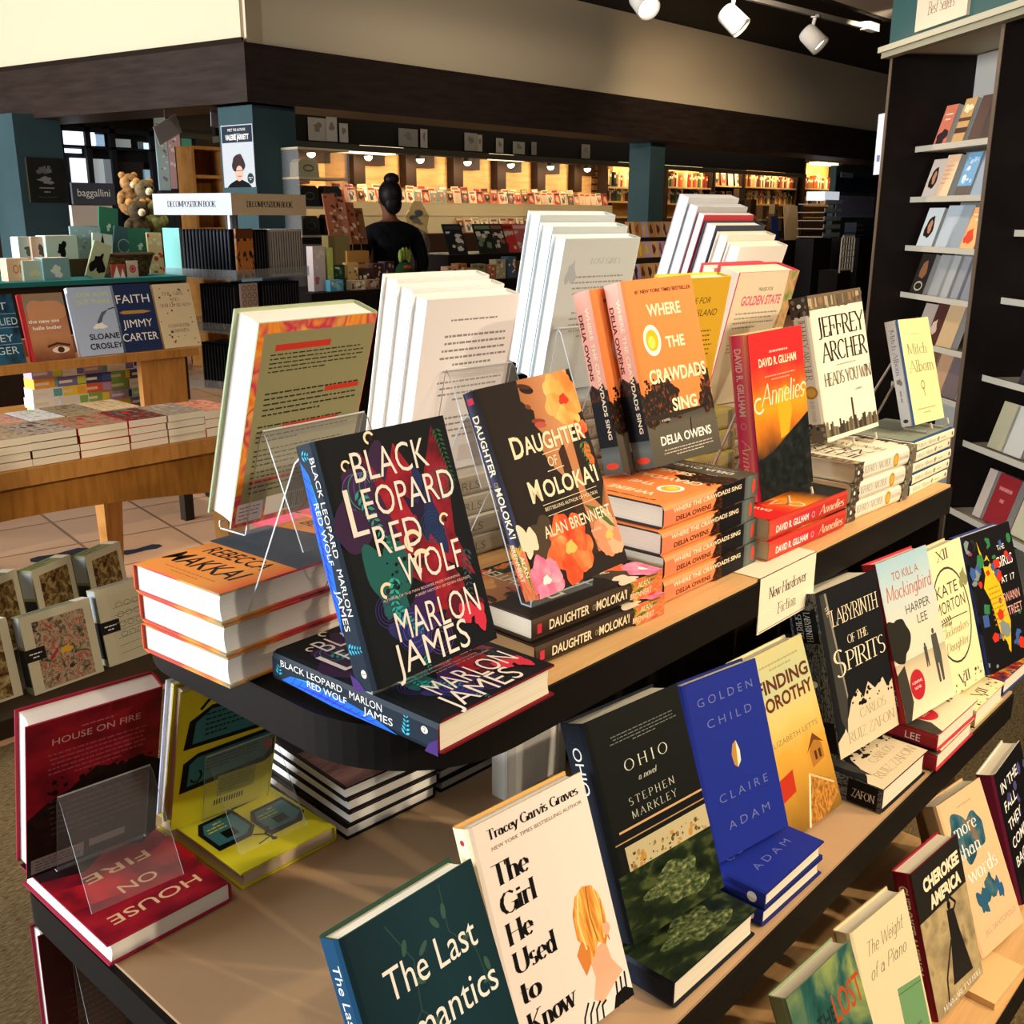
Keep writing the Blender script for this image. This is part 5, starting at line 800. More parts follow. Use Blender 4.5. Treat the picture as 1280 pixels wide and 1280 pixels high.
# small boxed sets stacked under the raised shelf
pal = ['8ac060', '7a7ab8', '3f7aa8', 'f0d848', '4a5a9a', '9ad0a8', 'b0a0d8', 'd0e048', 'f0b048', 'e8ecf4', '3a4a7a', 'e86a48', '68b0b0', 'f4f4f0']
q = random.Random(11); wl = {}
for cI, x in enumerate([atY(v, 480, 3.8).x for v in (60, 90, 122, 154, 180)]):
    for r in range((5, 6, 6, 6, 4)[cI]):
        c1, c2 = q.sample(pal, 2); key = (c1, c2); m = MB(); m.b2((-.055, 0, 0), (.055, .08, .036), mat(c1, .4)); m.b2((.02, -.0006, .004), (.052, 0, .032), mat(c2, .4)); m.b2((-.05, -.0006, .012), (.0, 0, .022), mat('e8e4d4', .5))
        o = m.build('boxed_set'); o.location = (x + q.uniform(-.006, .006), 3.80 + q.uniform(-.006, .006), tz + r * .0363); o.rotation_euler.z = q.uniform(-.08, .08)
        tag(o, 'small bright two tone box stacked under the raised wood shelf', 'box', 'small boxed sets under the shelf')

# ------------------------------------------------------------------ puzzle boxes on a low tray
tr = MB(); tr.b2((.56, 2.985, 0), (1.88, 3.6, .06), mat('3a2e20', .6)); tag(tr.build('low_tray'), 'low brown tray on the floor holding puzzle boxes', 'tray')
pb_f = mat('c8c2a8', .5); pb_s = mat('84886a', .5); pb_b = mat('1c1a18')
def puzzle(x, y, yaw, lean, w, h, t, fmat, lb, label=True, side=pb_s, art_=()):
    U, V = frame(yaw, lean, 0); N = U.cross(V); M = mat4(U, V, N, Vector((x, y, .062)) - N * t); e = thing('puzzle_box', lb, 'box', M, 'puzzle boxes on the low tray')
    m = MB(); m.b2((0, 0, 0), (w, h, t), side); art(m, lambda a, b, l: (a, b, t + l), w, h, [('r', 0, 0, 1, 1, pb_f), ('r', .15, .03, .88, .9, fmat)] + list(art_)); 
    art(m, lambda a, b, l: (-l, b, a), t, h, [('r', 0, 0, 1, 1, side), ('r', .1, .62, .9, .97, mat('a8b0b8')), ('r', .1, .1, .9, .58, mat('2e2c2e'))])
    art(m, lambda a, b, l: (a, h + l, t - b), w, t, [('r', 0, 0, 1, 1, side), ('lines', .1, .2, .75, .9, 2, mat('3a3426')), ('r', .8, .05, 1, .95, mat('e8e0c4'))]); m.build('carton', e)
    if label:
        k = MB(); art(k, lambda a, b, l: (a, b, t + .0006 + l), w, h, [('r', -.02, .42, .26, .58, pb_b), ('lines', .03, .45, .22, .54, 2, WH, 'c')]); k.build('label_band', e)
pic = nmat([(.3, '2a2620'), (.42, '7a6a54'), (.52, 'b8a488'), (.6, 'a8483a'), (.68, '8a8a74'), (.8, 'd8c8a0')], 9, (1, 1, 1), 'UV', .5, 6, 1.5)
pic2 = nmat([(.3, '2a1a10'), (.45, '6a4a28'), (.6, '9a8a5a'), (.75, 'c8b888')], 8, (1, 1.3, 1), 'UV', .5, 6, 1)
a = atZ(40, 872, .06); puzzle(a.x + .01, a.y, 4, 10, .235, .25, .05, pic, 'puzzle box with a crowded collage picture and a black label', art_=[('blob', .55, .45, .07, .05, 3, mat('d8a82a'), .4), ('p', [(.3, .4), (.45, .52), (.43, .46), (.33, .36)], mat('b8323a'))])
puzzle(a.x - .245, a.y + .02, 4, 10, .235, .25, .05, pic2, 'puzzle box with a brown crowd picture at the tray end', False)
grid = nmat([(.42, '8f8a76'), (.5, 'c8c2a8'), (.56, '6a665a')], 12, (1, 1, 1), 'UV', .5, 3, .2)
puzzle(a.x + .27, a.y + .03, 4, 10, .25, .26, .05, mat('c4bda2'), 'puzzle box with a pale line drawing and a black label', True, mat('a8a58a'), [('ring', .3 + .12 * i, .75 - .13 * j, .05, .035, .008, mat('7a7462')) for i in range(4) for j in range(4)] + [('line', [(.2, .12 + .1 * i), (.85, .15 + .1 * i)], .008, mat('8a8470')) for i in range(7)])
for i, (dx, dy, sd) in enumerate(((-.2, .34, '6a5a6a'), (.02, .36, '7a7c58'), (.22, .38, '8a8f60'), (.42, .40, '85895e'))):
    puzzle(a.x + dx, a.y + dy, 24, 6, .19, .265, .065, pic2, ['greenish puzzle box behind the brown crowd box', 'greenish puzzle box behind the collage box', 'second greenish puzzle box behind the collage box', 'greenish puzzle box at the table leg'][i], False, mat(sd, .5))
# dark footprint stickers on the tiles
def foot(px, py, L, rot, lb):
    p = atZ(px, py, .001); m = MB(); pts = [(-.5, 0), (-.45, .16), (-.3, .2), (-.05, .12), (.15, .16), (.38, .2), (.5, .06), (.48, -.1), (.3, -.18), (.05, -.12), (-.15, -.14), (-.4, -.15)]
    m.slab([(x * L, y * L) for x, y in pts], 0, .001, mat('2c2f38', .6)); o = m.build('floor_sticker'); o.location = (p.x, p.y, .0005); o.rotation_euler.z = rot; tag(o, lb, 'floor sticker')
foot(76, 694, .27, -.05, 'dark shoe shaped mark on the tiles under the table'); foot(176, 687, .2, -.05, 'dark shoe shaped mark beside the rear table leg'); foot(12, 722, .22, -.1, 'dark shoe shaped mark on the tiles nearest the puzzle boxes')

# ------------------------------------------------------------------ notebook spinner
sc = Vector((3.23, 4.93, 0)); va = math.radians(57.2 + 45); R45 = Matrix.Translation(sc) @ Matrix.Rotation(va, 4, 'Z')
sp = thing('notebook_spinner', 'square clear notebook spinner rack with a white header on every side', 'display rack', R45)
sd = .275; hw = mat('b4b8bc', .5); hc = mat('e6d6b4', .5); tl = mat('2f2f33')  # cool daylight tint and warm tint painted into alternate header sides
m = MB(); m.b2((-sd, -sd, 1.50), (sd, sd, 1.605), hw)
for k in range(4):
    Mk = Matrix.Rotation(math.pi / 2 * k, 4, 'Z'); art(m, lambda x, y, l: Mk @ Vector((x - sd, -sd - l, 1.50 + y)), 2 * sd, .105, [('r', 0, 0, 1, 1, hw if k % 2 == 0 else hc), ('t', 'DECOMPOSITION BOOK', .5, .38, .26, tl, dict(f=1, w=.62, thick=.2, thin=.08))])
m.build('header_sign', sp)
clr = clear(.86, 'eef2f4', .12)
for z in (1.19, .92, .62, .3):
    m = MB(); m.b2((-sd, -sd, z - .008), (sd, sd, z), clr); m.b2((-sd, -sd, z), (sd, -sd + .003, z + .045), clr); m.b2((-sd, sd - .003, z), (sd, sd, z + .045), clr); m.b2((-sd, -sd, z), (-sd + .003, sd, z + .045), clr); m.b2((sd - .003, -sd, z), (sd, sd, z + .045), clr); m.build('clear_tray', sp)
m = MB(); m.lathe([(.03, 0), (.03, 1.5)], mat('8a8e92', .3, .8), 16); m.lathe([(0, .03), (.24, .03), (.25, 0), (0, 0)], blk, 24); m.build('post', sp)
nbm = {}
def notebook(kind):
    if kind in nbm: return nbm[kind]
    m = MB(); c = {'black': mat('14151b', .5), 'stripe': mat('c9c8c4', .5), 'aqua': mat('86d0c8', .5), 'brown': nmat([(.42, '1d1510'), (.5, 'b8743a'), (.6, 'c88a4a')], 5), 'rings': mat('b8a49a', .5)}[kind]
    wide = kind in ('aqua', 'brown', 'rings')
    if wide: m.b2((-.06, 0, 0), (.06, .012, .245), c); m.b2((-.06, .002, .004), (.06, .010, .244), mat('e4dcc8'))
    else: m.b2((-.0065, 0, 0), (.0065, .17, .24), c); m.b2((-.0045, -.001, .012), (.0015, 0, .228), mat('3a3d46' if kind == 'black' else '4a4a4c', .5))
    if kind == 'rings': art(m, lambda x, y, l: (x - .06, -l, y), .12, .245, [('ring', .2 + .3 * i, .9 - .15 * j, .12, .06, .03, mat('6a5a56')) for i in range(3) for j in range(6)])
    if kind == 'brown': art(m, lambda x, y, l: (x - .06, -l, y), .12, .245, [('r', 0, .8, 1, 1, mat('6a3f22')), ('r', .1, .55, .9, .75, mat('c07a3a')), ('blob', .5, .25, .3, .16, 4, mat('c8823f'), .5)])
    nbm[kind] = m.data('notebook'); return nbm[kind]
def nb(kind, face, u, z, lb, grp):
    Mk = R45 @ Matrix.Rotation(math.pi / 2 * face, 4, 'Z') @ Matrix.Translation((u, -sd + .02, z)); o = link('notebook', notebook(kind)); o.matrix_world = Mk; tag(o, lb, 'notebook', grp)
# faces seen: the one towards the daylight and the one towards the aisle
FL, FR = None, None
for k in range(4):
    c = R45 @ (Matrix.Rotation(math.pi / 2 * k, 4, 'Z') @ Vector((0, -sd, 1.3))); d = (CAM - c); n = (R45.to_3x3() @ (Matrix.Rotation(math.pi / 2 * k, 4, 'Z') @ Vector((0, -1, 0))))
    if d.dot(n) > 0:
        right = Vector((R_[0][0], R_[1][0], 0)); 
        if n.dot(right) < 0: FL = k
        else: FR = k
for k in range(14): nb('black', FL, -.10 + k * .0245, 1.1905, 'black spined notebook in the daylight side of the top spinner tray', 'black notebooks in the top tray')
nb('aqua', FL, -.185, 1.1905, 'aqua notebook facing out at the outer end of the top spinner tray', None)
nb('brown', FR, -.18, 1.1905, 'brown and black leaf notebook facing out at the spinner corner', None)
for k in range(5): nb('black', FR, -.10 + k * .02, 1.1905, 'black spined notebook between the leaf notebook and the striped ones', 'black notebooks on the aisle side')
for k in range(13): nb('stripe', FR, .015 + k * .019, 1.1905, 'pale grey spined notebook in the top spinner tray', 'pale notebooks in the top tray')
for k in range(12): nb('black', FL, .0 + k * .021, .9205, 'black spined notebook in the second spinner tray, daylight side', 'black notebooks in the second tray')
nb('rings', FR, -.17, .9205, 'notebook with a ring pattern facing out in the second spinner tray', None)
for k in range(14): nb('black', FR, -.07 + k * .021, .9205, 'black spined notebook in the second spinner tray, aisle side', 'black notebooks in the second tray, aisle side')
for k in range(12): nb('black', FL, -.02 + k * .022, .6205, 'black spined notebook in the third spinner tray', 'black notebooks in the third tray')
# ------------------------------------------------------------------ gift corner beyond the wooden table
gs = thing('gift_stand', 'dark gift stand with a teal cloth top behind the wooden table', 'display stand', (2.1, 4.95, 0)); dks = mat('2a2018', .6)
m = MB(); m.b2((-.60, -.33, .62), (.62, .35, 1.2), dks); m.build('cabinet', gs); m = MB(); m.b2((-.62, -.35, 1.2), (.64, .37, 1.22), mat('1f6a6a', .7)); m.build('cloth_top', gs)
for lx in (-.58, .55):
    for ly in (-.31, .28): m = MB(); m.b2((lx, ly, 0), (lx + .05, ly + .05, .62), dks); m.build('leg', gs)
def carton(px, py, Y, w, h, d, c, lb, z=1.22, name='gift_box', cat='box', yaw=0, ops=(), grp=None):
    p = atY(px, py, Y); m = MB(); m.b2((0, 0, 0), (w, d, h), mat(c, .5)); m.b2((.002, .002, h), (w - .002, d - .002, h + .002), mat('e4dcc8', .5)) if name == 'gift_box' else None
    art(m, lambda x, y, l: (x, -l, y), w, h, list(ops)); o = m.build(name); o.location = (p.x, Y, z); o.rotation_euler.z = math.radians(yaw); tag(o, lb, cat, grp); return o
pa = mat('4a6a5a'); pb = mat('d8785a')
carton(26, 330, 4.95, .11, .10, .08, 'c8dcd4', 'pale mint bird box on the gift stand', 1.30, ops=[('blob', .5, .45, .25, .25, 2, pa, .5)]); carton(42, 330, 4.93, .11, .10, .08, 'e8c0a8', 'pink bird box between the mint and the white ones', 1.30, ops=[('blob', .5, .4, .2, .3, 4, mat('5a4a44'), .5)]); carton(60, 330, 4.9, .15, .105, .1, 'd0e0cc', 'white green bird box at the end of the upper row', 1.30, ops=[('blob', .5, .4, .15, .3, 6, K, .5)])
m = MB(); m.b2((0, 0, 0), (.5, .16, .08), mat('4a3a22')); o = m.build('riser_block'); p = atY(24, 340, 4.9); o.location = (p.x - .02, 4.88, 1.22); tag(o, 'brown block raising the bird boxes on the gift stand', 'riser')
carton(10, 345, 4.72, .10, .095, .07, 'e8c098', 'orange script box lowest at the stand end', ops=[('t', 'OM', .5, .35, .4, mat('b8642a'), dict(w=.5))]); carton(30, 345, 4.7, .1, .085, .07, 'b8c8b4', 'grey green small box beside the orange script box', ops=[('blob', .5, .4, .2, .2, 3, mat('d8cfa0'), .4)]); carton(55, 345, 4.68, .12, .095, .08, '7aa0a0', 'teal fronted small box under the bird boxes', ops=[('blob', .5, .4, .2, .25, 5, mat('d8dccc'), .4)])
def journal(px, py, Y, w, h, c, lb, rot=8, z=1.22, ops=()):
    p = atY(px, py, Y); m = MB(); m.b2((-w / 2, 0, 0), (w / 2, .02, h), mat(c, .5)); m.b2((-w / 2 + .003, .003, .002), (w / 2 + .0008, .017, h + .0006), mat('d8d0bc')); art(m, lambda x, y, l: (x - w / 2, -l, y), w, h, list(ops)); o = m.build('journal'); o.location = (p.x, Y, z); o.rotation_euler = (math.radians(-10), math.radians(rot), math.radians(-12)); tag(o, lb, 'journal')
st = [('blob', .5, .6, .1, .07, 2, mat('a8c0a8'), .5)]
journal(112, 335, 4.95, .14, .23, '8fb0ac', 'pale aqua patterned journal leaning on the gift stand', 2, ops=[('scat', .05, .05, .95, .95, 30, .04, .09, [mat('6f9494'), mat('a8c4c0')], 3)]); journal(137, 330, 5.02, .09, .24, '2f6a4e', 'tall green journal behind the striped one', 8, 1.30, st); journal(152, 335, 4.92, .10, .23, '3a5a5a', 'dark teal engraved journal leaning beside the tall green one', 12, ops=[('ring', .5, .6, .3, .15, .05, mat('8aa8a0'))]); journal(128, 340, 4.8, .09, .2, 'c0ccb8', 'white and black striped journal on the gift stand', 8, ops=[('p', [(.1, 0), (.9, 0), (.5, 1)], K)]); journal(118, 345, 4.7, .08, .17, 'a8b088', 'sage and black card journal low on the gift stand', 22, ops=[('blob', .5, .4, .3, .3, 3, K, .6)]); journal(178, 335, 4.9, .11, .22, '2f6a50', 'green journal with a small star behind the basket', 3, ops=st); journal(197, 335, 4.85, .07, .2, 'd8c88a', 'yellow red patterned slim journal beside the basket', 2, ops=[('scat', 0, 0, 1, 1, 16, .1, .2, [mat('b8483a'), mat('e8dcb0')], 2)])
p = atY(163, 350, 4.75); wick = nmat([(.4, '3a2a16'), (.6, '6a5230')], 40, (1, 1, 3), 'Object', .8)
e = thing('wicker_basket', 'small brown wicker basket on the gift stand', 'basket', (p.x, 4.78, 1.22)); m = MB(); n = 24
m.lathe([(.0, .002), (.10, .002), (.135, .1), (.128, .1), (.095, .01), (0, .01)], wick, 24, None, 1.05, .6); m.build('bowl', e); m = MB(); m.tube([(.135 * 1.05 * math.cos(t), .135 * .6 * math.sin(t), .1) for t in [6.283 * i / 24 for i in range(24)]], .007, mat('4a3820'), 6, True); m.build('rim', e)
carton(160, 348, 4.66, .055, .075, .004, 'd8c8b4', 'small card with a red rosette propped on the basket', name='gift_card', cat='card', ops=[('e', .5, .5, .3, .24, mat('c23a3a')), ('ring', .5, .5, .2, .15, .05, mat('e8b0a0'))]); carton(140, 348, 4.66, .07, .06, .004, 'b8503a', 'small red and white card leaning before the basket', name='gift_card', cat='card', ops=[('p', [(.1, 0), (.4, .9), (.6, 0)], WH), ('p', [(.6, 0), (.8, .7), (.95, 0)], WH)])
# bag stand with its lettered sign and plush toys
p0 = atY(88, 228, 6.0); p1 = atY(144, 256, 6.0); W_, H_ = p1.x - p0.x, p0.z - p1.z
e = thing('bag_stand', 'bag stand with a charcoal sign reading baggallini in white', 'display stand', ((p0.x + p1.x) / 2, 6.0, 0)); x0 = -W_ / 2
m = MB(); m.b2((x0, -.01, p1.z), (-x0, .01, p0.z), mat('4a4c55', .6)); art(m, lambda x, y, l: (x0 + x, -.01 - l, p1.z + y), W_, H_, [('t', 'baggallini', .5, .38, .36, WH, dict(w=.76))]); m.build('sign_panel', e)
m = MB(); m.b2((x0 - .02, -.02, p1.z - .12), (-x0 - .03, .01, p1.z - .005), mat('d8c8b8', .6)); m.build('lower_panel', e)
m = MB(); m.tube([(x0 + .03, .03, .0), (x0 + .03, .03, p1.z)], .012, blk); m.build('upright', e); m = MB(); m.tube([(-x0 - .03, .03, 0), (-x0 - .03, .03, p1.z)], .012, blk); m.build('upright', e); m = MB(); m.b2((x0, -.2, 0), (-x0, .2, .05), blk); m.build('foot_plate', e)
for i in range(4):
    q = Vector(((p0.x + p1.x) / 2 + x0 + .05 + i * .07, 5.93, p1.z - .33)); m = MB(); m.prism([(-.03, 0), (.03, 0), (.026, .1), (-.026, .1)], -.02, .03, mat(['2a2a2c', '3a3832', '1f2224', '5a5448'][i], .6)); k = MB(); k.tube([(-.02, 0, .1), (-.015, 0, .18), (0, .0, .205), (.015, 0, .18), (.02, 0, .1)], .005, blk, 6)
    b = thing('hand_bag', ['black small bag on the bag stand, outermost', 'olive black small bag second on the bag stand', 'dark small bag third on the bag stand', 'taupe small bag last on the bag stand'][i], 'bag', q); m.build('pouch', b); k.build('strap', b)
def plush(px, py, Y, s, c1, c2, lb):
    p = atY(px, py, Y); e = thing('plush_toy', lb, 'plush toy', p); f1 = nmat([(.35, c1), (.65, c2)], 30, (1, 1, 1), 'Object', .95, 6, 0, .1, .8); m = MB(); m.ball((0, 0, 0), s, f1, 8, (1, .9, 1.15)); m.build('body', e, True); m = MB(); m.ball((0, -.2 * s, 1.5 * s), s * .75, f1, 8); m.ball((0, -.85 * s, 1.35 * s), s * .3, mat('d8c4a0', .9), 6); m.build('head', e, True)
    for sg in (-1, 1):
        m = MB(); m.ball((sg * .55 * s, -.1 * s, 2.1 * s), s * .28, mat('b8844a', .9), 6); m.build('ear', e, True); m = MB(); m.ball((sg * .28 * s, -.85 * s, 1.65 * s), s * .09, K, 6); m.build('eye', e, True); m = MB(); m.ball((sg * .85 * s, -.3 * s, .3 * s), s * .35, f1, 6, (1, 1, 1.5)); m.build('arm', e, True)
plush(162, 252, 5.6, .066, '7a5430', 'b88a54', 'tan plush bear with round ears beside the bag sign'); plush(181, 262, 5.5, .07, '4a3e2a', '7a6a4a', 'dark brown plush toy before the tan one'); plush(194, 280, 5.45, .058, '6a6a3a', '9a9a5a', 'mossy plush toy at the lower edge of the bunch'); plush(172, 288, 5.45, .07, '3a3020', '5a4c34', 'dark plush toy lowest in the bunch')
p = atY(172, 300, 5.5); m = MB(); m.b2((p.x - .2, 5.4, 0), (p.x + .16, 5.75, 1.33), mat('1f1a16', .6)); tag(m.build('plush_plinth'), 'dark plinth under the plush toys', 'plinth')
# storefront glazing
def window(nm, px0, py0, px1, py1, Y, rows):
    a, b = atY(px0, py0, Y), atY(px1, py1, Y); W, H = b.x - a.x, a.z - b.z; m = MB(); fr = mat('16181a', .5); m.b2((a.x, Y + .06, b.z), (b.x, Y + .1, a.z), fr)
    for u0, v0, u1, v1, c, em in rows:
        m.b2((a.x + u0 * W, Y + .02, b.z + v0 * H), (a.x + u1 * W, Y + .05, b.z + v1 * H), mat(c, .3, 0, em))
    for u in (0, .19, .365, .66, .98): m.b2((a.x + u * W - .03, Y - .02, b.z), (a.x + u * W + .03, Y + .06, a.z), fr)
    for v in (.0, .84, .97): m.b2((a.x, Y - .02, b.z + v * H - (.01 if v == .84 else .04)), (b.x, Y + .06, b.z + v * H + .01), fr)
    return struct(nm, m)
window('window_1', 72, 152, 255, 330, 11.2, [(0.022, 0.854, 0.251, 0.944, 'dfeeff', 1.7), (0.257, 0.854, 0.317, 0.933, '9ab8d4', 0.7), (0.027, 0.798, 0.148, 0.826, 'e4f0fa', 1.6), (0.066, 0.584, 0.169, 0.764, 'e8f0f4', 1.3), (0.224, 0.584, 0.295, 0.764, 'a8b0b4', 0.6), (0.301, 0.584, 0.355, 0.764, '7a8084', 0.4), (0.350, 0.854, 0.508, 0.910, '8f9698', 0.5), (0.568, 0.843, 0.601, 0.899, '5a6268', 0.3), (0.607, 0.837, 0.667, 0.893, 'cfe6f2', 1.1), (0.366, 0.506, 0.590, 0.753, '241f1c', 0.05), (0.579, 0.506, 0.634, 0.702, '8aa4b0', 0.6), (0.710, 0.506, 0.973, 0.753, '6a747c', 0.22), (0.842, 0.826, 0.880, 0.882, 'c8dce8', 0.9), (0.902, 0.826, 0.951, 0.876, '8a969c', 0.4)])
for i, (x, y, w, h, c) in enumerate(((207, 238, .13, .75, 'a8c4cc'), (222, 236, .15, .7, 'c8a8b0'), (238, 240, .12, .55, '4a9a84'))):
    p = atY(x, y, 10.6); e = thing('poster_stand', ['stand with a pale blue poster by the store windows', 'stand with a pink poster by the store windows', 'stand with a green poster by the store windows'][i], 'poster stand', (p.x, 10.6, 0)); z = p.z
    m = MB(); m.b2((-w / 2, 0, z), (w / 2, .02, z + h), mat(c, .6)); art(m, lambda a, b, l: (a - w / 2, -l, z + b), w, h, [('scat', .1, .1, .9, .9, 14, .08, .16, [mat('e0e4e4'), mat('8a7a8a')], i)]); m.build('poster', e); m = MB(); m.b2((-w / 2, -.02, 0), (w / 2, .06, z), mat('2a2c30')); m.build('base', e)
p = atY(265, 238, 9.5); m = MB(); m.b2((-.17, 0, 0), (.17, .3, .03), wood); 
e = thing('small_bookcase', 'small honey wood bookcase by the windows behind the poster column', 'bookcase', (p.x, 9.5, 0)); a_ = MB(); a_.b2((-.2, 0, 0), (-.17, .3, 2.15), wood); a_.b2((.17, 0, 0), (.2, .3, 2.15), wood); a_.b2((-.2, .28, 0), (.2, .3, 2.15), woodd); a_.build('case', e)
for z in (.5, 1.0, 1.35, 1.6, 1.85, 2.12): b_ = MB(); b_.b2((-.17, 0, z), (.17, .28, z + .03), wood); b_.build('shelf', e)
# posters and plaques on the columns
def panel(nm, lb, cat, P, yaw, lean, w, h, t, base, ops=(), group=None):
    U, V = frame(yaw, lean, 0); N = U.cross(V); m = MB(); m.b2((0, 0, -t), (w, h, 0), base); art(m, lambda x, y, l: (x, y, l), w, h, list(ops)); o = m.build(nm); o.matrix_world = mat4(U, V, N, Vector(P)); return tag(o, lb, cat, group)
U, _ = frame(-86, 0, 0); hz = Vector((4.655, 7.16, 1.70))
panel('author_poster', 'white poster of a dark haired person in black on the teal column', 'poster', hz - Vector((.008, 0, 0)), -86, 0, .37, .44, .004, mat('bcc2c4', .5), [('r', .02, .72, .98, .985, mat('26303c')), ('t', 'MEET THE AUTHOR', .5, .9, .045, WH, dict(w=.56)), ('t', 'VALERIE JARRETT', .5, .765, .085, WH, dict(w=.74, b=.03)), ('lines', .2, .84, .8, .88, 1, mat('9aa4ac'), 'c'), ('p', [(.1, 0), (.2, .06), (.4, .12), (.6, .12), (.8, .06), (.88, 0)], K), ('e', .5, .25, .13, .15, mat('d8a890')), ('blob', .5, .38, .19, .16, 3, mat('3a2a2a'), .15), ('e', .52, .24, .11, .11, mat('dcae96')), ('line', [(.42, .27), (.62, .27)], .012, K), ('line', [(.46, .18), (.58, .18)], .02, mat('b05a50')), ('e', .86, .14, .1, .085, mat('2a3a40')), ('lines', .79, .11, .93, .17, 2, WH, 'c')])
panel('column_plaque', 'dark framed plaque with a pale emblem on the far teal column', 'plaque', (4.03, 9.125, 1.60), 6, 0, .33, .36, .02, mat('23251f', .5), [('r', 0, 0, .02, 1, mat('8a8468')), ('blob', .45, .72, .14, .1, 3, mat('6a6a64'), .5), ('t', '&', .62, .68, .16, mat('8a8a84'), {}), ('blob', .5, .5, .2, .07, 5, mat('8a8a84'), .5), ('lines', .28, .2, .72, .38, 2, mat('9a9a94'), 'c'), ('line', [(.25, .12), (.75, .12)], .02, mat('4a4a44'))])
# tilted paper signs hung under the side band
for px, py, w, h, rot, lb in ((200, 182, .28, .14, 24, 'tilted grey card hanging under the side band'), (264, 158, .1, .2, -4, 'lavender white card hanging beside the poster column')):
    p = atY(px, py, 7.6 if px < 250 else 7.5); e = thing('hanging_card', lb, 'sign', p); m = MB(); M = Matrix.Rotation(math.radians(18), 4, 'Z') @ Matrix.Rotation(math.radians(-rot), 4, 'Y'); m.b2((0, 0, 0), (w, .003, h), mat('a9a4a0' if px < 250 else 'c8c4d8', .6), M); m.build('card', e)
    m = MB(); m.tube([M @ Vector((w * .5, 0, h)), Vector((w * .5, 0, 3.95 - p.z))], .0015, mat('6a6a6a'), 5); m.build('string', e)
# ------------------------------------------------------------------ back of the store: lit magazine wall
tanw = nmat([(.3, 'b88c58'), (.6, 'cfa268'), (.8, 'c09660')], 3, (1, 1, 6), 'Object', .6); creamp = mat('e6d2a0', .6); dkw = mat('2a1a10', .5)
LX = [8.73 + .955 * i for i in range(7)]; WY = 11.75
m = MB(); m.b2((8.3, WY, 0), (15.0, WY + .1, 2.62), tanw); struct('wall_alcove', m)
m = MB(); m.b2((6.5, 11.1, 2.34), (15.1, 12.2, 2.42), mat('4a4a40', .7)); m.b2((6.5, 11.0, 2.42), (15.1, 11.12, 2.62), mat('3c3c34', .7)); m.b2((15.1, 11.0, 2.68), (26, 12.2, 2.8), mat('3c3c34', .7)); m.b2((6.5, 10.2, 2.72), (26, 10.3, 2.8), mat('57544a', .7)); struct('trim_soffit', m)
glow = mat('fff0c8', .5, 0, 9)
for i, x in enumerate(LX):
    m = MB(); m.b2((x - .10, WY - .14, 1.9), (x + .10, WY, 2.45), dkw); m.b2((x + .1, WY - .14, 2.17), (x + .46, WY, 2.45), dkw); struct('trim_pillar', m)
    e = thing('wall_lamp', ['small bright lamp over the alcove nearest the teal corner column', 'second small bright lamp from the teal corner column', 'third small bright lamp from the teal corner column', 'middle lamp of the seven over the alcoves', 'third lamp from the slatted end of the alcoves', 'second lamp from the slatted end of the alcoves', 'small bright lamp beside the slatted wall'][i], 'lamp', (x, 11.42, 2.27), 'lamps over the magazine alcoves')
    m = MB(); m.ball((0, 0, 0), .055, glow, 8); m.build('bulb', e, True); m = MB(); m.lathe([(.02, .07), (.045, .06), (.062, 0), (.058, 0), (.04, .055)], blk, 16); m.build('shade', e); m = MB(); m.tube([(0, 0, .07), (0, .02, .08)], .015, blk); m.build('stem', e)
    l = bpy.data.lights.new('alcove_lamp', 'POINT'); l.energy = 24; l.color = (1, .80, .50); l.shadow_soft_size = .07; o = bpy.data.objects.new('alcove_lamp', l); COL.objects.link(o); o.location = (x, 11.3, 2.2)
m = MB(); m.b2((8.3, 11.3, 0), (15.0, WY, 1.5), creamp); m.b2((8.3, 11.28, 1.5), (15.0, 11.4, 1.68), creamp); tag(m.build('magazine_ledge'), 'long cream ledge under the lit alcoves', 'ledge')
m = MB()
for k in range(9): m.b2((15.0, 11.7, 1.5 + k * .11), (15.55, 11.75, 1.58 + k * .11), mat('6a4422'))
m.b2((15.0, 11.75, 1.2), (15.6, 11.8, 2.6), dkw); struct('wall_slats', m)
# magazines standing in two rows on the ledge
mags = []
mpal = [('d8c0a0', 'a8402f', '3a5a6a'), ('c85a48', 'e8d0b0', '6a3a3a'), ('8a5a3a', 'd8b890', '2f2a2a'), ('e0b898', 'b8402f', 'c8b8a0'), ('7a8a88', 'd8c8a8', 'b8784a'), ('d8c8a8', '7a5a4a', 'b8503f'), ('4a4a52', 'c8a878', 'a86a4a'), ('c89078', '8f2a28', 'e0d0b0'), ('e8dcc0', 'c89a50', '8a4a3a'), ('a8483a', '3a2a28', 'd8a880')]
for i, (a, b, c) in enumerate(mpal):
    m = MB(); m.b2((-.065, 0, 0), (.065, .012, .185), mat(a, .5)); art(m, lambda x, y, l: (x - .065, -l, y), .13, .185, [('r', .06, .8, .94, .95, mat(b)), ('blob', .5, .42, .3, .28, i + 2, mat(c), .4), ('blob', .55, .55, .14, .12, i + 5, mat('d8b090'), .3), ('lines', .1, .04, .9, .14, 2, mat(b))]); mags.append(m.data('magazine'))
q = random.Random(4)
def mag_row(x0, x1, y, z, step, lb, grp, lean=-12, sc=1.0):
    x = x0
    while x < x1:
        o = link('magazine', q.choice(mags)); o.location = (x, y, z); o.rotation_euler = (math.radians(lean), q.uniform(-.06, .06), 0); o.scale = (sc, sc, sc * q.uniform(.92, 1.08)); tag(o, lb, 'magazine', grp); x += step * q.uniform(.9, 1.25)
mag_row(8.95, 14.9, 11.32, 1.682, .155, 'small magazine in the front row on the lit cream ledge', 'magazines on the cream ledge')
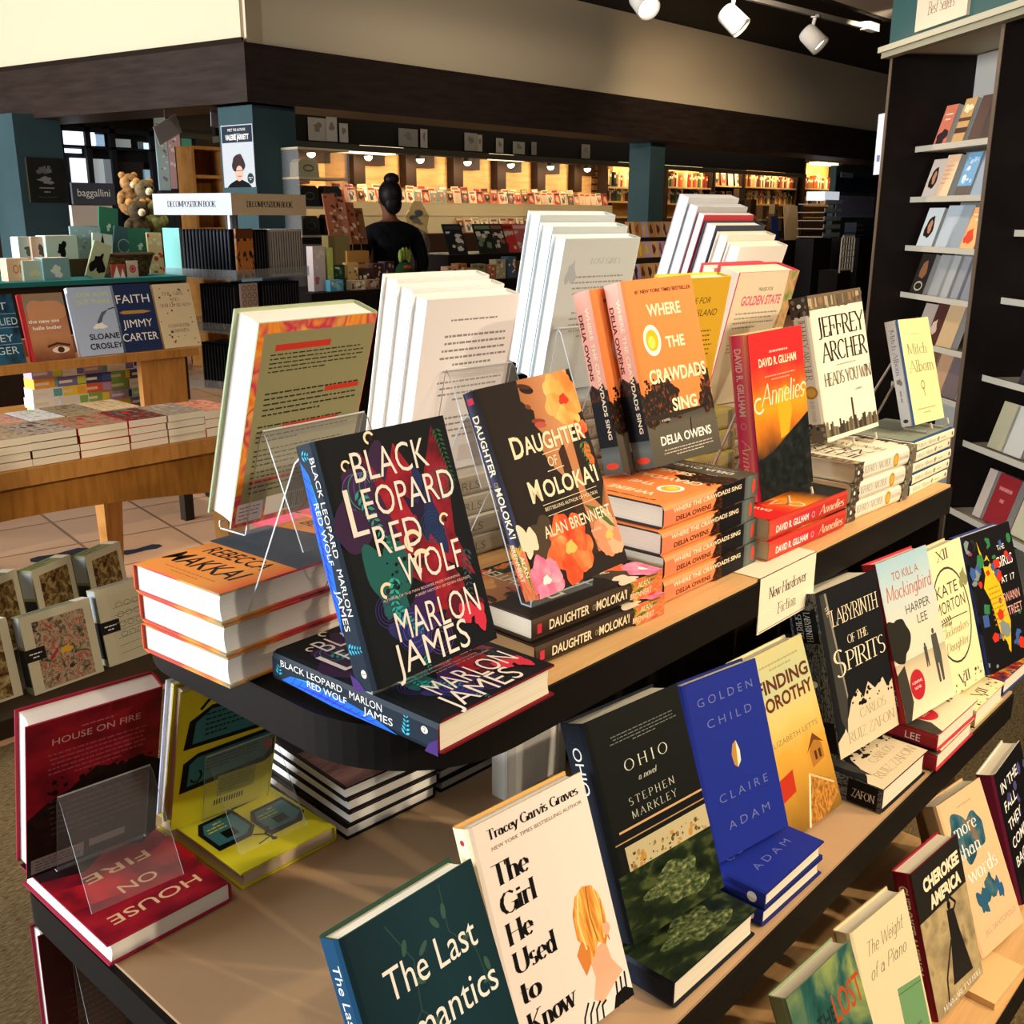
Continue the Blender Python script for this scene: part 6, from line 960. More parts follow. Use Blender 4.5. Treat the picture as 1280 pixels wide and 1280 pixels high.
mag_row(9.0, 14.2, 11.52, 1.70, .21, 'magazine in the rear row under the alcove lamps', 'magazines in the rear alcove row', -8, 1.12)
mag_row(11.2, 14.9, 11.16, 1.27, .17, 'magazine in the row below the cream ledge', 'magazines below the cream ledge', -14, 1.1)
m = MB(); m.b2((9.2, 10.85, 0), (15, 11.25, 1.26), dkw); tag(m.build('magazine_bench'), 'dark bench under the cream ledge', 'bench')
# lit bookshelves further along
spn = []
for i, c in enumerate(('8a3a2a', 'b8863a', '3a4a4a', 'd8b888', '5a2a2a', 'c8a070', '2a2a3a', 'e0c8a0', '6a6a3a', 'a8502f')):
    m = MB(); h = .2 + .012 * (i % 4); m.b2((-.026, 0, 0), (.026, .16, h), mat(c, .5)); m.b2((-.02, -.0006, h * .62), (.02, 0, h * .8), mat('e0d0b0')); spn.append(m.data('shelf_book'))
def bookcase_far(x0, x1, zs, lb, grp, y=11.5, face=False):
    e = thing('lit_bookcase', lb, 'bookcase', ((x0 + x1) / 2, y, 0)); w = (x1 - x0) / 2; bk_ = mat('d8a860', .6) if not face else mat('3a2618', .6)
    m = MB(); m.b2((-w, .3, 0), (w, .33, 2.68), bk_); m.b2((-w - .04, 0, 0), (-w, .33, 2.7), dkw); m.b2((w, 0, 0), (w + .04, .33, 2.7), dkw); m.build('case', e)
    for z in zs: m = MB(); m.b2((-w, .0, z - .03), (w, .3, z), mat('c8a878', .5)); m.build('shelf', e)
    m = MB(); m.b2((-w, .0, 0), (w, .3, zs[-1] - .3), dkw); m.build('base', e)
    for z in zs[:-1]:
        x = x0 + .08
        while x < x1 - .08:
            if face: o = link('magazine', q.choice(mags)); o.location = (x + .08, y + .06, z); o.rotation_euler.x = math.radians(-8); o.scale = (1.35, 1, 1.5); x += .27
            else: o = link('shelf_book', q.choice(spn)); o.location = (x, y + .05, z); o.scale = (1, 1, q.uniform(.85, 1.35)); x += .058 if q.random() < .85 else .13
            tag(o, grp[0], 'book' if not face else 'magazine', grp[1])
    l = bpy.data.lights.new('shelf_lamp', 'AREA'); l.energy = 30; l.color = (1, .74, .38); l.size = w * 1.6; l.size_y = .06; l.shape = 'RECTANGLE'; o = bpy.data.objects.new('shelf_lamp', l); COL.objects.link(o); o.location = ((x0 + x1) / 2, y - .12, 2.6); o.rotation_euler = (math.radians(38), 0, 0)
bookcase_far(15.15, 16.35, [2.0, 1.76, 1.5], 'lit bookcase between the slatted wall and the far column', ('book on the lit case beside the slatted wall', 'books beside the slatted wall'))
bookcase_far(17.0, 18.5, [2.04, 1.74, 1.5], 'lit bookcase just past the far column', ('book on the lit case just past the far column', 'books just past the far column'))
bookcase_far(18.65, 19.65, [2.1, 1.72, 1.4], 'dark case of face out magazines past the far column', ('face out magazine on the dark case past the far column', 'face out magazines past the far column'), face=True)
bookcase_far(19.8, 22.0, [2.10, 1.76, 1.5], 'widest lit bookcase in the far row', ('book on the widest lit bookcase of the far row', 'books on the widest far case'))
bookcase_far(22.4, 24.1, [2.12, 1.76, 1.5], 'lit bookcase at the end of the far row', ('book on the lit bookcase at the end of the far row', 'books on the end far case'))
for i, (px, py, w) in enumerate(((477, 181, .7), (458, 189, 1.1), (631, 190, .55), (635, 198, .9), (751, 197, .6), (785, 206, .95), (855, 206, 1.1), (947, 197, .7), (960, 205, 1.5), (1030, 205, 1.3))):
    p = atY(px, py, 9.6 + .8 * (i % 2)); m = MB(); m.b2((-w * .35, -.1, -.03), (w * .35, .1, .03), mat('ffe9b8', .5, 0, 2.2)); e = thing('ceiling_light_strip', ['warm ceiling strip light above the person', 'second warm ceiling strip light above the person', 'short ceiling strip light over the middle alcoves', 'ceiling strip light over the middle alcoves', 'short ceiling strip light before the slatted wall', 'ceiling strip light beside the far column', 'ceiling strip light just past the far column', 'short ceiling strip light over the face out magazines', 'long ceiling strip light over the widest case', 'ceiling strip light at the end of the far row'][i], 'ceiling light', p, 'ceiling strip lights'); m.build('diffuser', e)
    m = MB(); m.b2((-w * .36, -.11, .028), (w * .36, .11, .045), blk); m.build('housing', e); m = MB(); m.tube([(0, 0, .04), (0, 0, 2.9 - p.z)], .006, blk, 5); m.build('hanger', e)
# cards pinned under the band
m = MB(); m.b2((5.3, 8.25, 2.16), (16, 8.3, 2.9), blk); m.b2((5.3, 8.2, 2.10), (16, 8.3, 2.15), mat('3a3830')); struct('trim_card_rail', m)
for i, (px, w, h) in enumerate(((400, .22, .2), (417, .12, .22), (432, .1, .17), (513, .26, .17), (533, .1, .18), (592, .2, .18), (603, .08, .17), (628, .12, .15), (652, .2, .13), (671, .09, .14), (736, .16, .16))):
    p = atY(px, 150, 8.2); z = 2.37 - .0 * i; panel('paper_card', ['wide pale card first under the long band beside the teal column', 'narrow pale card second under the long band', 'small pale card third under the long band', 'wide grey card in the second cluster under the long band', 'narrow card beside the wide grey one under the long band', 'pale card in the middle cluster under the long band', 'narrow card in the middle cluster under the long band', 'small white card after the middle cluster', 'wide dim card in the last cluster under the long band', 'narrow dim card in the last cluster under the long band', 'single pale card nearest the far column'][i], 'card', (p.x - w / 2, 8.235, 2.17), q.uniform(-5, 5), 0, w, h, .004, mat(q.choice(['8a8880', '9a968c', '7a7870']), .7), [('blob', .5, .6, .2, .2, i + 2, mat('6a6660'), .4)], 'cards under the long band')

# ------------------------------------------------------------------ the person, seen from behind
pp = atY(488, 300, 6.25); PX, PY = pp.x, 6.25
skin = mat('6f4634', .6); blackcloth = nmat([(.4, '08080a'), (.6, '121215')], 20, (1, 1, 1), 'Object', .9)
def skinned(name, pts, edges, mt, parent, lv=2):
    me = bpy.data.meshes.new(name); me.from_pydata([p[:3] for p in pts], edges, []); me.materials.append(mt); o = link(name, me, parent)
    sk = o.modifiers.new('skin', 'SKIN'); sk.use_smooth_shade = True
    for v, p in zip(me.skin_vertices[0].data, pts): v.radius = p[3] if isinstance(p[3], tuple) else (p[3], p[3])
    me.skin_vertices[0].data[0].use_root = True; o.modifiers.new('sub', 'SUBSURF').levels = lv; o.modifiers['sub'].render_levels = lv; return o
per = thing('person', 'person seen from behind with hair in a high bun and a black top', 'person', Matrix.Translation((PX, PY, 0)) @ Matrix.Rotation(math.radians(166), 4, 'Z'))
# body faces local -y; pelvis is the root
B = [(0, 0, .95, (.16, .11)), (0, .01, 1.12, (.14, .10)), (0, .01, 1.28, (.165, .11)), (0, .01, 1.40, (.14, .08)), (0, 0, 1.47, .055), (0, -.01, 1.53, .05), (0, -.02, 1.60, (.068, .08)), (0, -.02, 1.67, (.07, .085)), (0, -.015, 1.71, .05),
     (.19, .01, 1.38, .055), (.25, .02, 1.14, .042), (.24, -.12, .93, .032), (.23, -.19, .87, .03), (-.19, .01, 1.38, .055), (-.25, .02, 1.14, .042), (-.24, -.12, .93, .032), (-.23, -.19, .87, .03),
     (.09, 0, .85, .085), (.10, -.01, .48, .058), (.10, .02, .09, .04), (.10, -.13, .03, .03), (-.09, 0, .85, .085), (-.10, -.01, .48, .058), (-.10, .02, .09, .04), (-.10, -.13, .03, .03),
     (0, -.105, 1.615, .014)]
E_ = [(0, 1), (1, 2), (2, 3), (3, 4), (4, 5), (5, 6), (6, 7), (7, 8), (3, 9), (9, 10), (10, 11), (11, 12), (3, 13), (13, 14), (14, 15), (15, 16), (0, 17), (17, 18), (18, 19), (19, 20), (0, 21), (21, 22), (22, 23), (23, 24), (6, 25)]
skinned('body', B, E_, skin, per)
T_ = [(0, 0, .92, (.175, .125)), (0, .01, 1.12, (.16, .118)), (0, .01, 1.28, (.185, .128)), (0, .01, 1.395, (.15, .09)), (0, .005, 1.455, .068), (.205, .01, 1.36, .075), (.27, .02, 1.14, .06), (.25, -.1, .95, .046), (-.205, .01, 1.36, .075), (-.27, .02, 1.14, .06), (-.25, -.1, .95, .046)]
skinned('black_top', T_, [(0, 1), (1, 2), (2, 3), (3, 4), (3, 5), (5, 6), (6, 7), (3, 8), (8, 9), (9, 10)], blackcloth, per)
skinned('trousers', [(0, 0, .93, (.17, .12)), (.095, 0, .82, .1), (.105, -.01, .48, .075), (.105, .02, .1, .062), (-.095, 0, .82, .1), (-.105, -.01, .48, .075), (-.105, .02, .1, .062)], [(0, 1), (1, 2), (2, 3), (0, 4), (4, 5), (5, 6)], mat('14161c', .9), per)
m = MB(); hm = nmat([(.4, '0c0807'), (.6, '1a1210')], 30, (1, 1, 4), 'Object', .5); m.ball((0, .02, 1.655), .105, hm, 10, (.86, .92, 1.05)); m.ball((0, .06, 1.59), .075, hm, 8, (.95, .7, 1.1)); m.ball((0, .045, 1.765), .055, hm, 8, (1.1, 1, .85)); hr = m.build('hair', per, True)
for sg in (-1, 1):
    m = MB(); m.ball((sg * .032, -.1, 1.625), .011, mat('1a1210'), 6); m.build('eye', per, True); m = MB(); m.ball((sg * .078, -.015, 1.61), .02, skin, 6, (.45, .8, 1.3)); m.build('ear', per, True)
    for f in range(5):
        a = (-.5 + f * .25) if f < 4 else 1.1 * sg; m = MB(); b = Vector((sg * .23, -.20, .86)); d = Vector((math.sin(a) * .5 if f < 4 else -sg * .8, -.8, -.5)).normalized(); L = (.05, .06, .065, .055, .045)[f]; m.tube([b + Vector(((f - 1.5) * .013 if f < 4 else -sg * .02, 0, 0)), b + Vector(((f - 1.5) * .015 if f < 4 else -sg * .03, 0, 0)) + d * L * .6, b + Vector(((f - 1.5) * .015 if f < 4 else -sg * .034, 0, 0)) + d * L + Vector((0, .006, -.015))], [.009, .008, .006], skin, 8); m.build('finger', per, True)
m = MB(); m.tube([(-.02, -.108, 1.575), (0, -.112, 1.573), (.02, -.108, 1.575)], .005, mat('7a3a34'), 6); m.build('mouth', per, True)

# ------------------------------------------------------------------ things between the opening and the display
def block(nm, lb, cat, px0, px1, y, d, z0, z1, mt, group=None):
    a, b = atY(px0, 300, y), atY(px1, 300, y); m = MB(); m.b2((a.x, y, z0), (b.x, y + d, z1), mt); o = m.build(nm); return tag(o, lb, cat, group)
block('sales_counter', 'dark counter with a long flat top before the lit magazine wall', 'counter', 560, 700, 6.9, .6, 0, 1.16, mat('1f1a18', .5))
block('front_gondola', 'low dark fixture carrying small gifts beside the notebook spinner', 'display stand', 386, 556, 5.38, .6, 0, 1.03, mat('1d1815', .6))
kraft = mat('a8743a', .7)
def bag(px, py, Y, w, h, d, c, lb, z, ops=()):
    p = atY(px, py, Y); e = thing('paper_bag', lb, 'bag', Matrix.Translation((p.x, Y, z)) @ Matrix.Rotation(math.radians(-12), 4, 'Z')); m = MB(); m.prism([(-w / 2, 0), (w / 2, 0), (w * .49, h), (-w * .49, h)], 0, d, mat(c, .7)); art(m, lambda x, y, l: (x - w / 2, -l, y), w, h, list(ops)); m.build('pouch', e); k = MB(); k.tube([(-w * .2, .01, h), (-w * .18, .01, h + .05), (w * .18, .01, h + .05), (w * .2, .01, h)], .004, mat('6a4a2a'), 6); k.build('handle', e)
bag(425, 330, 5.7, .16, .34, .1, '7a6a3f', 'olive kraft paper bag on the gondola', 1.03, [('r', .0, 0, .3, 1, mat('6a5a34'))]); bag(448, 330, 5.65, .17, .24, .1, 'b8823f', 'brown printed kraft bag before the person', 1.03, [('lines', .2, .3, .8, .75, 3, mat('6a4420'), 'c')])
for i, (px, h, c, k2) in enumerate(((418, .36, 'b86a4a', 'e0b088'), (430, .34, 'c87a5a', 'f0d0b0'), (440, .3, 'a85a3a', 'e8c8a0'), (450, .26, '8a5a3a', 'd8b890'))):
    p = atY(px, 300, 6.1); panel('gift_card_sheet', ['tallest red brown patterned card in the rack beside the person', 'second red brown patterned card in the rack beside the person', 'third red brown patterned card in the rack beside the person', 'lowest red brown patterned card in the rack beside the person'][i], 'card', (p.x - .05, 6.08, 1.30), -6, 14, .1, h, .006, mat(c, .6), [('scat', .1, .05, .9, .95, 14, .08, .2, [mat(k2), mat('6a3424')], i)], 'patterned cards beside the person')
block('card_stand', 'dark stand holding the patterned cards', 'stand', 410, 458, 6.08, .3, 0, 1.30, mat('241a14', .6))
def small_gift(px, py, Y, w, h, c, c2, lb, seed):
    p = atY(px, py, Y); m = MB(); m.b2((-w / 2, 0, 0), (w / 2, .06, h), mat(c, .5)); art(m, lambda x, y, l: (x - w / 2, -l, y), w, h, [('scat', .08, .08, .92, .92, 9, .1, .2, [mat(c2), mat('e8dcc8')], seed)]); o = m.build('gift_packet'); o.location = (p.x, Y, 1.031); o.rotation_euler.z = q.uniform(-.2, .2); tag(o, lb, 'gift')
for i, (px, w, h, c, c2, lb) in enumerate(((399, .1, .28, 'd8c8c4', 'c86a7a', 'white and rose tall packet beside the spinner'), (413, .04, .27, 'b8c060', 'd88a9a', 'slim lime edged packet beside the rose one'), (424, .09, .16, '2f4a34', '5a8a5a', 'dark green packet in the gondola row'), (441, .08, .17, 'c8a868', '8a6a3a', 'tan leaning packet in the gondola row'), (455, .09, .13, '4a342a', 'd8c0a0', 'brown packet with pale shapes in the gondola row'), (472, .1, .16, '5a3a34', 'e8d0b8', 'rust packet below the person'), (487, .1, .17, '4a3a44', 'c8a8a0', 'plum packet below the person'), (420, .1, .07, '5aa0b8', '8ac8d8', 'small aqua box low in the gondola row'), (447, .11, .06, 'c8b090', '5a4a3a', 'small cream box low in the gondola row'), (466, .11, .06, 'b8947a', '6a4a3a', 'small rosy cream box low in the gondola row'), (540, .1, .1, '3a4a2f', '7aa04a', 'dark green small packet at the gondola end'))):
    small_gift(px, 330, 5.5 if i < 7 else 5.42, w, h, c, c2, lb, i + 3)
# green leaf toy and wrapped plant by the person
p = atY(505, 332, 5.5); e = thing('leaf_toy', 'green and yellow leaf shaped toy before the person', 'toy', (p.x, 5.5, 1.03)); gq = mat('2f5a34', .8); m = MB(); m.ball((0, 0, .085), .08, gq, 10, (1, .45, 1.05)); m.build('body', e, True)
for i, a in enumerate((-40, -14, 14, 40)): m = MB(); m.ball((.05 * math.sin(math.radians(a)) * 1.2, -.01, .20 + .02 * math.cos(math.radians(a * 2))), .03, mat('8a9a4a', .8), 6, (.6, .5, 1.5), None); m.build('leaf', e, True)
m = MB(); m.ball((0, -.035, .13), .025, mat('b85a3a', .8), 6, (1.6, .5, .6)); m.build('mouth', e, True)
p = atY(538, 318, 6.6); e = thing('wrapped_plant', 'clear wrapped plant bundle on the counter end beside the person', 'plant', (p.x, 6.75, 1.0)); wr = clear(.93, 'e0d8c0', .2)
m = MB(); n = 20; vs = []; q2 = random.Random(9)
m.lathe([(.05, 0), (.08, .1), (.11, .26), (.08, .40), (.10, .5), (.03, .62)], wr, 11); m.build('wrap', e)
m = MB()
for i in range(26):
    a = q2.uniform(0, 6.28); r = q2.uniform(.01, .07); z = q2.uniform(.1, .55); m.ball((r * math.cos(a), r * math.sin(a), z), q2.uniform(.02, .04), mat(q2.choice(['4a5a3a', '6a5a3a', '8a7a4a', '3a4a3a'])), 4, (1, 1, .6))
o = m.build('foliage', e); o['kind'] = 'stuff'; m = MB(); m.lathe([(0, -1.0), (.1, -1.0), (.1, 0), (0, 0)], dkw, 16); m.build('pedestal', e)
# magazine rack of slanted covers on the counter
for i, (px, c, c2, lb) in enumerate(((568, '1f2022', '3a3c40', 'black folder leaning at the counter end'), (606, '22261f', '6a7a5a', 'dark magazine with pale shapes leaning on the counter'), (622, '3a2a28', '8a5a4a', 'brown magazine leaning behind the red one'), (636, 'c23a32', '6a2a28', 'bright red magazine leaning on the counter'), (655, 'b8605a', 'd8a090', 'rosy magazine leaning behind the red one'), (672, '2a2422', '4a4440', 'dark magazine leaning farther along the counter'), (688, '3a3430', '6a625a', 'charcoal magazine at the end of the counter row'))):
    p = atY(px, 318, 7.05); panel('counter_magazine', lb, 'magazine', (p.x - .11, 7.0 + .01 * i, 1.162), -14, 28, .2, .3, .012, mat(c, .4), [('scat', .08, .1, .92, .75, 10, .08, .2, [mat(c2), mat('c8c0b0')], i), ('r', .08, .82, .92, .94, mat(c2))])
# card racks before the far column
for r, (y, z) in enumerate(((6.42, 1.29), (6.20, 1.10), (5.98, .90))):
    block('rack_step', ['top step of the dark card rack before the far column', 'middle step of the dark card rack before the far column', 'lowest step of the dark card rack before the far column'][r], 'rack', 782 - 6 * r, 856, y, .2, 0, z, mat('241c18', .6), 'card rack steps')
    for k in range(8):
        p = atY(788 + k * 8.6 - 4 * r, 300, y + .05); c = q.choice(['b08858', 'c89a68', 'a87848', 'b89878', 'a890a8']) ; panel('greeting_card', ['tan greeting card on the top step of the card rack', 'tan greeting card on the middle step of the card rack', 'tan greeting card on the lowest step of the card rack'][r], 'card', (p.x - .07, y + .04, z + .002), -4, 14, .135, .16, .004, mat(c, .6), [('blob', .5, .5, .16, .36, k, mat(q.choice(['5a3424', 'c8a828', '3a2a20', '8a4a2a'])), .4)], ['cards on the top rack step', 'cards on the middle rack step', 'cards on the lowest rack step'][r])
# dim stock shelves and racks beyond, towards the tall bookcase
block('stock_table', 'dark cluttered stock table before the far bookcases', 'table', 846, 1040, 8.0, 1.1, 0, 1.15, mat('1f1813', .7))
qs = random.Random(21)
for i in range(24):
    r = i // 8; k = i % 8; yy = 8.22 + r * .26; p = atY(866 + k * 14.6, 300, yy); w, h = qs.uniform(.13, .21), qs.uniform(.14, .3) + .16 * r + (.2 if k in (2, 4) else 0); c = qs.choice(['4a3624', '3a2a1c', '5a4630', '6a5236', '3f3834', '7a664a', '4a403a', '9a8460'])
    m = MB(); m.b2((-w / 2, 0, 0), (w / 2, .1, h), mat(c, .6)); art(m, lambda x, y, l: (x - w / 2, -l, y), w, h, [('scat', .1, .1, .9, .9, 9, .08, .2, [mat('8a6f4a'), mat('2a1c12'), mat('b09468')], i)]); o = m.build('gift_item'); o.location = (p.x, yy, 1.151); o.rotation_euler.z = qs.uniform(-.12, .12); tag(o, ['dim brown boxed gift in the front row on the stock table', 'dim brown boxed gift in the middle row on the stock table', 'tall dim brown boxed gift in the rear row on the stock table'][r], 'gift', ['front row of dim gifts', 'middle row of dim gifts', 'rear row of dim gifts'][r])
panel('display_card', 'tan leaning board on the stock table', 'board', (*atY(982, 290, 8.12).xy, 1.152), -10, 8, .34, .52, .01, mat('b89a70', .7), [('p', [(.0, .3), (.5, 1), (.1, 1)], mat('c8ac80'))]); panel('display_card', 'navy book leaning beside the tan board', 'book', (*atY(966, 290, 8.05).xy, 1.152), -10, 8, .16, .36, .01, mat('1f2a5a', .6))
# clear case of black bags left of the person, and small packets along the counter front
p = atY(408, 260, 6.6); e = thing('bag_case', 'clear shelved case with dark bags between the teal column and the person', 'display case', (p.x, 6.6, 0)); cc = clear(.9, 'e8e4dc', .1)
for k in range(4): z = 1.34 + k * .21; m = MB(); m.b2((-.24, 0, z), (.24, .3, z + .015), mat('c8b898', .4)); m.build('shelf', e)

for sx in (-.24, .235): m = MB(); m.b2((sx, 0, 1.34), (sx + .005, .3, 1.98), cc); m.build('clear_side', e)
m = MB(); m.b2((-.24, 0, 0), (.24, .3, 1.34), mat('2a2420', .6)); m.build('base', e)
for i, (dx, z, w, h, c) in enumerate(((-.12, 1.775, .2, .13, 'b8b08a'), (-.12, 1.565, .18, .15, '2a2a26'), (.1, 1.565, .18, .15, '34322c'), (-.12, 1.355, .17, .14, '3a3834'), (.1, 1.355, .17, .15, '242420'))):
    m = MB(); m.prism([(-w / 2, 0), (w / 2, 0), (w * .46, h * .8), (w * .3, h), (-w * .3, h), (-w * .46, h * .8)], 0, .1, mat(c, .6)); art(m, lambda x, y, l: (x - w / 2, -l, y), w, h, [('ring', .5, .5, .25, .2, .05, mat('5a564a'))]); o = m.build('hand_bag'); o.location = (p.x + dx, 6.64, z + .001); tag(o, ['pale olive bag on the top shelf of the clear case', 'black bag on the middle shelf of the clear case, column side', 'black bag on the middle shelf of the clear case, person side', 'dark grey bag on the low shelf of the clear case, column side', 'black bag on the low shelf of the clear case, person side'][i], 'bag')
block('low_fixture', 'low dark fixture of small packets before the sales counter', 'display stand', 560, 700, 6.2, .35, 0, .98, mat('1d1815', .6))
for i, (px, w, h, c) in enumerate(((566, .12, .12, 'd8a888'), (578, .1, .14, 'b8743a'), (590, .12, .1, 'c88a50'), (602, .1, .13, '7a8a6a'), (614, .1, .12, 'b86a4a'), (626, .12, .16, 'a8a07a'), (640, .11, .18, '4a5a6a'), (655, .12, .14, '8a5a2a'), (668, .1, .2, '6a6a88'))):
    p = atY(px, 330, 6.23); m = MB(); m.b2((-w / 2, 0, 0), (w / 2, .08, h), mat(c, .5)); art(m, lambda x, y, l: (x - w / 2, -l, y), w, h, [('scat', .1, .1, .9, .9, 8, .1, .2, [mat('e0cdb0'), mat('6a4a34')], i)]); o = m.build('gift_packet'); o.location = (p.x, 6.23, .981); tag(o, ['pink tan packet first on the low fixture before the counter', 'orange brown packet second on the low fixture', 'amber packet third on the low fixture', 'sage packet on the low fixture before the counter', 'rust packet on the low fixture before the counter', 'khaki packet on the low fixture before the counter', 'slate blue packet on the low fixture before the counter', 'brown packet near the end of the low fixture', 'lavender grey tall packet at the end of the low fixture'][i], 'gift')
# ------------------------------------------------------------------ clear tower, cabinet and wire basket beyond the shelves
p = atY(1028, 300, 7.6); e = thing('clear_tower', 'clear tiered spinner with a bright white top', 'display rack', (p.x, 7.6, 0)); m = MB(); m.b2((-.24, -.1, 1.74), (.24, .2, 1.87), mat('e8f0f8', .5, 0, .6)); m.build('white_box', e); cl2 = clear(.55, 'aab4bc', .2)  # white box on top has a faint emission
for k in range(5): m = MB(); z = 1.2 + k * .12; m.b2((-.28, -.14, z), (.28, .3, z + .012), cl2); m.b2((-.28, -.14, z), (.28, -.13, z + .07), cl2); m.build('clear_tray', e)
m = MB(); m.b2((-.28, 0, 0), (.28, .3, 1.18), mat('1c1a1a', .5)); m.build('base', e)
a, b = atY(1046, 205, 8.0), atY(1086, 330, 8.0)
m = MB(); m.b2((a.x, 8.0, 0), (b.x + .3, 8.1, 2.3), grn); m.b2((a.x, 7.99, 1.9), (b.x, 8.0, 2.14), mat('16263c')); struct('wall_teal_end', m)
panel('blue_board', 'lavender blue board against the teal end wall', 'board', (a.x + .05, 7.97, 1.5), 0, 2, b.x - a.x - .1, .34, .01, mat('8a92b8', .5), [('r', 0, 0, 1, .02, WH)])
panel('wall_notice', 'pale notice strip high on the teal end wall', 'sign', (a.x + .1, 7.96, 2.12), 0, 0, .45, .08, .006, mat('8a98a8', .6), [('lines', .15, .2, .85, .8, 1, mat('3a4450'))])
m = MB(); m.b2((a.x, 7.5, 0), (b.x + .3, 7.98, 1.18), mat('1a1716', .5)); tag(m.build('side_counter'), 'black counter under the lavender blue board', 'counter')
for i, (z, c) in enumerate(((1.181, '23242a'), (1.262, '2f3a52'), (1.34, '3a3c44'))): m = MB(); m.b2((0, 0, 0), (.45 - .05 * i, .2, .075), mat(c, .5)); art(m, lambda x, y, l: (x, -l, y), .45 - .05 * i, .075, [('r', .1, .3, .7, .6, mat('6a7078'))]); o = m.build('stock_box'); o.location = (a.x + .06, 7.6, z); tag(o, ['dark stock box lowest on the black counter', 'blue stock box in the middle on the black counter', 'grey stock box on top on the black counter'][i], 'box')
p = atY(1055, 362, 6.6); e = thing('wire_basket_rack', 'white wire rack with a dark grid by the tall bookcase', 'rack', (p.x, 6.6, 0)); wm = mat('d0ccc0', .4)
m = MB(); m.tube([(-.2, 0, .75), (-.2, 0, 1.2), (-.16, 0, 1.25), (.16, 0, 1.25), (.2, 0, 1.2), (.2, 0, .75)], .012, wm, 6); m.build('frame', e)
for k in range(5): m = MB(); m.tube([(-.2, 0, .8 + k * .085), (.2, 0, .8 + k * .085)], .009, wm, 6); m.build('rail', e)
for k in range(4): m = MB(); m.tube([(-.12 + k * .08, 0, .78), (-.12 + k * .08, 0, 1.24)], .009, wm, 6); m.build('upright', e)
m = MB(); m.b2((-.2, .02, 0), (.2, .3, .78), mat('1a1614')); m.build('base', e)

# ------------------------------------------------------------------ tall bestseller bookcase, angled to the aisle
BA = Vector((5.132, 2.24, 0)); ang = math.radians(49); be = Vector((math.cos(ang), math.sin(ang), 0)); bn = Vector((-be.y, be.x, 0))
MBk = mat4(-be, -bn, Vector((0, 0, 1)), BA)   # local x runs along the face towards the viewer, y into the case
bwood = nmat([(.35, '17110e'), (.7, '231a16')], 3, (6, 1, 1), 'Object', .45); gwall = mat('a8a49a', .6); shm = mat('b0a896', .45); hdr = mat('3a5a56', .6)
bc = thing('bestseller_bookcase', 'tall dark bookcase with a green header sign and thin pale shelves', 'bookcase', MBk)
W_ = .93; NB = 3
for k in range(NB + 1): m = MB(); m.b2((k * W_ - .012, 0, 0), (k * W_ + .012, .42, 2.24), bwood); m.b2((k * W_ - .013, -.003, 0), (k * W_ + .013, .0, 2.24), mat('5a4a3c', .5)); m.build('upright_panel', bc)
m = MB(); m.b2((0, .42, 0), (NB * W_, .44, 2.24), gwall); m.build('back_panel', bc)
m = MB(); m.b2((-.03, -.06, 2.245), (NB * W_ + .05, .44, 2.27), mat('b8b094', .5)); m.b2((-.02, -.045, 2.22), (NB * W_ + .05, .0, 2.246), mat('8f8a72', .5)); m.build('cornice', bc)
m = MB(); m.b2((.0, -.02, 2.27), (NB * W_, .42, 2.52), hdr); m.b2((-.06, -.09, 2.50), (NB * W_, .44, 2.6), bwood); m.build('header', bc)
m = MB(); m.b2((.27, -.035, 2.29), (.70, -.021, 2.43), mat('e8cfae', .6)); art(m, lambda x, y, l: (.27 + x, -.035 - l, 2.29 + y), .43, .14, [('t', 'Best Sellers', .5, .38, .36, mat('4a3a30'), dict(f=1, w=.52, thick=.1, sh=.1))]); m.build('header_sign', bc)
m = MB(); m.b2((-.085, .0, 1.70), (-.015, .006, 1.98), mat('c8ccd8', .5)); m.b2((-.06, -.001, 1.76), (-.03, 0, 1.79), mat('5a6a9a', .5)); m.build('end_notice', bc)
zs = [1.815, 1.583, 1.355, 1.13, .905, .68, .45]; zs2 = [1.73, 1.44, 1.17, .85, .57, .28, .08]; rec = [.16, .15, .13, .09, .04, .0, .0]
for k in range(NB):
    for i, z in enumerate(zs):
        zz, rc = (z, .16) if k == 0 else (zs2[i], rec[i])
        m = MB(); m.b2((k * W_ + .012, rc, zz - .012), ((k + 1) * W_ - .012, .42, zz), shm); m.b2((k * W_ + .012, rc - .004, zz - .014), ((k + 1) * W_ - .012, rc, zz + .012), shm); m.build('shelf', bc)
pg = pagemat('b8b4ac')
def case_book(k, z, x, w, h, t, c, lb, ops=(), lean=16, y=.19):
    """paperback facing out of the case"""
    cm, pm = book_parts(w, h, t, mat(c, .45), pages=pg, soft=True, af=list(ops)); L = math.radians(lean)
    U = -be; V = Vector((0, 0, math.cos(L))) - bn * math.sin(L); N = U.cross(V); P = BA - be * (k * W_ + x) - bn * y + Vector((0, 0, z + .006)); o = thing('paperback_book', lb, 'book', mat4(U, V, N, P - N * t)); link('cover', cm, o); link('pages', pm, o)
face_w = [('blob', .45, .5, .24, .3, 3, mat('2a1a14'), .2), ('blob', .47, .52, .13, .16, 5, mat('b8805a'), .2)]
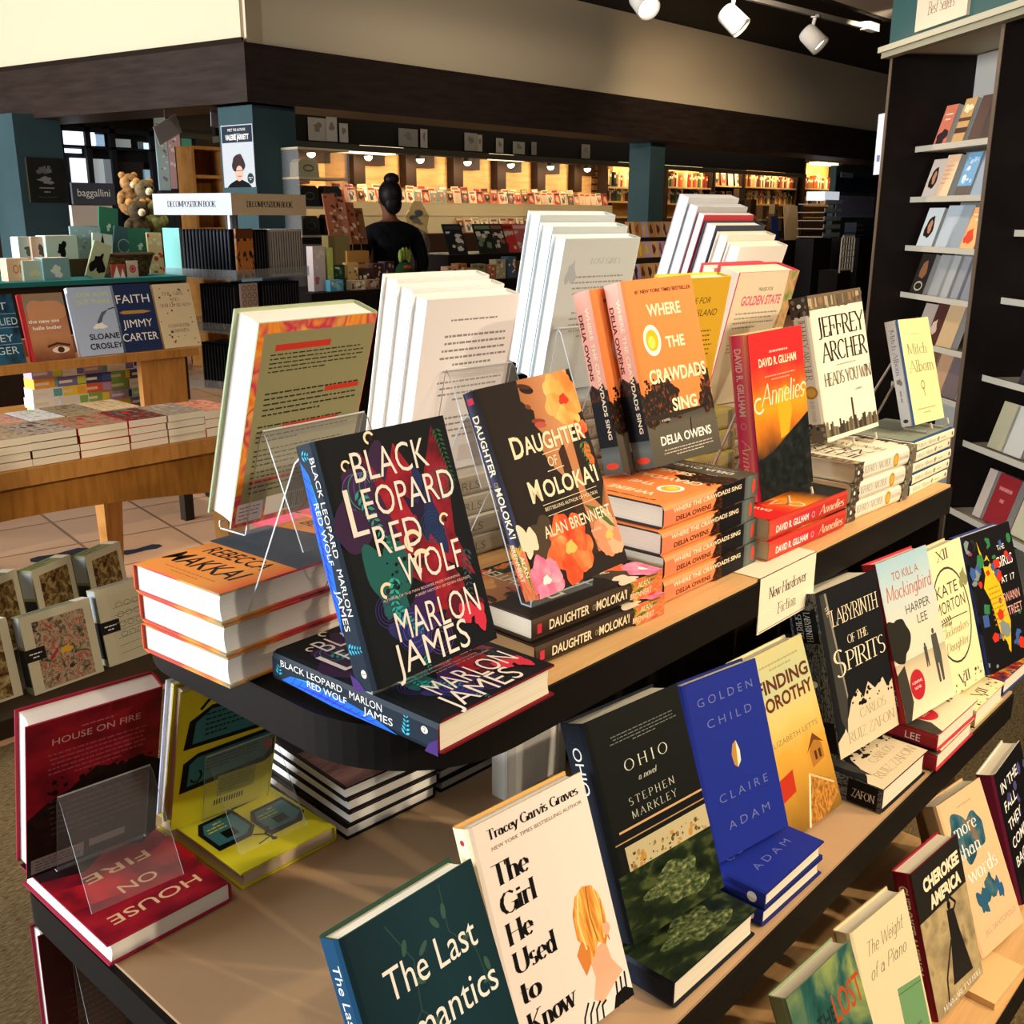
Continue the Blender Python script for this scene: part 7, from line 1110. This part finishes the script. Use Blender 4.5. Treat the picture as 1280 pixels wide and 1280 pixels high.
rows = [
 (0, 0, [(.28, .11, .19, 'd8785a', 'coral paperback first on the top bestseller shelf', [('blob', .5, .2, .4, .2, 2, mat('3a2a2a'), .3), ('lines', .15, .6, .85, .85, 2, CR, 'c')]), (.44, .1, .205, 'b8905a', 'brown and cream banded paperback on the top bestseller shelf', [('r', 0, .5, 1, .58, mat('4a2a1a')), ('r', 0, .24, 1, .36, mat('3a2018')), ('blob', .5, .78, .3, .1, 4, mat('e0d0a8'), .4)]), (.58, .1, .205, '4a3430', 'dark edged paperback beside the banded one on the top shelf', []), (.67, .1, .205, '3a2a2a', 'second dark edged paperback on the top bestseller shelf', []), (.76, .1, .205, '6a5a5a', 'grey edged paperback at the end of the top bestseller shelf', [])]),
 (0, 1, [(.22, .13, .185, 'c8b8a8', 'paperback with a dark haired portrait on the second bestseller shelf', face_w), (.34, .12, .2, 'e0b890', 'peach paperback on the second bestseller shelf', [('lines', .15, .3, .85, .8, 5, mat('c89468'))]), (.52, .12, .2, '6a98b8', 'sky blue paperback on the second bestseller shelf', [('scat', .1, .3, .9, .9, 14, .06, .14, [mat('d8e4e8'), mat('a8c4d8')], 3), ('r', 0, 0, 1, .25, mat('5a5048'))]), (.66, .11, .2, '8a98a4', 'grey blue paperback after the sky blue one', []), (.76, .11, .19, '7a8690', 'slate paperback ending the second bestseller shelf', [])]),
 (0, 2, [(.22, .15, .19, 'c8ccc8', 'white paperback with a long haired woman on the third bestseller shelf', face_w), (.40, .13, .2, 'a8b0b4', 'pale grey paperback beside the long haired portrait', []), (.5, .13, .2, '8a9498', 'grey paperback on the third bestseller shelf', []), (.62, .12, .19, 'e8a868', 'orange paperback with a red shape on the third bestseller shelf', [('blob', .4, .3, .26, .2, 3, mat('c8402a'), .3), ('lines', .15, .66, .85, .9, 2, CR, 'c')]), (.76, .11, .19, '3a3a40', 'dark paperback ending the third bestseller shelf', [])]),
 (0, 3, [(.2, .13, .2, '2a2420', 'dark paperback with a face on the fourth bestseller shelf', [('blob', .5, .6, .22, .24, 3, mat('8a5a3a'), .2), ('ring', .5, .2, .3, .12, .06, mat('b8a888'))]), (.38, .12, .2, '8f8f8c', 'grey edged paperback on the fourth bestseller shelf', []), (.47, .12, .2, '9a9a96', 'second grey edged paperback on the fourth bestseller shelf', []), (.56, .12, .2, '88888a', 'third grey edged paperback on the fourth bestseller shelf', []), (.65, .12, .2, '7c7c80', 'fourth grey edged paperback on the fourth bestseller shelf', []), (.76, .12, .19, '3a3430', 'dark floral paperback ending the fourth bestseller shelf', [])]),
 (0, 4, [(.42, .12, .19, 'a8988a', 'pale paperback on the fifth bestseller shelf', []), (.52, .12, .2, '4a2a24', 'maroon paperback on the fifth bestseller shelf', [('blob', .4, .4, .2, .2, 3, mat('b8a08a'), .4)]), (.64, .14, .2, 'b89a70', 'tan paperback on the fifth bestseller shelf', [])]),
 (0, 5, [(.5, .12, .2, '6a4a3a', 'brown paperback on the sixth bestseller shelf', []), (.6, .13, .21, 'b08a68', 'light brown paperback on the sixth bestseller shelf', []), (.74, .12, .19, '6a5a58', 'dim grey paperback on the sixth bestseller shelf', [])]),
 (1, 4, [(.12, .12, .2, 'a8a080', 'sage spined paperback on the bay nearer the aisle', []), (.22, .14, .2, 'b8b4a8', 'pale grey paperback beside the sage one', []), (.38, .13, .2, '3a2a34', 'plum paperback on the bay nearer the aisle', [])]),
 (1, 3, [(.2, .14, .18, '3a343a', 'dark paperback on the upper shelf of the nearer bay', []), (.36, .14, .18, '4a3a3a', 'brown black paperback on the upper shelf of the nearer bay', [])]),
 (1, 5, [(.14, .06, .21, 'b8a898', 'thin pale paperback on the lower shelf of the nearer bay', []), (.22, .15, .21, '8a2428', 'deep red paperback on the lower shelf of the nearer bay', [('lines', .18, .4, .82, .85, 2, mat('c87a74'), 'c')]), (.42, .14, .2, 'b8b090', 'pale green paperback after the deep red one', [])])]
for k, i, bs in rows:
    zz = zs[i] if k == 0 else zs2[i]
    for x, w, h, c, lb, ops in bs: case_book(k, zz, x - (.17 if k == 0 and i < 4 else .3 if k == 0 else 0), w, h, .035 if c not in ('b8a898',) else .03, c, lb, ops, lean=16, y=.19 if k == 0 else rec[i] + .04)
    if k == 0 and i < 4:
        for x, wh in ((.68, 'second last'), (.77, 'last')): case_book(0, zz, x, .12, .195, .035, ['5a4a4c', '76808a', '8f979c', '6e6e72'][i], wh + ['  dim grey paperback on the top bestseller shelf', ' slate paperback on the second bestseller shelf', ' grey paperback on the third bestseller shelf', ' dull grey paperback on the fourth bestseller shelf'][i].replace('  ', ' '))

# ------------------------------------------------------------------ track and spot lamps
tw = mat('a9a59c', .5)
c0, c1, c2 = atZ(805, 3, 2.62), atZ(917, 25, 2.62), atZ(1017, 49, 2.62); dr = (c2 - c0).normalized()
tk = thing('light_track', 'white ceiling track carrying the three spot lamps', 'light track', (c1.x, c1.y, 2.75)); m = MB(); a, b = c0 - dr * 1.2 - c1, c2 + dr * .75 - c1; m.tube([(a.x, a.y, .02), (b.x, b.y, .02)], .02, mat('7a756c', .5), 4); m.b2((b.x - .12, b.y - .03, -.0), (b.x + .05, b.y + .03, .05), tw); m.build('rail', tk)
for i, (c, tgt) in enumerate(((c0, (2.2, 1.2, .9)), (c1, (4.6, 2.4, 1.0)), (c2, (5.0, 2.6, 1.2)))):
    e = thing('spot_lamp', ['lit spot lamp at the picture top edge', 'white spot lamp in the middle of the track', 'white spot lamp at the far end of the track'][i], 'lamp', c, 'track spot lamps')
    d = (Vector((.16, -.68, -.66)) if i else Vector((-.3, -.75, -.6))).normalized(); Q = Matrix.Translation(d * -.0) @ d.to_track_quat('-Z', 'Y').to_matrix().to_4x4()
    m = MB(); m.lathe([(.02, .085), (.052, .08), (.062, .06), (.066, -.07), (.062, -.07), (.056, .0)], tw, 24, Q); m.build('can', e, True); m = MB(); m.lathe([(.0, -.045), (.056, -.045)], mat('fff2d8', .5, 0, 14 if i == 0 else 5), 24, Q); m.build('lamp_face', e)
    m = MB(); m.tube([Q @ Vector((0, 0, .02)) + Vector((.0, 0, .05)), (0, 0, .14)], .012, tw, 8); m.tube([(0, 0, .13), (0, 0, .145)], .028, tw, 10); m.build('stem', e)
    l = bpy.data.lights.new('track_spot', 'SPOT'); l.energy = 90; l.color = (1, .76, .5); l.spot_size = math.radians(70); l.spot_blend = .6; l.shadow_soft_size = .05
    o = bpy.data.objects.new('track_spot', l); COL.objects.link(o); o.location = c + d * .09; o.rotation_euler = d.to_track_quat('-Z', 'Y').to_euler()
